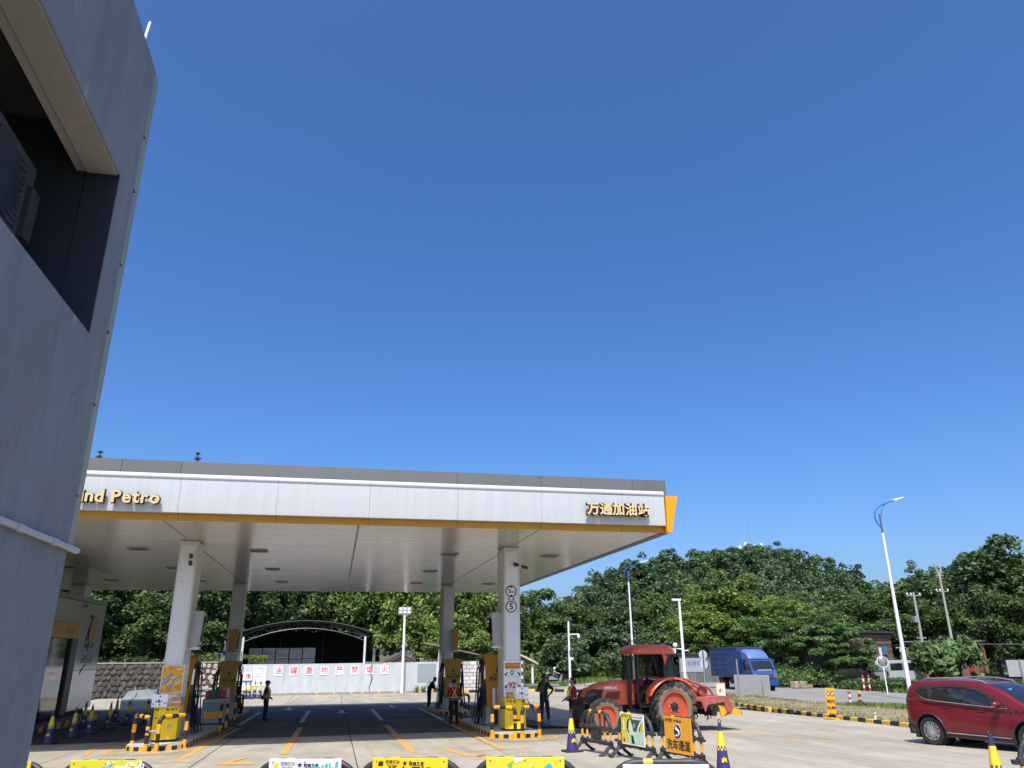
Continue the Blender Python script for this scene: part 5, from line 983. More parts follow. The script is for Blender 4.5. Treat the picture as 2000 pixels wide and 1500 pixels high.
# round sign backs
t = thing('double_round_sign', 'two grey backs of round road signs on one pole behind the tractor', 'road sign', (26.75, 55.2, -0.26)); MB().tube([(0, 0, 0), (0, 0, 2.75)], 0.045, 8).build('pole', M_gry, t)
for z in (2.45, 1.8): MB().lathe([(0.33, 0.05), (0.33, 0.07)], 24, 'y', (0, -0.12, z)).build('sign_disc', pm('sign_back', (0.50, 0.53, 0.55), .5, .2), t); MB().box(-0.05, 0.05, -0.075, -0.06, z-.3, z+.3).build('clamp', M_dgry, t)
# grey sign board back, white arrow sign
t = thing('board_back', 'blank grey sheet board standing on the verge before the blue truck', 'board', (25.25, 45.6, tz(25.25, 45.6)), -0.9); MB().bbox(-1.15, 1.1, -0.03, 0.03, 0.05, 1.3, .01).build('sheet', pm('zinc_sheet', (0.45, 0.47, 0.47), .4, .4, .08, 2), t)
for x in (-0.85, 0.7): MB().tube([(x, -0.06, 0), (x, -0.06, 2.2 if x < 0 else 1.0)], 0.045, 8).build('post', M_gry, t)
t = thing('arrow_sign', 'small white sign with a left arrow and yellow frame near the truck', 'sign', (22.7, 44.8, tz(22.7, 44.8)), 0.1); MB().bbox(-0.32, 0.32, 0, 0.05, 0.22, 0.98, .02).build('frame', M_slv, t); MB().box(-0.27, 0.27, -0.006, -0.001, 0.27, 0.90).build('plate', M_card, t); tri(t, [(-0.2, 0.55), (0.0, 0.72), (0.0, 0.62), (0.2, 0.62), (0.2, 0.48), (0.0, 0.48), (0.0, 0.38)], M_gold, 'arrow_mark', -0.009); tri(t, [(-0.15, 0.55), (0.0, 0.68), (-0.05, 0.55), (0.0, 0.42)], M_prn, 'arrow_mark', -0.013)
for x in (-0.2, 0.2): MB().box(x-.03, x+.03, 0.0, 0.05, 0, 0.22).build('leg', M_slv, t)
t = thing('pipe_stand', 'bent yellow metal frame behind the tractor implement', 'frame', (19.6, 44.0, gz(44)))
t.scale = (.62, .62, .8)
for p in ([(0, 0, 0), (-0.1, 0, 1.55), (-0.22, 0, 1.9)], [(1.05, 0, 0), (1.1, 0, 1.5), (0.98, 0, 1.85)], [(0, 0, 0.9), (1.4, 0, 0.55)], [(0.2, 0, 0.5), (2.2, 0.1, 0.8)]): MB().tube(p, 0.06, 8).build('tube', M_slv, t)
# fire lane sign on the verge
t = thing('fire_lane_sign', 'yellow no parking fire lane sign standing at the kerb', 'sign', (18.98, 28.4, gz(28.4)), 0.12, rot=(0, 0.06, 0.25))
MB().bbox(-0.235, 0.235, 0, 0.03, 0.20, 1.13, .01).build('plate', M_slv, t); MB().bbox(-0.24, 0.24, -0.2, 0.25, 0.0, 0.06, .015).build('base', M_slv, t)
for x in (-0.08, 0.08): MB().box(x-.015, x+.015, 0.0, 0.03, 0.05, 0.25).build('leg', M_blk, t)
for x in (-0.105, 0.105): MB().tube([(x+0.08*math.cos(a), -0.006, 0.93+0.08*math.sin(a)) for a in np.linspace(0, 6.28, 21)[:-1]], 0.011, 5, closed=True).build('ring_mark', M_prn, t); tri(t, [(x+.07*math.cos(a), 0.93+.07*math.sin(a)) for a in np.linspace(0, 6.28, 17)[:-1]], M_card, y=-0.003); MB().tube([(x-0.055, -0.01, 0.985), (x+0.055, -0.01, 0.875)], 0.009, 5).build('slash_mark', M_prn, t)
text('lettering_text', '消防通道', 0.125, M_prn, t, (0, -0.003, 0.63), offset=.004, sx=.9); text('lettering_text', '禁止停车', 0.125, M_prn, t, (0, -0.003, 0.40), offset=.004, sx=.9)
# bollards and small posts
def bollard(loc, label, cols, H=0.66):
    t = thing('bollard', label, 'bollard', loc); n = 5
    for k in range(n): MB().lathe([(0.07, H*k/n), (0.07, H*(k+1)/n)], 12).build('band', cols[k % 2], t, sm=True)
    MB().lathe([(0.072, H), (0.05, H+.03)], 12).build('cap', cols[0], t)
M_bred = pm('bollard_red', rgb('#c03a38'), .5, 0, .1, 4)
bollard((26.15, 37.4, tz(26.1, 37.4)), 'red and white bollard at the road edge', (M_bred, M_wht)); bollard((26.6, 37.2, tz(26.6, 37.2)), 'yellow and black bollard at the road edge', (M_yel, M_blk)); bollard((36.15, 49.9, -0.26), 'red and white bollard beyond the road, left', (M_bred, M_wht), 1.0); bollard((36.45, 49.7, -0.26), 'red and white bollard beyond the road, right', (M_bred, M_wht), 1.0)
t = thing('marker_stake', 'short white stake at the kerb left of the red car', 'stake', (19.25, 26.2, gz(26.2))); MB().bbox(-0.03, 0.03, -0.02, 0.02, 0, 0.34, .008).build('stake', M_wht, t); MB().box(-0.032, 0.032, -0.022, 0.022, 0.26, 0.30).build('cap', M_bred, t)
# billboard back at right edge
t = thing('billboard_back', 'grey back of a low billboard at the right edge', 'billboard', (44.6, 45.3, -0.3), -0.3); MB().bbox(-0.6, 3.5, -0.03, 0.03, 0.95, 2.0, .01).build('sheet', pm('old_board', (0.34, 0.34, 0.33), .7, 0, .15, 1.5), t)
for x in (0.25, 2.5): MB().tube([(x, -0.08, 0), (x, -0.08, 2.05)], 0.06, 8).build('post', M_gry, t)
t = thing('rubble_block', 'pale concrete block at the roadside right of the truck', 'concrete block', (33.9, 54.8, -0.27), .2); MB().bbox(0, 1.2, 0, 0.6, 0, 0.5, .06).build('block', pm('rubble', (.40, .32, .25), .9, 0, .2, 3, .4, 10), t); MB().bbox(1.25, 1.8, 0.1, 0.5, 0, 0.25, .05).build('fragment', MATS['rubble'], t)
# antennas on top of the hill
t = thing('antenna_mast', 'white mobile antennas poking above the hill trees', 'antenna', (69.5, 121, 8.0)); MB().tube([(0, 0, 0), (0, 0, 11.6)], 0.25, 8).build('mast', M_gry, t)
for x, z in ((-2.1, 10.6), (-1.0, 11.2), (0.9, 10.8), (2.0, 11.1)): MB().bbox(x-.25, x+.25, -0.2, 0.2, z-0.9, z+1.0, .06).build('antenna_panel', M_wht, t)
MB().tube([(-2.1, 0, 10.5), (2.1, 0, 10.5)], 0.08, 6).build('cross_bar', M_gry, t); MB().tube([(0.1, 0, 11.5), (-0.2, 0, 16)], 0.03, 5).build('whip', M_gry, t)
# ================================================================ wheels
M_alloy = pm('alloy', (0.62, 0.62, 0.63), 0.25, 0.8, 0.06, 4); M_tyre = pm('tyre', (0.02, 0.02, 0.02), 0.75, 0, 0.2, 8, 0, 40, .5, (.11, .095, .075), dscale=6)
def car_wheel(par, loc, r, w, s, spokes=10, name='wheel', rim_m=None, double=True):
    rim_m = rim_m or M_alloy; rr = r*0.66
    t = MB(); pr = [(rr, -w/2+0.01), (r*0.93, -w/2), (r*0.985, -w/2+0.02), (r, -w/4), (r, w/4), (r*0.985, w/2-0.02), (r*0.93, w/2), (rr, w/2-0.01)]
    wh = link(name, None, par, loc); 
    b = MB(); n = 36; vs = []; fs = []
    for (q, y) in pr:
        for k in range(n): a = 2*math.pi*k/n; vs.append((q*math.cos(a), y, q*math.sin(a)))
    for i in range(len(pr)-1):
        for k in range(n): fs.append((i*n+k, i*n+(k+1) % n, (i+1)*n+(k+1) % n, (i+1)*n+k))
    b.add(vs, fs); ty = b.build(name, M_tyre, par, sm=True); ty.location = loc
    bpy.data.objects.remove(wh)
    MB().lathe([(rr*0.99, -w/2+0.03), (rr*0.99, w/2-0.03)], 30, 'y').build('rim_barrel', M_dgry, ty, sm=True)
    ys = s*(w/2-0.02)
    MB().tube([(rr*0.96*math.cos(a), ys, rr*0.96*math.sin(a)) for a in np.linspace(0, 2*math.pi, 33)[:-1]], r*0.03, 6, closed=True).build('rim_edge', rim_m, ty, sm=True)
    b = MB()
    for k in range(spokes):
        a = 2*math.pi*k/spokes
        if double:
            for d in (-0.17, 0.17): b.tube([(rr*0.2*math.cos(a), ys+s*0.015, rr*0.2*math.sin(a)), (rr*0.6*math.cos(a+d), ys+s*0.015, rr*0.6*math.sin(a+d)), (rr*0.94*math.cos(a+d*0.55), ys, rr*0.94*math.sin(a+d*0.55))], [r*0.045, r*0.036, r*0.03], 6)
        else: b.tube([(rr*0.2*math.cos(a), ys, rr*0.2*math.sin(a)), (rr*0.94*math.cos(a), ys, rr*0.94*math.sin(a))], r*0.06, 6)
    b.build('spokes', rim_m, ty, sm=True); MB().lathe([(r*0.14, ys-0.02), (r*0.13, ys+s*0.025), (r*0.05, ys+s*0.035)], 16, 'y').build('hub_cap', rim_m, ty, sm=True)
    return ty

# ================================================================ red SUV  (local: +X forward, +Y left side, origin under rear axle)
def interp(pts, x):
    for (a, b), (c, d) in zip(pts, pts[1:]):
        if x <= c: return b+(d-b)*max(0.0, (x-a))/(c-a)
    return pts[-1][1]
def spl(pts, x):      # smooth interpolation
    for i, ((a, b), (c, d)) in enumerate(zip(pts, pts[1:])):
        if x <= c or i == len(pts)-2:
            t = min(1, max(0, (x-a)/(c-a))); m0 = (d-pts[i-1][1])/(c-pts[i-1][0])*(c-a) if i else (d-b); m1 = (pts[i+2][1]-b)/(pts[i+2][0]-a)*(c-a) if i+2 < len(pts) else (d-b)
            return (2*t**3-3*t*t+1)*b+(t**3-2*t*t+t)*m0+(-2*t**3+3*t*t)*d+(t**3-t*t)*m1
M_carred = pm('car_red', (0.155, 0.008, 0.013), 0.32, 0.1, 0.03, 2, coat=0.45); M_trim = pm('car_trim', (0.025, 0.025, 0.026), 0.5, 0, .1, 4); M_cglass = pm('car_glass', (0.014, 0.016, 0.02), 0.04, 0, 0.05, 1, spec=0.9); M_chrome = pm('chrome', (0.8, 0.8, 0.8), 0.12, 1.0, .02, 2); M_tail = pm('tail_red', (0.16, 0.008, 0.01), .15, 0, .05, 2, coat=1)
def suv(loc, rz, label):
    t = thing('parked_suv', label, 'car', loc, rz)
    Lr, Lf = -0.86, 3.58; WB = 2.68; r = 0.36
    W = 0.925
    roof = [(-0.86, 0.98), (-0.80, 1.20), (-0.62, 1.49), (-0.40, 1.60), (0.2, 1.66), (0.9, 1.675), (1.5, 1.63), (1.95, 1.50), (2.45, 1.22), (2.80, 1.06), (3.2, 0.99), (3.45, 0.88), (3.58, 0.70)]
    belt = [(-0.86, 0.98), (-0.6, 1.12), (0.3, 1.10), (1.2, 1.05), (2.3, 0.985), (2.7, 0.97), (3.2, 0.93), (3.58, 0.62)]
    bot = [(-0.86, 0.42), (-0.6, 0.28), (0.5, 0.24), (2.2, 0.24), (3.2, 0.26), (3.58, 0.36)]
    plan = [(-0.86, 0.60), (-0.78, 0.76), (-0.55, 0.875), (0.0, 0.92), (1.5, 0.925), (2.6, 0.915), (3.1, 0.86), (3.4, 0.72), (3.58, 0.48)]
    def top(x): return spl(roof, x)
    def bl(x): return min(spl(belt, x), top(x)-0.002)
    def width(x, z):
        w = spl(plan, x); b0 = spl(bot, x); be = bl(x)
        if z <= be:
            u = (z-b0)/max(1e-3, be-b0); cr = 0.0
            w = w*(0.93+0.07*math.sin(math.pi*min(1, max(0, u*0.85+0.12))))
            if 0.62 < u < 0.80: cr = 0.012*math.sin((u-0.62)/0.18*math.pi)
            for cx in (0.0, WB):
                d = math.hypot(x-cx, (z-0.36)); w += 0.022*math.exp(-((d-0.46)/0.10)**2)
            return w+cr
        u = (z-be)/max(1e-3, top(x)-be); h = top(x)-be
        inw = 0.27*min(1, h/0.55)
        return w*0.985-inw*(u**1.5)*0.75-0.02*u
    nx, nz = 130, 22
    xs = [Lr+(Lf-Lr)*i/nx for i in range(nx+1)]
    b = MB(); vs = []; idx = {}
    arch = ((0.0, 0.36, 0.435), (WB, 0.36, 0.435))
    prof = []
    for i, x in enumerate(xs):
        col = []; b0, be, to = spl(bot, x), bl(x), top(x)
        zs = [b0+(be-b0)*k/14 for k in range(15)]+[be+(to-0.035*min(1, (to-be)/0.1)-be)*k/7 for k in range(1, 8)]
        for z in zs:
            px, pz = x, z
            for (cx, cz, R_) in arch:
                d = math.hypot(px-cx, pz-cz)
                if d < R_ and d > R_-0.06 and d > 1e-4: px, pz = cx+(px-cx)*R_/d, cz+(pz-cz)*R_/d
            col.append((px, pz))
        prof.append(col)
    nzz = len(prof[0])
    def inside(px, pz): return any(math.hypot(px-cx, pz-cz) < R_-0.02 for cx, cz, R_ in arch)
    for s in (1, -1):
        base = len(vs)
        for col in prof:
            for (px, pz) in col: vs.append((px, s*width(px, pz), pz))
        fs = []
        for i in range(nx):
            for k in range(nzz-1):
                q = [(i, k), (i+1, k), (i+1, k+1), (i, k+1)]
                mx = sum(prof[a][c][0] for a, c in q)/4; mz = sum(prof[a][c][1] for a, c in q)/4
                if inside(mx, mz) or any(math.hypot(prof[a][c][0]-cx, prof[a][c][1]-cz) < R_-0.012 for a, c in q for cx, cz, R_ in arch): continue
                fs.append(tuple(base+a*nzz+c for a, c in q))
        b.f += fs; b.m += [0]*len(fs)
    n1 = len(prof)*nzz
    rf = []
    for i, x in enumerate(xs):                       # roof strips across
        yl = vs[i*nzz+nzz-1][1]; zt = vs[i*nzz+nzz-1][2]; row = [i*nzz+nzz-1]
        for k in range(1, 8):
            u = 1-2*k/8; crown = 0.035*min(1, max(0.05, (top(x)-bl(x))/0.1))
            vs.append((x, yl*u, zt+crown*(1-u**4))); row.append(len(vs)-1)
        row.append(n1+i*nzz+nzz-1); rf.append(row)
    for i in range(nx):
        for k in range(8): b.f.append((rf[i][k], rf[i+1][k], rf[i+1][k+1], rf[i][k+1])); b.m.append(0)
    b.v = vs
    # close nose and tail
    for i in (0, nx):
        b.f.append(tuple([i*nzz+k for k in range(nzz)]+rf[i][1:-1]+[n1+i*nzz+k for k in range(nzz-1, -1, -1)])); b.m.append(0)
    body = b.build('body', M_carred, t, sm=True, ang=60)
    MB().box(-0.75, 3.45, -0.80, 0.80, 0.24, 0.62).build('underbody', M_trim, t)
    MB().box(0.46, 2.22, -0.86, 0.86, 0.30, 0.9).build('inner_body', M_trim, t)
    def patch(name, pts, m, s, off=0.006, par=t, sub=None):
        # polygon laid on the side surface
        q = []
        for a, c in zip(pts, pts[1:]+pts[:1]):
            n = max(1, int(math.hypot(c[0]-a[0], c[1]-a[1])/0.06))
            for k in range(n): q.append((a[0]+(c[0]-a[0])*k/n, a[1]+(c[1]-a[1])*k/n))
        bm = bmesh.new(); f = bm.faces.new([bm.verts.new((x, z, 0)) for x, z in q]); bmesh.ops.triangulate(bm, faces=[f])
        bmesh.ops.subdivide_edges(bm, edges=bm.edges[:], cuts=2, use_grid_fill=True); bm.verts.index_update()
        v = [(w_.co.x, s*(width(w_.co.x, w_.co.y)+off), w_.co.y) for w_ in bm.verts]; fc = [[w_.index for w_ in g.verts] for g in bm.faces]; bm.free()
        o = MB().add(v, fc); return o.build(name, m, par, sm=True, ang=60)
    def strip(name, pts, m, s, wd, off=0.008):
        MB().tube([(x, s*(width(x, z)+off), z) for x, z in pts], wd, 6).build(name, m, t, sm=True)
    for s in (1, -1):
        patch('window_surround', [(-0.42, 1.36), (-0.38, 1.42), (-0.1, 1.50), (0.5, 1.545), (1.15, 1.53), (1.55, 1.44), (2.0, 1.20), (2.22, 1.05), (1.2, 1.09), (0.2, 1.145), (-0.02, 1.16)], M_trim, s, 0.004)
        patch('window', [(-0.36, 1.35), (-0.30, 1.39), (-0.02, 1.45), (0.08, 1.20), (0.0, 1.18)], M_cglass, s, 0.012)
        patch('window', [(0.13, 1.19), (0.20, 1.44), (0.56, 1.47), (1.02, 1.47), (1.06, 1.12)], M_cglass, s, 0.012)
        patch('window', [(1.15, 1.115), (1.13, 1.46), (1.30, 1.44), (1.56, 1.36), (1.95, 1.17), (2.06, 1.075)], M_cglass, s, 0.012)
        strip('window_sill', [(-0.44, 1.36), (-0.22, 1.24), (-0.02, 1.155), (0.3, 1.135), (1.2, 1.085), (2.2, 1.04)], M_chrome, s, 0.011)
        strip('rain_visor', [(0.16, 1.46), (0.6, 1.50), (1.05, 1.495), (1.4, 1.44), (1.7, 1.32)], M_trim, s, 0.02, 0.015)
        for pts in ([(0.42, 0.34), (0.36, 0.62), (0.28, 0.85), (0.25, 1.12)], [(1.10, 0.34), (1.11, 1.09)], [(2.16, 0.34), (2.22, 0.75), (2.20, 1.03)], [(0.42, 0.335), (2.16, 0.335)]): strip('door_seam', pts, M_trim, s, 0.004, 0.001)
        for x, z in ((0.43, 0.985), (1.40, 0.935)): MB().bbox(x, x+0.20, s*(width(x, z)+0.012)-0.014, s*(width(x, z)+0.012)+0.014, z-0.018, z+0.018, .012).build('door_handle', M_carred, t)
        patch('sill_cladding', [(0.40, 0.26), (2.28, 0.26), (2.24, 0.36), (0.45, 0.36)], M_trim, s, 0.012); strip('sill_strip', [(0.46, 0.355), (2.2, 0.355)], M_chrome, s, 0.014, 0.014)
        patch('bumper_cladding', [(-0.82, 0.45), (-0.45, 0.34), (-0.44, 0.46), (-0.78, 0.56)], M_trim, s, 0.006)
        patch('tail_light', [(-0.84, 0.95), (-0.62, 0.98), (-0.46, 1.03), (-0.60, 1.06), (-0.80, 1.05)], M_tail, s, 0.008)
        patch('headlight', [(3.05, 0.80), (3.40, 0.70), (3.46, 0.76), (3.2, 0.87)], M_chrome, s, 0.008)
        for cx in (0.0, WB):
            MB().tube([(cx+0.437*math.cos(a), s*(width(cx+0.437*math.cos(a), 0.36+0.437*math.sin(a))-0.006), 0.36+0.437*math.sin(a)) for a in np.linspace(-0.2, math.pi+0.2, 26)], 0.024, 6).build('arch_lip', M_trim, t, sm=True)
            MB().lathe([(0.425, s*0.5), (0.425, s*0.84)], 24, 'y', (cx, 0, 0.36)).build('wheel_well', M_dark, t)
            car_wheel(t, (cx, s*0.80, r), r, 0.235, s)
        MB().bbox(-0.52, -0.42, s*0.78-.11, s*0.78+.11, 0.16, 0.42, .01).build('mud_flap', M_trim, t); MB().bbox(2.19, 2.22, s*0.78-.11, s*0.78+.11, 0.14, 0.40, .01).build('mud_flap', M_trim, t)
        rail = [(-0.30, s*0.60, 1.615), (-0.15, s*0.615, 1.675), (0.5, s*0.62, 1.715), (1.1, s*0.62, 1.71), (1.5, s*0.61, 1.655), (1.6, s*0.60, 1.60)]
        MB().tube(rail, [0.012, 0.022, 0.022, 0.022, 0.022, 0.01], 8).build('roof_rail', M_alloy, t, sm=True)
        m = MB(); m.sphere((2.02, s*1.05, 1.13), (0.10, 0.135, 0.085), 14, 8); mo = m.build('mirror', M_carred, t, sm=True); MB().bbox(1.97, 2.06, s*1.08-.09, s*1.08+.09, 1.075, 1.10, .01).build('mirror_strip', M_chrome, mo); MB().tube([(2.03, s*0.88, 1.06), (2.03, s*1.0, 1.09)], 0.03, 8).build('mirror_arm', M_trim, mo)
    # windscreen, rear window, sunroof, spoiler, plate
    def across(name, x0, x1, m, k=0.9, off=0.012, n=8):
        v = []; f = []
        for i in range(n+1):
            x = x0+(x1-x0)*i/n; to = top(x)-0.035; yl = width(x, to)*k
            for j in range(9): u = -1+2*j/8; v.append((x, yl*u, to+0.035*(1-abs(u)**4*k)+off))
        for i in range(n):
            for j in range(8): f.append((i*9+j, (i+1)*9+j, (i+1)*9+j+1, i*9+j+1))
        MB().add(v, f).build(name, m, t, sm=True)
    across('windscreen', 1.68, 2.52, M_cglass, 0.86); across('rear_window', -0.76, -0.50, M_cglass, 0.8, 0.012, 4); across('sunroof', 0.35, 1.45, M_cglass, 0.62, 0.008)
    MB().bbox(-0.62, -0.28, -0.62, 0.62, 1.565, 1.60, .015).build('spoiler', M_carred, t)
    MB().box(2.0, 2.06, -0.42, -0.34, 1.455, 1.495).build('sticker', M_sky, t); MB().box(-0.90, -0.865, -0.25, 0.25, 0.72, 0.86).build('number_plate', M_sky, t)
    return t
suv_o = suv((16.27, 18.97, gz(18.8)), R(-76), 'dark red SUV with roof rails parked at the right edge')

suv_o.scale = (0.965, 1, 0.955)
# ================================================================ tractor (local: +X forward, near side is +Y ... heading -X in world)
M_tor = pm('tractor_orange', (0.64, 0.10, 0.032), 0.4, 0, 0.1, 2, 0, 40, .4, (.22, .08, .05), coat=.2); M_trim_o = pm('rim_orange', (0.50, 0.07, 0.026), 0.5, 0, 0.15, 3, 0, 40, .65, (.20, .10, .06), dscale=4); M_mud = pm('dusty_tyre', (0.04, 0.037, 0.032), 0.85, 0, 0.3, 5, .2, 30, .7, (.20, .17, .12), dscale=3); M_tbl = pm('tractor_black', (0.014, 0.014, 0.015), 0.5, 0, .2, 3, 0, 40, .3, (.08, .07, .055))
M_tglass = glassm('tractor_glass', (0.02, 0.04, 0.037), 0.04, 0.62); M_wall = pm('tyre_sidewall', (0.20, 0.165, 0.115), 0.9, 0, 0.2, 4, .2, 20, .5, (.06, .055, .045)); M_impl = pm('implement_red', (0.36, 0.075, 0.06), 0.7, 0, .2, 4, 0, 40, .75, (.36, .28, .22), dscale=4)
def tractor_wheel(par, loc, r, w, s, lugs):
    rr = r*0.56
    b = MB(); pr = [(rr, -w*0.42), (rr*1.12, -w*0.47), (r*0.78, -w*0.5), (r*0.86, -w*0.45), (r*0.89, 0), (r*0.86, w*0.45), (r*0.78, w*0.5), (rr*1.12, w*0.47), (rr, w*0.42)]; n = 40; vs = []; fs = []
    for (q, y) in pr:
        for k in range(n): a = 2*math.pi*k/n; vs.append((q*math.cos(a), y, q*math.sin(a)))
    for i in range(len(pr)-1):
        for k in range(n): fs.append((i*n+k, i*n+(k+1) % n, (i+1)*n+(k+1) % n, (i+1)*n+k))
    b.add(vs, fs); b.m = [1 if i//n in (0, 1, 6, 7) else 0 for i in range(len(fs))]
    ty = b.build('wheel', [M_mud, M_wall], par, loc, sm=True)
    for k in range(lugs):
        for side in (1, -1):
            a = 2*math.pi*(k+(0.5 if side < 0 else 0))/lugs; da = 0.30*1.6/r*0.6
            def P(rad, ang, y): return (rad*math.cos(ang), y, rad*math.sin(ang))
            wl = 0.062/r
            y0, y1 = 0.02*side, side*w*0.52; lb = MB()
            q = [P(r*0.90, a-wl, y0), P(r*0.90, a+wl, y0), P(r*0.76, a+da+wl, y1), P(r*0.76, a+da-wl, y1), P(r, a-wl*.7, y0), P(r, a+wl*.7, y0), P(r*0.975, a+da+wl*.8, y1*1.03), P(r*0.975, a+da-wl*.8, y1*1.03)]
            lb.add(q, [(0, 1, 2, 3), (4, 7, 6, 5), (0, 4, 5, 1), (1, 5, 6, 2), (2, 6, 7, 3), (3, 7, 4, 0)]); lb.build('lug', M_mud, ty)
    MB().lathe([(rr*1.03, s*w*0.30), (rr*1.06, s*w*0.46), (rr*0.99, s*w*0.47), (rr*0.93, s*w*0.30), (rr*0.62, s*w*0.02), (rr*0.57, s*w*0.20), (rr*0.3, s*w*0.26)], 36, 'y').build('rim', M_trim_o, ty, sm=True, ang=30)
    MB().lathe([(rr*0.28, s*w*0.28), (rr*0.26, s*w*0.42), (rr*0.12, s*w*0.46)], 16, 'y').build('hub', M_tbl, ty)
    for k in range(8): a = 2*math.pi*k/8; MB().lathe([(rr*0.05, s*w*0.28), (rr*0.05, s*w*0.36)], 6, 'y', (rr*0.40*math.cos(a), 0, rr*0.40*math.sin(a))).build('wheel_nut', M_gry, ty)
    return ty
def tractor(loc, rz, label):
    t = thing('farm_tractor', label, 'tractor', loc, rz)
    for s in (1, -1): tractor_wheel(t, (0, s*0.80, 0.79), 0.79, 0.46, s, 17); tractor_wheel(t, (2.38, s*0.78, 0.56), 0.56, 0.34, s, 14)
    # hood: lofted sections along x
    sec = [(1.15, 0.40, 0.86, 1.60), (1.6, 0.40, 0.86, 1.60), (2.2, 0.385, 0.86, 1.55), (2.48, 0.37, 0.86, 1.47), (2.70, 0.34, 0.88, 1.35), (2.81, 0.30, 0.90, 1.20), (2.86, 0.27, 0.92, 1.02)]
    def ring(x, w, z0, z1):
        c = 0.16*(z1-z0)/0.7; p = [(-w, z0), (-w*1.02, (z0+z1)/2), (-w*0.97, z1-c), (-w*0.72, z1-c*0.25), (-w*0.35, z1), (w*0.35, z1), (w*0.72, z1-c*0.25), (w*0.97, z1-c), (w*1.02, (z0+z1)/2), (w, z0)]
        return [(x, y, z) for y, z in p]
    b = MB(); vs = []; n = 10
    for q in sec: vs += ring(*q)
    fs = [(i*n+k, i*n+(k+1) % n, (i+1)*n+(k+1) % n, (i+1)*n+k) for i in range(len(sec)-1) for k in range(n)]+[tuple(range(n)), tuple((len(sec)-1)*n+k for k in range(n))]
    b.add(vs, fs); hood = b.build('hood', M_tor, t, sm=True, ang=45)
    for s in (1, -1):
        g_ = MB(); g_.prism([(2.24, 1.33), (2.38, 0.98), (2.76, 0.90), (2.86, 0.95), (2.85, 1.15), (2.76, 1.29), (2.60, 1.36)], s*0.30, s*0.405, 'y'); g_.build('grille', M_tbl, hood)
        MB().bbox(2.52, 2.80, s*0.39-.02, s*0.39+.02, 1.14, 1.24, .015).build('headlight', M_glassd, hood)
        MB().prism([(1.65, 1.27), (1.70, 1.04), (2.08, 1.00), (2.22, 1.08), (2.10, 1.25)], s*0.385, s*0.408, 'y').build('side_vent', pm('vent_red', (0.16, 0.02, 0.015), .6), hood)
        text('lettering_text', 'M954-K', 0.14, M_card, hood, (1.98, s*0.412, 1.37), (math.pi/2, 0, math.pi if s > 0 else 0), extrude=.004, offset=.004)
        MB().box(1.20, 1.30, s*0.405, s*0.412, 1.0, 1.2).build('warning_label', M_yel, hood)
    MB().bbox(2.80, 2.90, -0.26, 0.26, 0.70, 1.10, .03).build('front_grille', M_tbl, t)
    MB().bbox(0.3, 2.75, -0.26, 0.26, 0.55, 0.88, .04).build('engine_block', M_tbl, t); MB().bbox(2.28, 2.48, -0.72, 0.72, 0.46, 0.64, .04).build('front_axle', M_tbl, t); MB().bbox(-0.2, 0.2, -0.75, 0.75, 0.6, 0.95, .05).build('rear_axle', M_tbl, t)
    MB().bbox(2.6, 2.95, -0.22, 0.22, 0.52, 0.72, .03).build('weight_bracket', M_tbl, t)
    for k in range(6): MB().bbox(2.86, 3.02, -0.30+0.1*k, -0.22+0.1*k, 0.46, 0.82, .02).build('front_weight', M_tbl, t)
    # cab
    F = [(1.12, 0.70, 0.98), (1.0, 0.62, 2.38)]; Bk = [(-0.42, 0.72, 1.25), (-0.30, 0.60, 2.38)]
    MB().bbox(-0.35, 1.10, -0.62, 0.62, 0.78, 0.92, .03).build('cab_floor', M_tbl, t)
    for s in (1, -1):
        MB().tube([(1.12, s*0.62, 0.90), (1.05, s*0.60, 2.40)], 0.045, 8).build('cab_post', M_tbl, t); MB().tube([(0.18, s*0.70, 1.0), (0.10, s*0.66, 2.40)], 0.05, 8).build('cab_post', M_tbl, t); MB().tube([(-0.38, s*0.62, 1.45), (-0.20, s*0.58, 2.40)], 0.045, 8).build('cab_post', M_tbl, t)
        MB().add([(0.16, s*0.705, 1.50), (-0.36, s*0.63, 1.48), (-0.20, s*0.59, 2.38), (0.10, s*0.665, 2.38)], [(0, 1, 2, 3)]).build('side_glass', M_tglass, t)
        if s < 0: MB().add([(1.10, s*0.62, 0.98), (0.2, s*0.705, 1.1), (0.12, s*0.665, 2.38), (1.05, s*0.60, 2.38)], [(0, 1, 2, 3)]).build('door_glass', M_tglass, t)
        # fenders
        arc = [(0.93*math.cos(a), 0.79+0.90*math.sin(a)) for a in np.linspace(0.45, 2.45, 14)]; fb = MB(); vs = []; fs = []
        for (x, z) in arc:
            for (y, dz) in ((0.58, 0.0), (1.00, 0.0), (1.03, -0.06), (1.0, -0.07), (0.58, -0.04)): vs.append((x, s*y, z+dz))
        for i in range(13):
            for k in range(5): fs.append((i*5+k, i*5+(k+1) % 5, (i+1)*5+(k+1) % 5, (i+1)*5+k))
        fb.add(vs, fs+[(0, 1, 2, 3, 4), tuple(13*5+k for k in range(5))]); fb.build('fender', M_tor, t, sm=True, ang=50)
        sd = MB(); sd.prism([(0.84, 0.86), (0.93*math.cos(.5), 0.79+.9*math.sin(.5)), (0.62, 1.46), (0.35, 1.60), (0.30, 1.45), (0.62, 1.1), (0.74, 0.84)], s*0.56, s*0.62, 'y'); sd.build('fender_side', M_tor, t)
        MB().bbox(0.98, 1.06, s*0.95-.02, s*0.95+.10, 2.02, 2.10, .01).build('step_mirror', M_tbl, t) if s > 0 else None
        for z in (0.32, 0.55, 0.78): MB().bbox(0.72, 1.08, s*0.66-.10, s*0.66+.10, z, z+0.03, .008).build('step', M_tbl, t)
        for x in (0.72, 1.07): MB().tube([(x, s*0.68, 0.30), (x, s*0.64, 0.92)], 0.02, 6).build('step_side', M_tbl, t)
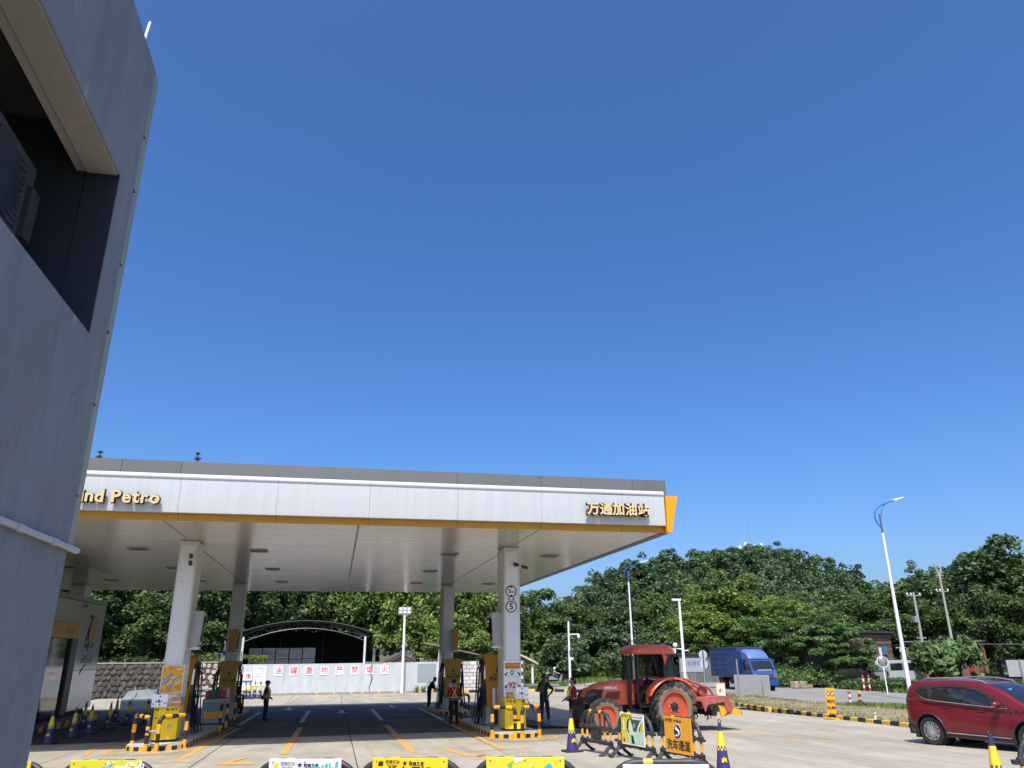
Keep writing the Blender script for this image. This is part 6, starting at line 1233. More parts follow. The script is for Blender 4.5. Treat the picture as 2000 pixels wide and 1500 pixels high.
        MB().bbox(0.4, 1.5, s*0.30, s*0.52, 0.42, 0.75, .06).build('fuel_tank', M_tbl, t) if s > 0 else None
    MB().add([(1.12, -0.60, 1.45), (1.12, 0.60, 1.45), (1.04, 0.58, 2.38), (1.04, -0.58, 2.38)], [(0, 1, 2, 3)]).build('windscreen', M_tglass, t); MB().add([(-0.39, -0.60, 1.50), (-0.39, 0.60, 1.50), (-0.21, 0.56, 2.38), (-0.21, -0.56, 2.38)], [(0, 1, 2, 3)]).build('rear_glass', M_tglass, t)
    MB().add([(-0.39, -0.60, 1.0), (-0.39, 0.60, 1.0), (-0.39, 0.60, 1.49), (-0.39, -0.60, 1.49)], [(0, 1, 2, 3)]).build('rear_panel', M_tbl, t)
    rb = MB(); vs = []; fs = []
    for (x0, x1, w_, z) in ((-0.24, 1.10, 0.62, 2.40), (-0.36, 1.22, 0.72, 2.43), (-0.35, 1.21, 0.71, 2.53), (-0.24, 1.08, 0.60, 2.67), (-0.1, 0.9, 0.45, 2.72)):
        c = 0.16; vs += [(x0+c, -w_, z), (x1-c, -w_, z), (x1, -w_+c, z), (x1, w_-c, z), (x1-c, w_, z), (x0+c, w_, z), (x0, w_-c, z), (x0, -w_+c, z)]
    for i in range(4):
        for k in range(8): fs.append((i*8+k, i*8+(k+1) % 8, (i+1)*8+(k+1) % 8, (i+1)*8+k))
    rb.add(vs, fs+[tuple(range(8)), tuple(32+k for k in range(8))]); rb.build('cab_roof', M_tor, t, sm=True, ang=35)
    MB().bbox(-0.42, -0.36, 0.35, 0.55, 2.42, 2.58, .02).build('work_light', M_card, t); MB().bbox(-0.42, -0.36, -0.55, -0.35, 2.42, 2.58, .02).build('work_light', M_card, t); MB().bbox(1.20, 1.30, 0.45, 0.60, 2.22, 2.38, .02).build('work_light', M_tbl, t)
    MB().prism([(0.20, 2.47), (0.14, 2.05), (0.02, 2.33)], 0.735, 0.745, 'y').build('door_corner', M_tor, t)
    MB().bbox(-0.15, 0.35, -0.25, 0.25, 0.93, 1.35, .06).build('seat', M_tbl, t); MB().bbox(-0.25, -0.1, -0.25, 0.25, 1.3, 1.9, .06).build('seat_back', M_tbl, t)
    MB().tube([(0.95, 0, 0.95), (0.72, 0, 1.45)], 0.04, 8).build('steering_column', M_tbl, t); MB().tube([(0.72+0.10*math.sin(a)*1.0, 0.21*math.cos(a), 1.47+0.17*math.sin(a)) for a in np.linspace(0, 6.28, 21)[:-1]], 0.018, 6, closed=True).build('steering_wheel', M_tbl, t)
    MB().tube([(1.35, 0.50, 0.75), (1.35, 0.52, 2.10), (1.35, 0.52, 2.35)], [0.06, 0.075, 0.04], 10).build('exhaust', M_tbl, t); MB().tube([(2.72, 0.2, 1.3), (2.80, 0.22, 1.36), (2.84, 0.22, 1.95)], 0.008, 5).build('aerial', M_tbl, t)
    # rear rotary tiller
    im = link('rotary_tiller', None, t, (0, 0, 0))
    def ip(n_, b_, m_): return b_.build(n_, m_, t)
    for s in (1, -1):
        ip('linkage_arm', MB().tube([(-0.25, s*0.38, 0.65), (-1.15, s*0.45, 0.75)], 0.05, 8), M_tbl)
        ip('tiller_frame', MB().tube([(-0.75, s*0.45, 1.55), (-1.10, s*0.5, 0.95), (-1.75, s*0.5, 1.0), (-1.62, s*0.4, 1.30), (-0.75, s*0.3, 1.60)], 0.045, 6), M_impl)
        ip('tiller_side', MB().prism([(-0.95, 0.95), (-1.95, 1.06), (-2.12, 0.78), (-2.02, 0.55), (-1.86, 0.60), (-1.80, 0.90), (-1.18, 0.82), (-1.08, 0.60)], s*0.98, s*1.02, 'y'), M_impl)
    bpy.data.objects.remove(im)
    ip('tiller_deck', MB().prism([(-0.95, 0.93), (-1.0, 1.0), (-1.85, 1.08), (-2.05, 0.95), (-2.0, 0.90)], -0.98, 0.98, 'y'), M_impl)
    ip('gearbox', MB().bbox(-1.42, -1.05, -0.16, 0.16, 0.95, 1.30, .05), M_impl); ip('pulley', MB().lathe([(0.17, 0.2), (0.17, 0.3), (0.06, 0.32)], 18, 'y', (-1.45, 0, 1.22)), M_impl)
    ip('top_link', MB().tube([(-0.45, 0, 1.25), (-1.25, 0, 1.38)], 0.04, 8), M_tbl); ip('drive_shaft', MB().tube([(-0.4, 0, 0.7), (-1.1, 0, 0.95)], 0.06, 8), M_yel)
    ip('rotor', MB().lathe([(0.09, -0.95), (0.09, 0.95)], 12, 'y', (-1.45, 0, 0.55)), M_tbl)
    for k in range(14):
        a = k*1.1; y = -0.88+0.135*k; ip('blade', MB().tube([(-1.45, y, 0.55), (-1.45+0.20*math.cos(a), y, 0.55+0.20*math.sin(a)), (-1.45+0.26*math.cos(a+.4), y+.06, 0.55+0.26*math.sin(a+.4))], [0.03, 0.025, 0.012], 5), M_tbl)
    ip('rear_flap', MB().prism([(-2.0, 0.95), (-2.45, 0.62), (-2.50, 0.50), (-2.40, 0.48), (-1.95, 0.85)], -0.95, 0.95, 'y'), pm('worn_steel', (.35, .30, .22), .5, .5, .3, 4))
    for s in (0.95, -0.95): ip('yellow_wing', MB().prism([(-1.60, 0.80), (-1.68, 0.42), (-1.90, 0.60), (-2.15, 0.70), (-2.42, 0.62), (-2.40, 0.46), (-2.1, 0.52)], s-.02*(1 if s > 0 else -1), s+.03*(1 if s > 0 else -1), 'y'), M_yel)
    return t
tractor((10.86, 25.85, gz(25.5)-0.005), math.pi+0.06, 'orange red farm tractor with cab and rotary tiller beside the right pumps')
t = thing('floor_hose', 'dark hose lying on the ground beside the man in black', 'hose', (0, 0, 0)); MB().tube([(7.0, 29.2, gz(29.2)+.03), (7.6, 28.6, gz(28.6)+.03), (8.3, 28.1, gz(28.1)+.03), (9.2, 27.6, gz(27.6)+.03), (10.2, 27.4, gz(27.4)+.03)], 0.03, 8).build('hose_body', M_rub, t)

# ================================================================ blue box truck (local: +X forward)
M_tblue = pm('truck_blue', (0.014, 0.05, 0.22), 0.4, 0, 0.12, 2, 0, 40, .35, (.12, .14, .2), coat=.3); M_tblue2 = pm('truck_box_blue', (0.02, 0.05, 0.15), 0.5, 0, 0.15, 2, 0, 40, .5, (.11, .13, .19), dscale=2)
def truck(loc, rz, label):
    t = thing('box_truck', label, 'truck', loc, rz)
    bx = MB().bbox(-2.5, 1.95, -1.05, 1.05, 0.95, 3.0, .03).build('cargo_box', M_tblue2, t)
    for s in (1, -1):
        for k in range(16): x = -2.35+0.285*k; MB().bbox(x, x+0.16, s*1.05-.02, s*1.05+.025, 1.15, 2.80, .01).build('side_rib', M_tblue2, bx)
        for z in (1.45, 1.85, 2.25, 2.6): MB().bbox(-2.4, 0.3, s*1.06-.02, s*1.06+.03, z-.025, z+.025, .008).build('lock_bar', M_tblue2, bx)
        MB().box(-2.5, 1.95, s*1.05-.03, s*1.05+.04, 2.94, 3.02).build('top_rail', M_tblue, bx); MB().box(-2.5, 1.95, s*1.05-.03, s*1.05+.03, 0.93, 1.02).build('bottom_rail', M_dgry, bx)
    for k in range(9): MB().bbox(1.95, 1.985, -0.95+0.215*k, -0.80+0.215*k, 1.2, 2.85, .01).build('front_rib', M_tblue, bx)
    MB().bbox(-2.6, 3.5, -0.40, 0.40, 0.62, 0.85, .03).build('chassis', M_tbl, t)
    # cab
    c = MB(); prof = [(2.05, 0.62), (3.72, 0.62), (3.78, 1.20), (3.62, 1.45), (3.28, 2.12), (3.05, 2.22), (2.05, 2.22)]; c.prism(prof, -0.95, 0.95, 'y'); cab = c.build('cab', M_tblue, t)
    MB().add([(3.645, -0.82, 1.44), (3.645, 0.82, 1.44), (3.335, 0.76, 2.06), (3.335, -0.76, 2.06)], [(0, 1, 2, 3)]).build('windscreen', M_glassd, cab)
    wi = bpy.data.objects[-1] if False else None
    for s in (1, -1):
        MB().prism([(2.55, 1.42), (3.50, 1.42), (3.22, 2.05), (2.55, 2.05)], s*0.951, s*0.962, 'y').build('side_window', M_glassd, cab); MB().prism([(2.50, 0.72), (2.52, 2.1), (2.50, 2.1), (2.48, 0.72)], s*0.951, s*0.956, 'y').build('door_seam', M_tbl, cab)
        MB().bbox(3.70, 3.80, s*0.78-.14, s*0.78+.14, 0.95, 1.22, .02).build('headlight', M_chrome, cab); MB().bbox(3.30, 3.40, s*1.12-.07, s*1.12+.07, 1.45, 1.85, .02).build('mirror', M_tbl, cab); MB().tube([(3.35, s*0.95, 1.95), (3.35, s*1.12, 1.85)], .02, 6).build('mirror_arm', M_tbl, cab)
        car_wheel(t, (2.95, s*0.85, 0.42), 0.42, 0.24, s, 5, rim_m=M_dgry, double=False); car_wheel(t, (-0.9, s*0.80, 0.42), 0.42, 0.42, s, 5, rim_m=M_dgry, double=False)
        MB().bbox(0.2, 1.8, s*0.55, s*0.85, 0.5, 0.85, .04).build('side_tank' if s > 0 else 'battery_box', M_tbl, t)
        MB().prism([(2.45, 0.62), (2.45, 0.75), (2.62, 0.93), (3.28, 0.93), (3.45, 0.75), (3.45, 0.62)], s*0.94, s*0.97, 'y').build('wheel_arch', M_tbl, cab)
    MB().bbox(3.72, 3.86, -0.95, 0.95, 0.42, 0.72, .03).build('bumper', M_tblue, t); MB().bbox(3.73, 3.80, -0.6, 0.6, 0.95, 1.08, .01).build('grille', M_tbl, cab)
    for z in (0.97, 1.03): MB().box(3.80, 3.812, -0.55, 0.55, z-.012, z+.012).build('grille_bar', M_chrome, cab)
    MB().box(3.86, 3.87, -0.22, 0.22, 0.50, 0.64).build('number_plate', M_card, t); MB().box(3.62, 3.66, -0.5, 0.6, 1.44, 1.47).build('dash_papers', M_card, cab)
    d = MB(); vs = []; fs = []; secs = [(2.1, 0.86, 2.86), (2.4, 0.85, 2.84), (2.75, 0.82, 2.70), (3.0, 0.80, 2.50), (3.18, 0.78, 2.25)]
    for (x, w_, z) in secs: vs += [(x, -w_, 2.21), (x, -w_, z-.12), (x, -w_*.7, z), (x, w_*.7, z), (x, w_, z-.12), (x, w_, 2.21)]
    for i in range(4):
        for k in range(6): fs.append((i*6+k, i*6+(k+1) % 6, (i+1)*6+(k+1) % 6, (i+1)*6+k))
    d.add(vs, fs+[tuple(range(6)), tuple(24+k for k in range(6))]); d.build('wind_deflector', pm('faded_blue_plastic', (.10, .17, .36), .35, 0, .15, 2), cab, sm=True, ang=40)
    text('lettering_text', '★', 0.3, M_sky, cab, (3.10, 0.3, 2.3), (math.pi/2, 0, math.pi/2))
    return t
truck((30.0, 56.0, -0.32), -math.pi/2, 'blue box truck driving on the road behind the tractor')
# ================================================================ distant vehicles
def van(loc, rz, label):
    t = thing('white_van', label, 'van', loc, rz); prof = [(-2.1, 0.35), (2.15, 0.35), (2.2, 0.75), (1.9, 0.95), (1.35, 1.75), (1.1, 1.85), (-1.95, 1.85), (-2.15, 1.6)]
    b = MB().prism(prof, -0.8, 0.8, 'y').build('body', pm('van_white', (.45, .47, .47), .4), t)
    for s in (1, -1):
        MB().prism([(-1.9, 1.15), (-0.3, 1.15), (-0.3, 1.65), (-1.85, 1.65)], s*.801, s*.81, 'y').build('side_window', M_glassd, b); MB().prism([(-0.2, 1.1), (0.4, 1.1), (0.4, 1.65), (-0.2, 1.65)], s*.801, s*.81, 'y').build('side_window', M_glassd, b); MB().prism([(0.5, 1.1), (1.65, 1.1), (1.3, 1.65), (0.5, 1.65)], s*.801, s*.81, 'y').build('side_window', M_glassd, b)
        for x in (-1.3, 1.4): car_wheel(t, (x, s*.72, .31), .31, .18, s, 5, double=False)
    MB().add([(-2.165, -.65, 1.15), (-2.165, .65, 1.15), (-2.12, .62, 1.68), (-2.12, -.62, 1.68)], [(0, 1, 2, 3)]).build('rear_window', pm('blue_decal_glass', (.28, .34, .48), .2), b); text('lettering_text', '货运出租', 0.26, pm('decal_blue', rgb('#3d66c0'), .4), b, (-2.17, 0, 1.42), (math.pi/2, 0, -math.pi/2))
    for s in (1, -1): MB().bbox(-2.2, -2.1, s*.7-.06, s*.7+.06, .8, 1.1, .02).build('tail_light', M_tail, b)
van((42.3, 54.3, -0.20), 0.35, 'pale van with blue lettering parked behind the hedge')
def dcar(loc, rz, label, m):
    t = thing('dark_car', label, 'car', loc, rz); b = MB().prism([(-2.2, .3), (2.15, .3), (2.2, .65), (1.9, .85), (1.05, .95), (.5, 1.42), (-1.0, 1.45), (-1.7, 1.0), (-2.2, .9)], -.85, .85, 'y').build('body', m, t)
    for s in (1, -1):
        MB().prism([(-1.5, 1.0), (.9, .97), (.45, 1.36), (-.95, 1.39)], s*.851, s*.86, 'y').build('side_window', M_glassd, b)
        for x in (-1.35, 1.35): car_wheel(t, (x, s*.77, .31), .31, .19, s, 5, double=False)
    for q in ((.98, .55, .98, 1.40), (-1.66, -1.02, 1.03, 1.43)): MB().add([(q[0], -.7, q[2]), (q[0], .7, q[2]), (q[1], .6, q[3]), (q[1], -.6, q[3])], [(0, 1, 2, 3)]).build('windscreen' if q[0] > 0 else 'rear_window', M_glassd, b)
M_dkp = pm('dark_car_paint', (.012, .013, .016), .25, .2, .05, 2, coat=.6)
dcar((22.6, 83.0, -0.62), 0.3, 'dark car parked in the shade behind the camera pole', M_dkp); dcar((38.3, 54.6, -0.32), 2.5, 'black car in the tree shade left of the pale van', M_dkp)
# ================================================================ people
M_skin = pm('skin', (0.44, 0.26, 0.18), 0.55, 0, .06, 4); M_hair = pm('hair', (0.010, 0.009, 0.009), 0.5, 0, .2, 8); M_blkc = pm('black_cloth', (0.016, 0.016, 0.018), 0.9, 0, .25, 6, .3, 30); M_navyc = pm('navy_trousers', (0.022, 0.028, 0.05), 0.9, 0, .25, 6, .3, 30); M_redc = pm('red_cloth', (0.42, 0.022, 0.028), 0.85, 0, .15, 6, .3, 30); M_vest = pm('vest_yellow', (0.62, 0.66, 0.22), .6, 0, .1, 4); M_shoe = pm('shoe', (.02, .02, .02), .6); M_greyc = pm('grey_shoe', (.25, .25, .25), .6); M_maroon = pm('dark_red_cloth', (.15, .012, .018), .9, 0, .2, 6)
def person(label, loc, rz, J, mats, extras=None, group=None, scale=1.0):
    """J: joint positions (local, facing -Y, z up). One skinned continuous body, materials by nearest limb."""
    t = thing('person', label, 'person', loc, rz, group)
    V = []; E = []; Rr = []; lab = {}
    def add(p, r, par=None):
        V.append(p); r = tuple(q*(1.26 if q > 0.03 else 1.05) for q in (r if hasattr(r, '__len__') else (r, r))); Rr.append(r); i = len(V)-1
        if par is not None: E.append((par, i))
        return i
    seg = []       # (a,b,matkey)
    pel = add(J['pelvis'], (0.155, 0.11)); ab = add(J['belly'], (0.14, 0.10), pel); ch = add(J['chest'], (0.165, 0.115), ab); nk0 = add(J['neckbase'], (0.10, 0.075), ch); nk = add(J['neck'], 0.055, nk0)
    hc = Vector(J['head']); hd = add(tuple(hc-Vector((0, 0, 0.03))), (0.074, 0.088), nk); ht = add(tuple(hc+Vector((0, 0.01, 0.07))), (0.075, 0.088), hd)
    seg += [(pel, ab, 'shirt'), (ab, ch, 'shirt'), (ch, nk0, 'shirt'), (nk0, nk, 'skin'), (nk, hd, 'skin'), (hd, ht, 'skin')]
    for s, sd in ((1, 'L'), (-1, 'R')):
        sh = add(J['sho'+sd], 0.062, nk0 if False else ch); el = add(J['elb'+sd], 0.043, sh); wr = add(J['wri'+sd], 0.03, el); hv = (Vector(J['wri'+sd])-Vector(J['elb'+sd])).normalized(); hv = Vector(J.get('hd'+sd, hv)).normalized()
        pm_ = add(tuple(Vector(J['wri'+sd])+hv*0.07), (0.036, 0.022), wr)
        seg += [(sh, el, 'sleeve'), (el, wr, 'fore'), (wr, pm_, 'skin')]
        side = hv.cross(Vector((0, 0, 1))); side = side.normalized() if side.length > .1 else Vector((0, 1, 0)); curl = side.cross(hv).normalized()*-1
        for k, (off, ln) in enumerate(((-0.026, 0.065), (-0.009, 0.078), (0.009, 0.074), (0.026, 0.058))):
            b0 = Vector(J['wri'+sd])+hv*0.10+side*off; f1 = add(tuple(b0), 0.009, pm_); f2 = add(tuple(b0+hv*ln*0.5+curl*0.012), 0.008, f1); f3 = add(tuple(b0+hv*ln*0.75+curl*0.04), 0.007, f2); seg += [(pm_, f3, 'skin')]
        th = add(tuple(Vector(J['wri'+sd])+hv*0.06+side*-0.045+curl*0.02), 0.010, pm_); add(tuple(Vector(J['wri'+sd])+hv*0.095+side*-0.055+curl*0.035), 0.009, th); seg += [(pm_, th, 'skin')]
        hp = add(J['hip'+sd], 0.095, pel); kn = add(J['kne'+sd], 0.062, hp); an = add(J['ank'+sd], 0.045, kn); fd = Vector(J.get('ft'+sd, (0, -1, 0))); ft = add(tuple(Vector(J['ank'+sd])+fd*0.10+Vector((0, 0, -0.045))), (0.042, 0.034), an); to = add(tuple(Vector(J['ank'+sd])+fd*0.19+Vector((0, 0, -0.052))), (0.038, 0.026), ft)
        hl = add(tuple(Vector(J['ank'+sd])-fd*0.04+Vector((0, 0, -0.045))), 0.034, an)
        seg += [(hp, kn, 'legs'), (kn, an, 'legs'), (an, ft, 'shoe'), (ft, to, 'shoe'), (an, hl, 'shoe'), (pel, hp, 'legs')]
    me = bpy.data.meshes.new('body'); me.from_pydata([tuple(v) for v in V], E, []); o = bpy.data.objects.new('tmp_body', me); COL.objects.link(o)
    m = o.modifiers.new('skin', 'SKIN'); m.use_smooth_shade = True; m.branch_smoothing = 0.4
    for i, sv in enumerate(me.skin_vertices[0].data): sv.radius = Rr[i]; sv.use_root = (i == 0)
    ss = o.modifiers.new('sub', 'SUBSURF'); ss.levels = 2; ss.render_levels = 2
    bm_ = bpy.data.meshes.new_from_object(o.evaluated_get(bpy.context.evaluated_depsgraph_get())); bpy.data.objects.remove(o)
    keys = ['skin', 'shirt', 'sleeve', 'fore', 'legs', 'shoe']; bm_.materials.clear()
    for k in keys: bm_.materials.append(mats.get(k, M_skin))
    P = np.array([tuple(v) for v in V]); A = np.array([P[a] for a, _, _ in seg]); B_ = np.array([P[b] for _, b, _ in seg]); K = [keys.index(k) for _, _, k in seg]
    for f in bm_.polygons:
        c = np.array(f.center); AB = B_-A; tt = np.clip(((c-A)*AB).sum(1)/np.maximum(1e-9, (AB*AB).sum(1)), 0, 1); d = np.linalg.norm(A+AB*tt[:, None]-c, axis=1)
        k = int(np.argmin(d)); mi = K[k]
        if mi == 1 and c[2] < J['pelvis'][2]+0.02 and not J.get('bend'): mi = 4
        f.material_index = mi; f.use_smooth = True
    body = link('body', bm_, t)
    # face and hair
    fz = J.get('face', 0.0); Rm = Matrix.Translation(hc) @ Matrix.Rotation(fz, 4, 'Z') @ Matrix.Rotation(J.get('nod', 0), 4, 'X')
    n = MB(); n.T = Rm; n.add([(-0.016, -0.088, -0.02), (0.016, -0.088, -0.02), (0, -0.118, -0.02), (0, -0.090, 0.03)], [(0, 1, 2), (0, 2, 3), (1, 3, 2), (0, 3, 1)]); n.build('nose', mats['skin'], t)
    for s in (1, -1):
        e = MB(); e.T = Rm; e.sphere((s*0.032, -0.086, 0.025), 0.012, 8, 6); e.build('eye', M_hair, t); e = MB(); e.T = Rm; e.sphere((s*0.084, 0.0, 0.0), (0.012, 0.022, 0.032), 8, 6); e.build('ear', mats['skin'], t)
    e = MB(); e.T = Rm; e.bbox(-0.025, 0.025, -0.092, -0.082, -0.055, -0.045, .004); e.build('mouth', pm('lips', (.25, .09, .07), .5), t)
    hr = MB(); hr.T = Rm; n_, m_ = 16, 9; vs = []; fs = []
    for i in range(m_+1):
        for k in range(n_):
            a = 2*math.pi*k/n_; ph = i/m_*(2.0 if math.sin(a) > -0.35 else 1.15)*(J.get('hairlen', 1.0) if math.sin(a) > -.35 else 1)
            vs.append((0.098*math.sin(ph)*math.cos(a), 0.015+0.112*math.sin(ph)*math.sin(a), 0.03+0.108*math.cos(ph)))
    for i in range(m_):
        for k in range(n_): fs.append((i*n_+k, (i+1)*n_+k, (i+1)*n_+(k+1) % n_, i*n_+(k+1) % n_))
    hr.add(vs, fs); hr.build('hair', M_hair, t, sm=True, ang=80)
    if extras: extras(t, J, Rm)
    t.scale = (scale,)*3
    return t
def stand(**kw):
    J = dict(pelvis=(0, 0, 0.93), belly=(0, 0, 1.08), chest=(0, 0.01, 1.27), neckbase=(0, 0.02, 1.42), neck=(0, 0.01, 1.50), head=(0, -0.01, 1.60), shoL=(0.18, 0.02, 1.38), shoR=(-0.18, 0.02, 1.38), elbL=(0.25, 0.03, 1.12), elbR=(-0.25, 0.03, 1.12), wriL=(0.26, -0.04, 0.90), wriR=(-0.26, -0.04, 0.90), hipL=(0.09, 0, 0.88), hipR=(-0.09, 0, 0.88), kneL=(0.10, -0.02, 0.49), kneR=(-0.10, -0.02, 0.49), ankL=(0.11, 0.03, 0.09), ankR=(-0.11, 0.03, 0.09))
    J.update(kw); return J
def vest(t, J, Rm, cross=True):
    for s in (1, -1):
        MB().tube([(s*0.10, -0.135, 1.02), (s*0.11, -0.145, 1.25), (s*0.10, -0.08, 1.42), (s*0.09, 0.06, 1.43), (s*0.02 if cross else s*0.1, 0.145, 1.25), (-s*0.10 if cross else s*.1, 0.145, 1.04)], 0.022, 6).build('vest_strap', M_vest, t, sm=True)
    MB().tube([(0.185*math.cos(a), 0.145*math.sin(a), 1.03) for a in np.linspace(0, 6.28, 25)[:-1]], 0.024, 6, closed=True).build('vest_belt', M_vest, t, sm=True)
def cap(t, J, Rm, m=M_blkc):
    b = MB(); b.T = Rm; b.lathe([(0.108, 0.02), (0.112, 0.05), (0.10, 0.10), (0.06, 0.135), (0.01, 0.145)], 16, 'z', (0, 0.01, 0)); b.bbox(-0.08, 0.08, -0.19, -0.07, 0.035, 0.05, .01); b.build('cap', m, t, sm=True)
ATT = dict(skin=M_skin, shirt=M_redc, sleeve=M_redc, fore=M_redc, legs=M_blkc, shoe=M_shoe)
# woman in cap, side on, left lane
def ex1(t, J, Rm): cap(t, J, Rm); MB().bbox(-0.14, 0.14, 0.10, 0.22, 0.92, 1.08, .02).build('waist_bag', M_blkc, t); vest(t, J, Rm)
person('attendant in dark cap and red shirt standing on the left lane', (-2.85, 37.5, gz(37.5)), math.pi/2-0.15, stand(elbL=(0.22, 0.06, 1.14), wriL=(0.10, -0.16, 1.0), elbR=(-0.22, 0.06, 1.14), wriR=(-0.08, -0.18, 0.98)), dict(skin=M_skin, shirt=M_maroon, sleeve=M_maroon, fore=M_skin, legs=M_blkc, shoe=M_shoe), ex1, scale=0.95)
# attendant seen from behind
def ex2(t, J, Rm): vest(t, J, Rm); MB().tube([(0.17*math.cos(a), 0.13*math.sin(a), 0.94) for a in np.linspace(0, 6.28, 21)[:-1]], 0.03, 6, closed=True).build('waist_band', pm('grey_band', (.2, .2, .2), .7), t)
person('attendant seen from behind in red shirt with crossed vest straps', (4.66, 31.8, gz(31.8)), math.pi+0.1, stand(elbL=(0.24, -0.05, 1.14), wriL=(0.18, -0.25, 1.08), elbR=(-0.24, -0.05, 1.14), wriR=(-0.16, -0.25, 1.08), ankR=(-0.15, 0.06, 0.09), kneR=(-0.13, 0, 0.49)), ATT, ex2, scale=0.95)
# man bending at the rear pump
person('man in black bending towards the right rear pump', (5.05, 43.6, gz(43.6)), math.pi/2+0.1, stand(pelvis=(0, 0.05, 0.95), belly=(0, 0.0, 1.09), chest=(0, -0.10, 1.25), neckbase=(0, -0.20, 1.36), neck=(0, -0.25, 1.42), head=(0, -0.31, 1.49), shoL=(0.18, -0.18, 1.32), shoR=(-0.18, -0.18, 1.32), elbL=(0.20, -0.25, 1.06), elbR=(-0.20, -0.25, 1.06), wriL=(0.12, -0.48, 0.98), wriR=(-0.12, -0.48, 0.98), nod=0.4), dict(skin=M_skin, shirt=M_blkc, sleeve=M_blkc, fore=M_skin, legs=M_blkc, shoe=M_greyc), lambda t, J, Rm: MB().tube([(0.1, -0.22, 1.38), (0.10, 0.08, 1.30), (-0.08, 0.12, 1.05)], .02, 6).build('vest_strap', M_vest, t))
# man in black, hand at his face, other on hip
person('man in black shirt and blue trousers with a hand at his chin', (8.15, 31.1, gz(31.1)), 0.15, stand(elbR=(-0.24, -0.02, 1.12), wriR=(-0.05, -0.17, 1.40), hdR=(0.05, 0.1, 0.5), elbL=(0.42, 0.06, 1.16), wriL=(0.22, 0.0, 0.98), hdL=(-0.6, 0, -0.4), ankL=(0.17, 0.0, 0.09), kneL=(0.14, -0.02, 0.49)), dict(skin=pm('tan_skin', (.20, .11, .075), .6), shirt=M_blkc, sleeve=M_blkc, fore=MATS['tan_skin'], legs=M_navyc, shoe=M_greyc), None, scale=1.02)
# woman in red by the tractor
def ex5(t, J, Rm):
    vest(t, J, Rm); b = MB(); b.T = Rm; b.sphere((0, 0.12, -0.02), (0.05, 0.06, 0.075), 12, 8); b.build('hair_bun', M_hair, t, sm=True); MB().bbox(-0.16, 0.16, -0.2, -0.11, 0.93, 1.02, .02).build('waist_bag', M_blkc, t)
person('attendant with tied hair and red long sleeves facing left by the tractor', (8.3, 27.7, gz(27.7)), -math.pi/2+0.1, stand(elbL=(0.22, 0.04, 1.13), wriL=(0.14, -0.22, 1.03), elbR=(-0.22, 0.04, 1.13), wriR=(-0.14, -0.24, 1.0), hairlen=1.15), ATT, ex5, scale=0.97)
# rider on scooter far away
sc = thing('motor_scooter', 'small scooter carrying a rider with white helmet on the far road', 'scooter', (21.9, 78.5, -0.6), -0.3)
for x in (-0.6, 0.6): car_wheel(sc, (x, 0, 0.24), 0.24, 0.1, 1, 5, double=False)
MB().prism([(-0.75, 0.45), (0.1, 0.45), (0.25, 0.25), (0.5, 0.3), (0.62, 0.95), (0.5, 0.95), (0.3, 0.5), (0.05, 0.75), (-0.7, 0.75)], -0.13, 0.13, 'y').build('bodywork', M_gry, sc); MB().tube([(0.5, -0.3, 1.0), (0.55, 0, 1.02), (0.5, 0.3, 1.0)], .02, 6).build('handlebar', M_blk, sc)
def ex6(t, J, Rm): b = MB(); b.T = Rm; b.sphere((0, 0.01, 0.04), (0.13, 0.14, 0.13), 14, 8); b.build('helmet', M_wht, t, sm=True)
sit = stand(pelvis=(0, 0.25, 0.82), belly=(0, 0.24, 0.98), chest=(0, 0.2, 1.16), neckbase=(0, 0.18, 1.31), neck=(0, 0.17, 1.38), head=(0, 0.15, 1.48), shoL=(.18, .2, 1.27), shoR=(-.18, .2, 1.27), elbL=(.25, 0.0, 1.08), elbR=(-.25, 0., 1.08), wriL=(.26, -.28, 1.04), wriR=(-.26, -.28, 1.04), hipL=(.1, .22, .78), hipR=(-.1, .22, .78), kneL=(.16, -.2, .74), kneR=(-.16, -.2, .74), ankL=(.14, -.18, .34), ankR=(-.14, -.18, .34))
person('rider in pale clothes and white helmet on the far scooter', (21.9, 78.5, -0.6), -0.3+math.pi/2, sit, dict(skin=M_skin, shirt=M_greyc, sleeve=M_greyc, fore=M_skin, legs=M_navyc, shoe=M_shoe), ex6)
# ================================================================ vegetation
ng = np.random.default_rng(5)
def unit(n):
    v = ng.normal(size=(n, 3)); return v/np.linalg.norm(v, axis=1)[:, None]
def leaf_cloud(cen, rad, per, size, up=0.55, flat=1.0, aspect=0.55, droop=0.0):
    """quads spread through clumps: cen (m,3), rad (m,), per leaves each -> (N*4,3) verts"""
    m = len(cen); N = m*per; c = np.repeat(cen, per, 0); r = np.repeat(rad, per)
    d = unit(N); d[:, 2] = np.where(d[:, 2] < -0.35, -d[:, 2]*0.6, d[:, 2]); d /= np.linalg.norm(d, axis=1)[:, None]
    rr = r*(0.45+0.6*np.sqrt(ng.random(N))); p = c+d*rr[:, None]*np.array([1, 1, flat])
    n = d*0.45+np.array([0, 0, up])+ng.normal(size=(N, 3))*0.42; n /= np.linalg.norm(n, axis=1)[:, None]
    t = np.cross(n, ng.normal(size=(N, 3))); t /= np.linalg.norm(t, axis=1)[:, None]; t[:, 2] -= droop; b = np.cross(n, t)
    s = size*ng.uniform(0.6, 1.35, N)[:, None]
    V = np.empty((N, 4, 3)); V[:, 0] = p-t*s; V[:, 1] = p+b*s*aspect; V[:, 2] = p+t*s; V[:, 3] = p-b*s*aspect
    return V.reshape(-1, 3)
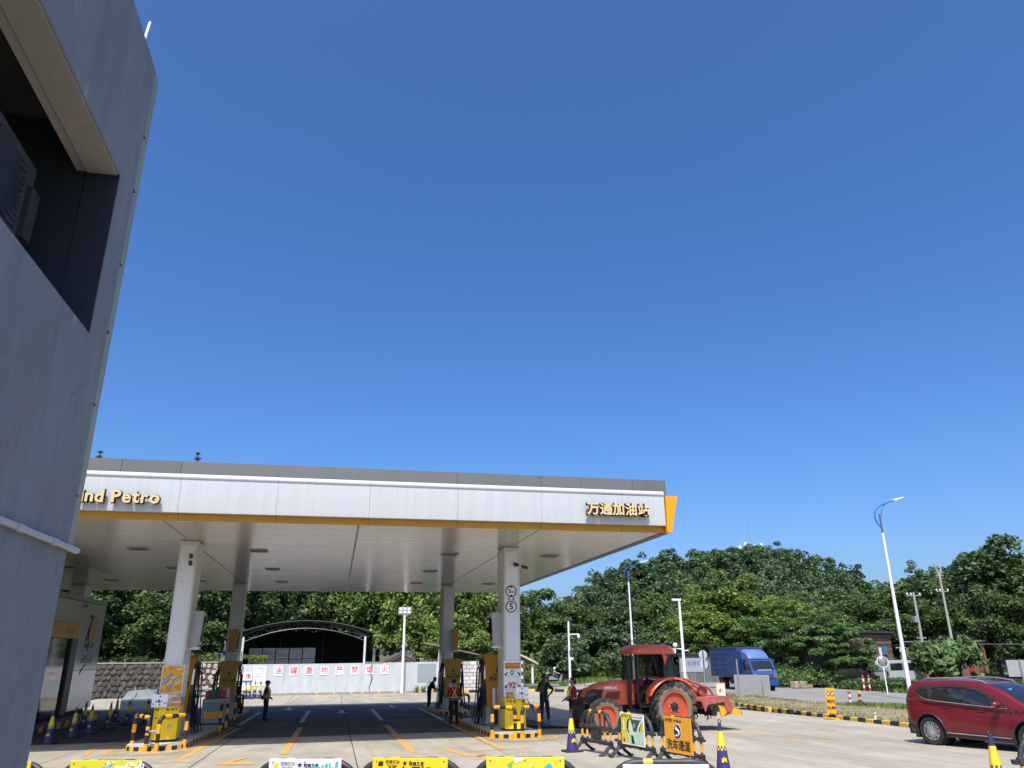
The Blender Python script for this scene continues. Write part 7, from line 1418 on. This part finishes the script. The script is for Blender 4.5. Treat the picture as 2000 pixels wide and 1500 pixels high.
def quads_mesh(name, V, mat):
    n = len(V)//4; me = bpy.data.meshes.new(name); me.vertices.add(len(V)); me.vertices.foreach_set('co', V.astype(np.float32).ravel())
    me.loops.add(n*4); me.loops.foreach_set('vertex_index', np.arange(n*4, dtype=np.int32)); me.polygons.add(n); me.polygons.foreach_set('loop_start', np.arange(0, n*4, 4, dtype=np.int32))
    me.materials.append(mat); me.update(calc_edges=True); me.validate(); return me
def crown_clumps(n, r0=0.24, low=-0.75, jag=0.16):
    d = unit(n*3); d = d[d[:, 2] > low][:n]; k = len(d)
    rad = 0.80+ng.normal(0, jag, k)*1.0; inner = ng.random(k) < 0.22; rad[inner] *= 0.55
    return d*rad[:, None], r0*ng.uniform(0.75, 1.35, k)
LM = dict(dark=leafm('leaf_dark', (0.068, 0.118, 0.036), .6, .28, ns=2.6), mid=leafm('leaf_mid', (0.095, 0.165, 0.040), .5, .32, ns=2.6), bright=leafm('leaf_bright', (0.175, 0.27, 0.052), .45, .36, ns=2.4), feather=leafm('leaf_feather', (0.105, 0.19, 0.052), .45, .34, ns=2.6), hill=leafm('leaf_hill', (0.088, 0.152, 0.062), .6, .28, ns=0.28), big=leafm('leaf_big', (0.12, 0.20, 0.07), .35, .3, ns=2.5), pale=leafm('leaf_pale', (0.15, 0.225, 0.05), .45, .34, ns=2.4))
M_bark = pm('bark', (0.085, 0.065, 0.048), 0.95, 0, .3, 6, .5, 20)
PR = {}
def crown_proto(key, kind, n=64, per=150, size=0.058, r0=0.25, **kw):
    c, r = crown_clumps(n, r0, kw.pop('low', -0.75), kw.pop('jag', 0.16)); PR[key] = quads_mesh('crown_'+kind, leaf_cloud(c, r, per, size, **kw), LM[kind])
for i in range(3): crown_proto(('dark', i), 'dark', 105, 190, 0.044, 0.20, jag=.2)
for i in range(2): crown_proto(('mid', i), 'mid', 105, 190, 0.042, 0.20, jag=.2)
for i in range(2): crown_proto(('bright', i), 'bright', 120, 200, 0.034, 0.18, jag=.13, up=0.65, flat=0.85)
for i in range(2): crown_proto(('feather', i), 'feather', 110, 200, 0.036, 0.19, up=0.75, flat=0.5, jag=.24)
for i in range(2): crown_proto(('pale', i), 'pale', 105, 190, 0.042, 0.20, jag=.2)
crown_proto(('big', 0), 'big', 60, 26, 0.16, 0.3, aspect=0.42, up=0.35, droop=0.5)
def trunk_mesh():
    b = MB(); b.tube([(0, 0, -0.1), (0.02, 0.01, 0.4), (0.0, 0.03, 0.75), (0.03, 0, 1.15)], [0.085, 0.06, 0.05, 0.03], 9)
    for k in range(6):
        a = k*1.05; z = 0.55+0.08*k; b.tube([(0.01, 0.01, z), (0.25*math.cos(a), 0.25*math.sin(a), z+0.25), (0.55*math.cos(a), 0.55*math.sin(a), z+0.55)], [0.035, 0.025, 0.012], 6)
    return b
tm = trunk_mesh(); tk0 = None
def tree(x, y, top, r, kind, label, i=0, base=None, cz=0.5, ground=None, group='trees behind the station', rx=None, trunk_h=None):
    """crown ellipsoid between base and top; trunk from the ground"""
    global tk0
    g0 = tz(x, y)-0.05 if ground is None else ground
    t = thing('tree', label, 'tree', (x, y, g0), ng.uniform(0, 6.28), group)
    b0 = (g0+0.25*(top-g0)) if base is None else base; rz = (top-b0)/2; cz_ = (top+b0)/2
    o = link('crown', PR[(kind, i % sum(1 for k in PR if k[0] == kind))], t, (0, 0, cz_-g0)); o.scale = (r*0.93, r*0.93, rz*0.95)
    if tk0 is None: tk = tk0 = tm.build('trunk', M_bark, t, sm=True)
    else: tk = tk0.copy(); COL.objects.link(tk); tk.parent = t
    h = cz_-g0; tk.scale = (max(2.0, r*0.75), max(2.0, r*0.75), h*0.95)
    return t
ORD = ['first', 'second', 'third', 'fourth', 'fifth', 'sixth', 'seventh', 'eighth', 'ninth', 'tenth', 'eleventh', 'twelfth']
# row behind the back walls
row = [(-34, 84, 13, 6.2, 'dark'), (-26.5, 82, 14, 6.0, 'dark'), (-19.5, 84, 14, 6.0, 'dark'), (-13.2, 86, 14, 5.8, 'dark'), (-7.0, 96, 15, 6.0, 'dark'), (-1.2, 97, 15, 6.0, 'pale'), (5.0, 97, 15, 5.8, 'mid'), (9.0, 90, 13, 5.0, 'pale'), (14.4, 90, 13, 5.2, 'pale'), (19.5, 92, 9.2, 4.6, 'mid')]  # dark leaves on the left trees stand in for shade
for k, (x, y, tp, r, kd) in enumerate(row): tree(x, y, tp, r, kd, f'leafy tree behind the back walls, {ORD[k]} from the left', k, base=0.2)
for k, (x, y, tp, r, kd) in enumerate([(-22.5, 77.5, 8.0, 4.6, 'dark'), (-15.5, 77.5, 7.5, 4.2, 'dark'), (-29.5, 76, 9, 5, 'dark'), (12.2, 84.5, 6.4, 3.6, 'pale'), (17.8, 84.5, 4.2, 2.9, 'feather')]):  # left ones again carry their shade in the dark leaf colour
    tree(x, y, tp, r, kd, ['lower dark tree over the shaded stone wall', 'lower green tree over the stone wall beside the shed', 'dark tree at the far left behind the shop', 'pale green tree above the block wall', 'bushy green tree right of the old shelter'][k], k, base=0.6, group='lower trees over the walls')
for k, (x, y, tp, r) in enumerate([(-31, 99, 14, 6.5), (-20, 100, 14.5, 6.5), (-10, 103, 14.5, 6.2), (-38, 92, 14, 6.5)]): tree(x, y, tp, r, 'dark', ['tall dark tree deep behind the shop', 'tall dark tree deep behind the left front column', 'tall dark tree deep behind the arched shed', 'tall dark tree hidden by the grey building'][k], k, base=-0.3, group='trees deep behind the walls')
# left of the hill
for k, (x, y, tp, r, kd) in enumerate([(25.2, 97, 9.3, 5.0, 'mid'), (21.0, 99, 8.6, 4.2, 'dark'), (28.6, 93, 7.4, 3.8, 'dark')]):
    tree(x, y, tp, r, kd, ['dark round tree left of the camera pole', 'tree between the right column and the camera pole', 'tree right behind the camera pole'][k], k, base=0.6, group='trees in the gap left of the hill')
for k, (x, y, tp, r, kd) in enumerate([(33.0, 92, 7.8, 4.6, 'dark'), (37.8, 90, 8.4, 4.8, 'mid')]):
    tree(x, y, tp, r, kd, ['dark tree at the foot of the hill behind the tractor hood', 'tree at the foot of the hill behind the tractor cab'][k], k, base=0.4, group='trees in the gap left of the hill')
# bright trees behind the truck
for k, (x, y, tp, r, b0, lb) in enumerate([(40.6, 76, 10.1, 5.7, 1.0, 'bright green spreading tree behind the blue truck'), (36.0, 74, 7.0, 3.7, 0.8, 'bright green lower tree left behind the truck'), (46.0, 75, 7.6, 4.2, 0.6, 'green tree right behind the truck')]):
    tree(x, y, tp, r, 'bright', lb, k, base=b0, group='bright trees by the road')
for k, (x, y, tp, r, b0, kd, lb) in enumerate([(38.9, 57.5, 5.2, 3.3, -0.1, 'feather', 'feathery tree left of the brick building'), (36.8, 61.5, 6.0, 3.3, 0.2, 'feather', 'feathery tree between the truck and the brick building'), (41.6, 61.5, 5.6, 3.0, 0.4, 'feather', 'feathery tree behind the brick building roof'), (39.2, 55.2, 3.5, 2.2, -0.3, 'feather', 'low feathery shrub before the brick building')]):
    tree(x, y, tp, r, kd, lb, k, base=b0, group='feathery trees by the road')
# right side masses
for k, (x, y, tp, r, kd, lb) in enumerate([(50.5, 70, 7.4, 4.8, 'dark', 'dark tree above the brick building'), (57.0, 72, 8.4, 5.0, 'mid', 'tree behind the concrete utility pole'), (63.5, 75, 9.6, 5.4, 'dark', 'dark tree around the forked pole'), (57.6, 60.2, 7.6, 3.6, 'dark', 'dark tree left of the tall right tree'), (66.5, 67, 12.5, 6.6, 'dark', 'tall dark tree near the right edge'), (74.5, 64, 12.8, 6.6, 'dark', 'tall dark tree cut by the right edge'), (62.0, 58.0, 6.0, 4.2, 'dark', 'dark tree over the broken shack'), (55.0, 66, 6.2, 4.0, 'mid', 'tree right of the utility pole')]):
    tree(x, y, tp, r, kd, lb, k, base=0.3, group='dark trees on the right')
for k, (x, y, tp, r, lb) in enumerate([(45.4, 54.0, 3.0, 1.9, 'large leaved shrub left of the utility pole foot'), (48.4, 54.6, 3.4, 2.1, 'large leaved shrub right of the utility pole foot')]):
    tree(x, y, tp, r, 'big', lb, k, base=-0.3, group='large leaved shrubs')
# conifer tips above the canopy
def pine(x, y, top, label):
    g0 = -0.7; t = thing('pine_tree', label, 'tree', (x, y, g0), 0, 'pines behind the canopy'); H = top-g0
    MB().tube([(0, 0, 0), (0, 0, H)], [0.35, 0.03], 8).build('trunk', M_bark, t); pts = []
    for k in range(26):
        z = H-0.25-0.62*k; L = 0.15+0.17*k
        if L > 3.2: L = 3.2
        for j in range(9):
            a = j*0.698+k*0.4; n = int(8+L*12); u = np.linspace(0.05, 1, n); P = np.stack([u*L*math.cos(a), u*L*math.sin(a), z+0.12*u*L-0.02+0*u], 1); pts.append(P)
    P = np.concatenate(pts); N = len(P); d = ng.normal(size=(N, 3))*0.10+np.array([0, 0, 0.10]); s = 0.045
    sd = np.cross(d, ng.normal(size=(N, 3))); sd /= np.linalg.norm(sd, axis=1)[:, None]; V = np.empty((N, 4, 3)); V[:, 0] = P-sd*s; V[:, 1] = P+sd*s; V[:, 2] = P+d*1.2+sd*s*.5; V[:, 3] = P+d*1.2-sd*s*.5
    link('crown', quads_mesh('needles', V.reshape(-1, 3), LM['dark']), t)
pine(-17.8, 95, 25.7, 'pine whose tip shows above the canopy roof near the column'); pine(-28.7, 95, 25.4, 'pine whose tip shows above the canopy roof beside the grey building')
# wooded hill
AE = [(0.24, 0.03), (0.29, 0.050), (0.315, 0.076), (0.36, 0.104), (0.47, 0.122), (0.561, 0.141), (0.648, 0.129), (0.705, 0.113), (0.771, 0.083), (0.80, 0.086), (0.866, 0.108), (0.95, 0.112), (1.05, 0.10)]
def hill_top(a, y): return 2.5+interp(AE, a)*y*smooth(70, 118, y)
def hill_ground(x, y): return max(tz(x, y)-0.15, hill_top(x/y, y)-8.6)-0.0
hs = MB(); vs = []; fs = []; A = np.linspace(0.22, 1.06, 43); Yv = np.linspace(84, 150, 34)
for y in Yv:
    for a in A: vs.append((a*y, y, hill_ground(a*y, min(y, 122.0))-(0 if y < 122 else (y-122)*0.3)-0.1))
na = len(A); fs = [(j*na+i, j*na+i+1, (j+1)*na+i+1, (j+1)*na+i) for j in range(len(Yv)-1) for i in range(na-1)]
hs.add(vs, fs); tag(hs.build('hill', pm('hill_soil', (.045, .05, .022), .95, 0, .3, .3), sm=True), kind='structure')
C = []; Rd = []; y = 86.0
while y < 121:
    a = 0.285+ng.uniform(0, .03)
    while a < 0.99:
        x = a*y+ng.normal(0, .6); yy = y+ng.normal(0, .8); tp = hill_top(x/yy, yy)+ng.normal(0, .55); g0 = hill_ground(x, yy); tp = max(tp, g0+4.5)
        r = ng.uniform(2.5, 3.6); cz = tp-r*0.95
        c, q = crown_clumps(36, 0.25, -0.5, .24); C.append(c*r+np.array([x, yy, cz])); Rd.append(q*r)
        if cz-r > g0+1.0: c, q = crown_clumps(10, 0.32, -0.9); C.append(c*r*0.9+np.array([x, yy, (g0+cz)/2])); Rd.append(q*r)
        a += ng.uniform(3.8, 5.0)/y
    y += 3.7
C = np.concatenate(C); Rd = np.concatenate(Rd)
wood = link('hill_wood', quads_mesh('hill_wood', leaf_cloud(C, Rd, 92, 0.22, up=0.5), LM['hill'])); tag(wood, 'dense dark wood covering the hill behind the truck', 'wood', None, 'stuff')
# undergrowth
def bush(name, pts, label, mat, per=120, size=0.09, cat='bush', kind='stuff'):
    c = np.array([p[:3] for p in pts]); r = np.array([p[3] for p in pts]); o = link(name, quads_mesh(name, leaf_cloud(c, r, per, size, up=0.5), mat)); return tag(o, label, cat, None, kind)
def scatter(x0, x1, y0, y1, n, rmin, rmax, z=0.0): return [(ng.uniform(x0, x1), ng.uniform(y0, y1), 0, ng.uniform(rmin, rmax)) for _ in range(n)]
def onground(P, k=0.6): return [(x, y, tz(x, y)+r*k-0.1, r) for x, y, z, r in P]
P = []
for k in range(46): u = k/45; x = 36.6+4.6*u+ng.normal(0, .25); yv = 50.2-3.6*u+ng.normal(0, .3); r = ng.uniform(.32, .55); P.append((x, yv, tz(x, yv)+r*0.75, r))
bush('roadside_hedge', P, 'low ragged hedge beyond the road in front of the pale van', LM['mid'], 150, 0.08, 'hedge')
bush('scrub', onground(scatter(15.5, 21.0, 79.5, 84.5, 30, .5, 1.1)), 'bright green scrub beside the old shelter', LM['pale'], 150, .10)
bush('scrub', onground(scatter(24.5, 35, 86.0, 91, 60, .7, 1.7)), 'tall weedy scrub at the foot of the hill behind the tractor', LM['pale'], 170, .11)
bush('scrub', onground(scatter(33.8, 39.5, 54.8, 60, 60, .5, 1.2)), 'dark scrub at the roadside right of the truck', LM['feather'], 140, .09)
bush('scrub', onground(scatter(36.9, 39.2, 52.6, 53.4, 16, .3, .55)), 'low scrub in front of the black car', LM['feather'], 140, .08)
bush('scrub', onground(scatter(31.0, 40, 70, 73, 36, .8, 1.5)), 'shaded undergrowth behind the roadside stall', LM['dark'], 140, .12)
bush('scrub', onground(scatter(42, 58, 58.5, 62.5, 40, .6, 1.3)), 'shaded undergrowth behind the utility poles', LM['dark'], 140, .11)
bush('scrub', onground(scatter(-34, -8.5, 72.2, 74, 70, .7, 1.5), 1.6), 'dark shrubs growing over the stone walls', LM['dark'], 150, .12)
bush('scrub', onground(scatter(12, 24, 86, 89, 40, .9, 1.9)), 'undergrowth beyond the shelter', LM['mid'], 150, .12)
bush('wall_plant', [(-6.3+ng.normal(0, .6), 69.6, zb+2.55+ng.uniform(-.1, .35), ng.uniform(.18, .34)) for _ in range(14)], 'small green plant spilling over the left end of the whitewashed wall', LM['pale'], 70, .09, 'plant')
bush('wall_plant', [(-11.2+ng.normal(0, .8), 70.4, zb+2.75+ng.uniform(-.1, .4), ng.uniform(.2, .4)) for _ in range(16)], 'small green plant on top of the stone wall', LM['pale'], 70, .09, 'plant')
for k, x in enumerate((6.9, 7.5, 8.5)):
    P = [(x+ng.normal(0, .10), 68.75+ng.normal(0, .04), zb+0.1) for _ in range(40)]; o = blades('wall_weed', P, .25, .7, .03, ML_grass, ['left', 'middle', 'right'][k]+' weed tuft at the foot of the whitewashed wall', 'plant', .7); del o['kind']
P = [(x, y, tz(x, y)-.05) for x, y in zip(ng.uniform(12, 27, 9000), ng.uniform(69.5, 79, 9000)) if not (19.2 < x < 26 and y < 75)]
blades('weeds', P, .15, .5, .05, ML_grass, 'weedy green grass beyond the far kerb', 'grass', .6)
P = [(x, y, tz(x, y)-.05) for x, y in zip(ng.uniform(24, 34, 9000), ng.uniform(85, 90, 9000))]
blades('weeds', P, .3, 1.0, .07, ML_grass, 'tall green weeds at the foot of the hill', 'grass', .6)
P = [(x, y, tz(x, y)-.05) for x, y in zip(ng.uniform(36.4, 60, 9000), ng.uniform(44, 56, 9000)) if x > 36.4+(50-y)*0.1]
blades('weeds', P, .12, .4, .04, ML_grass, 'rough grass beyond the road', 'grass', .6)
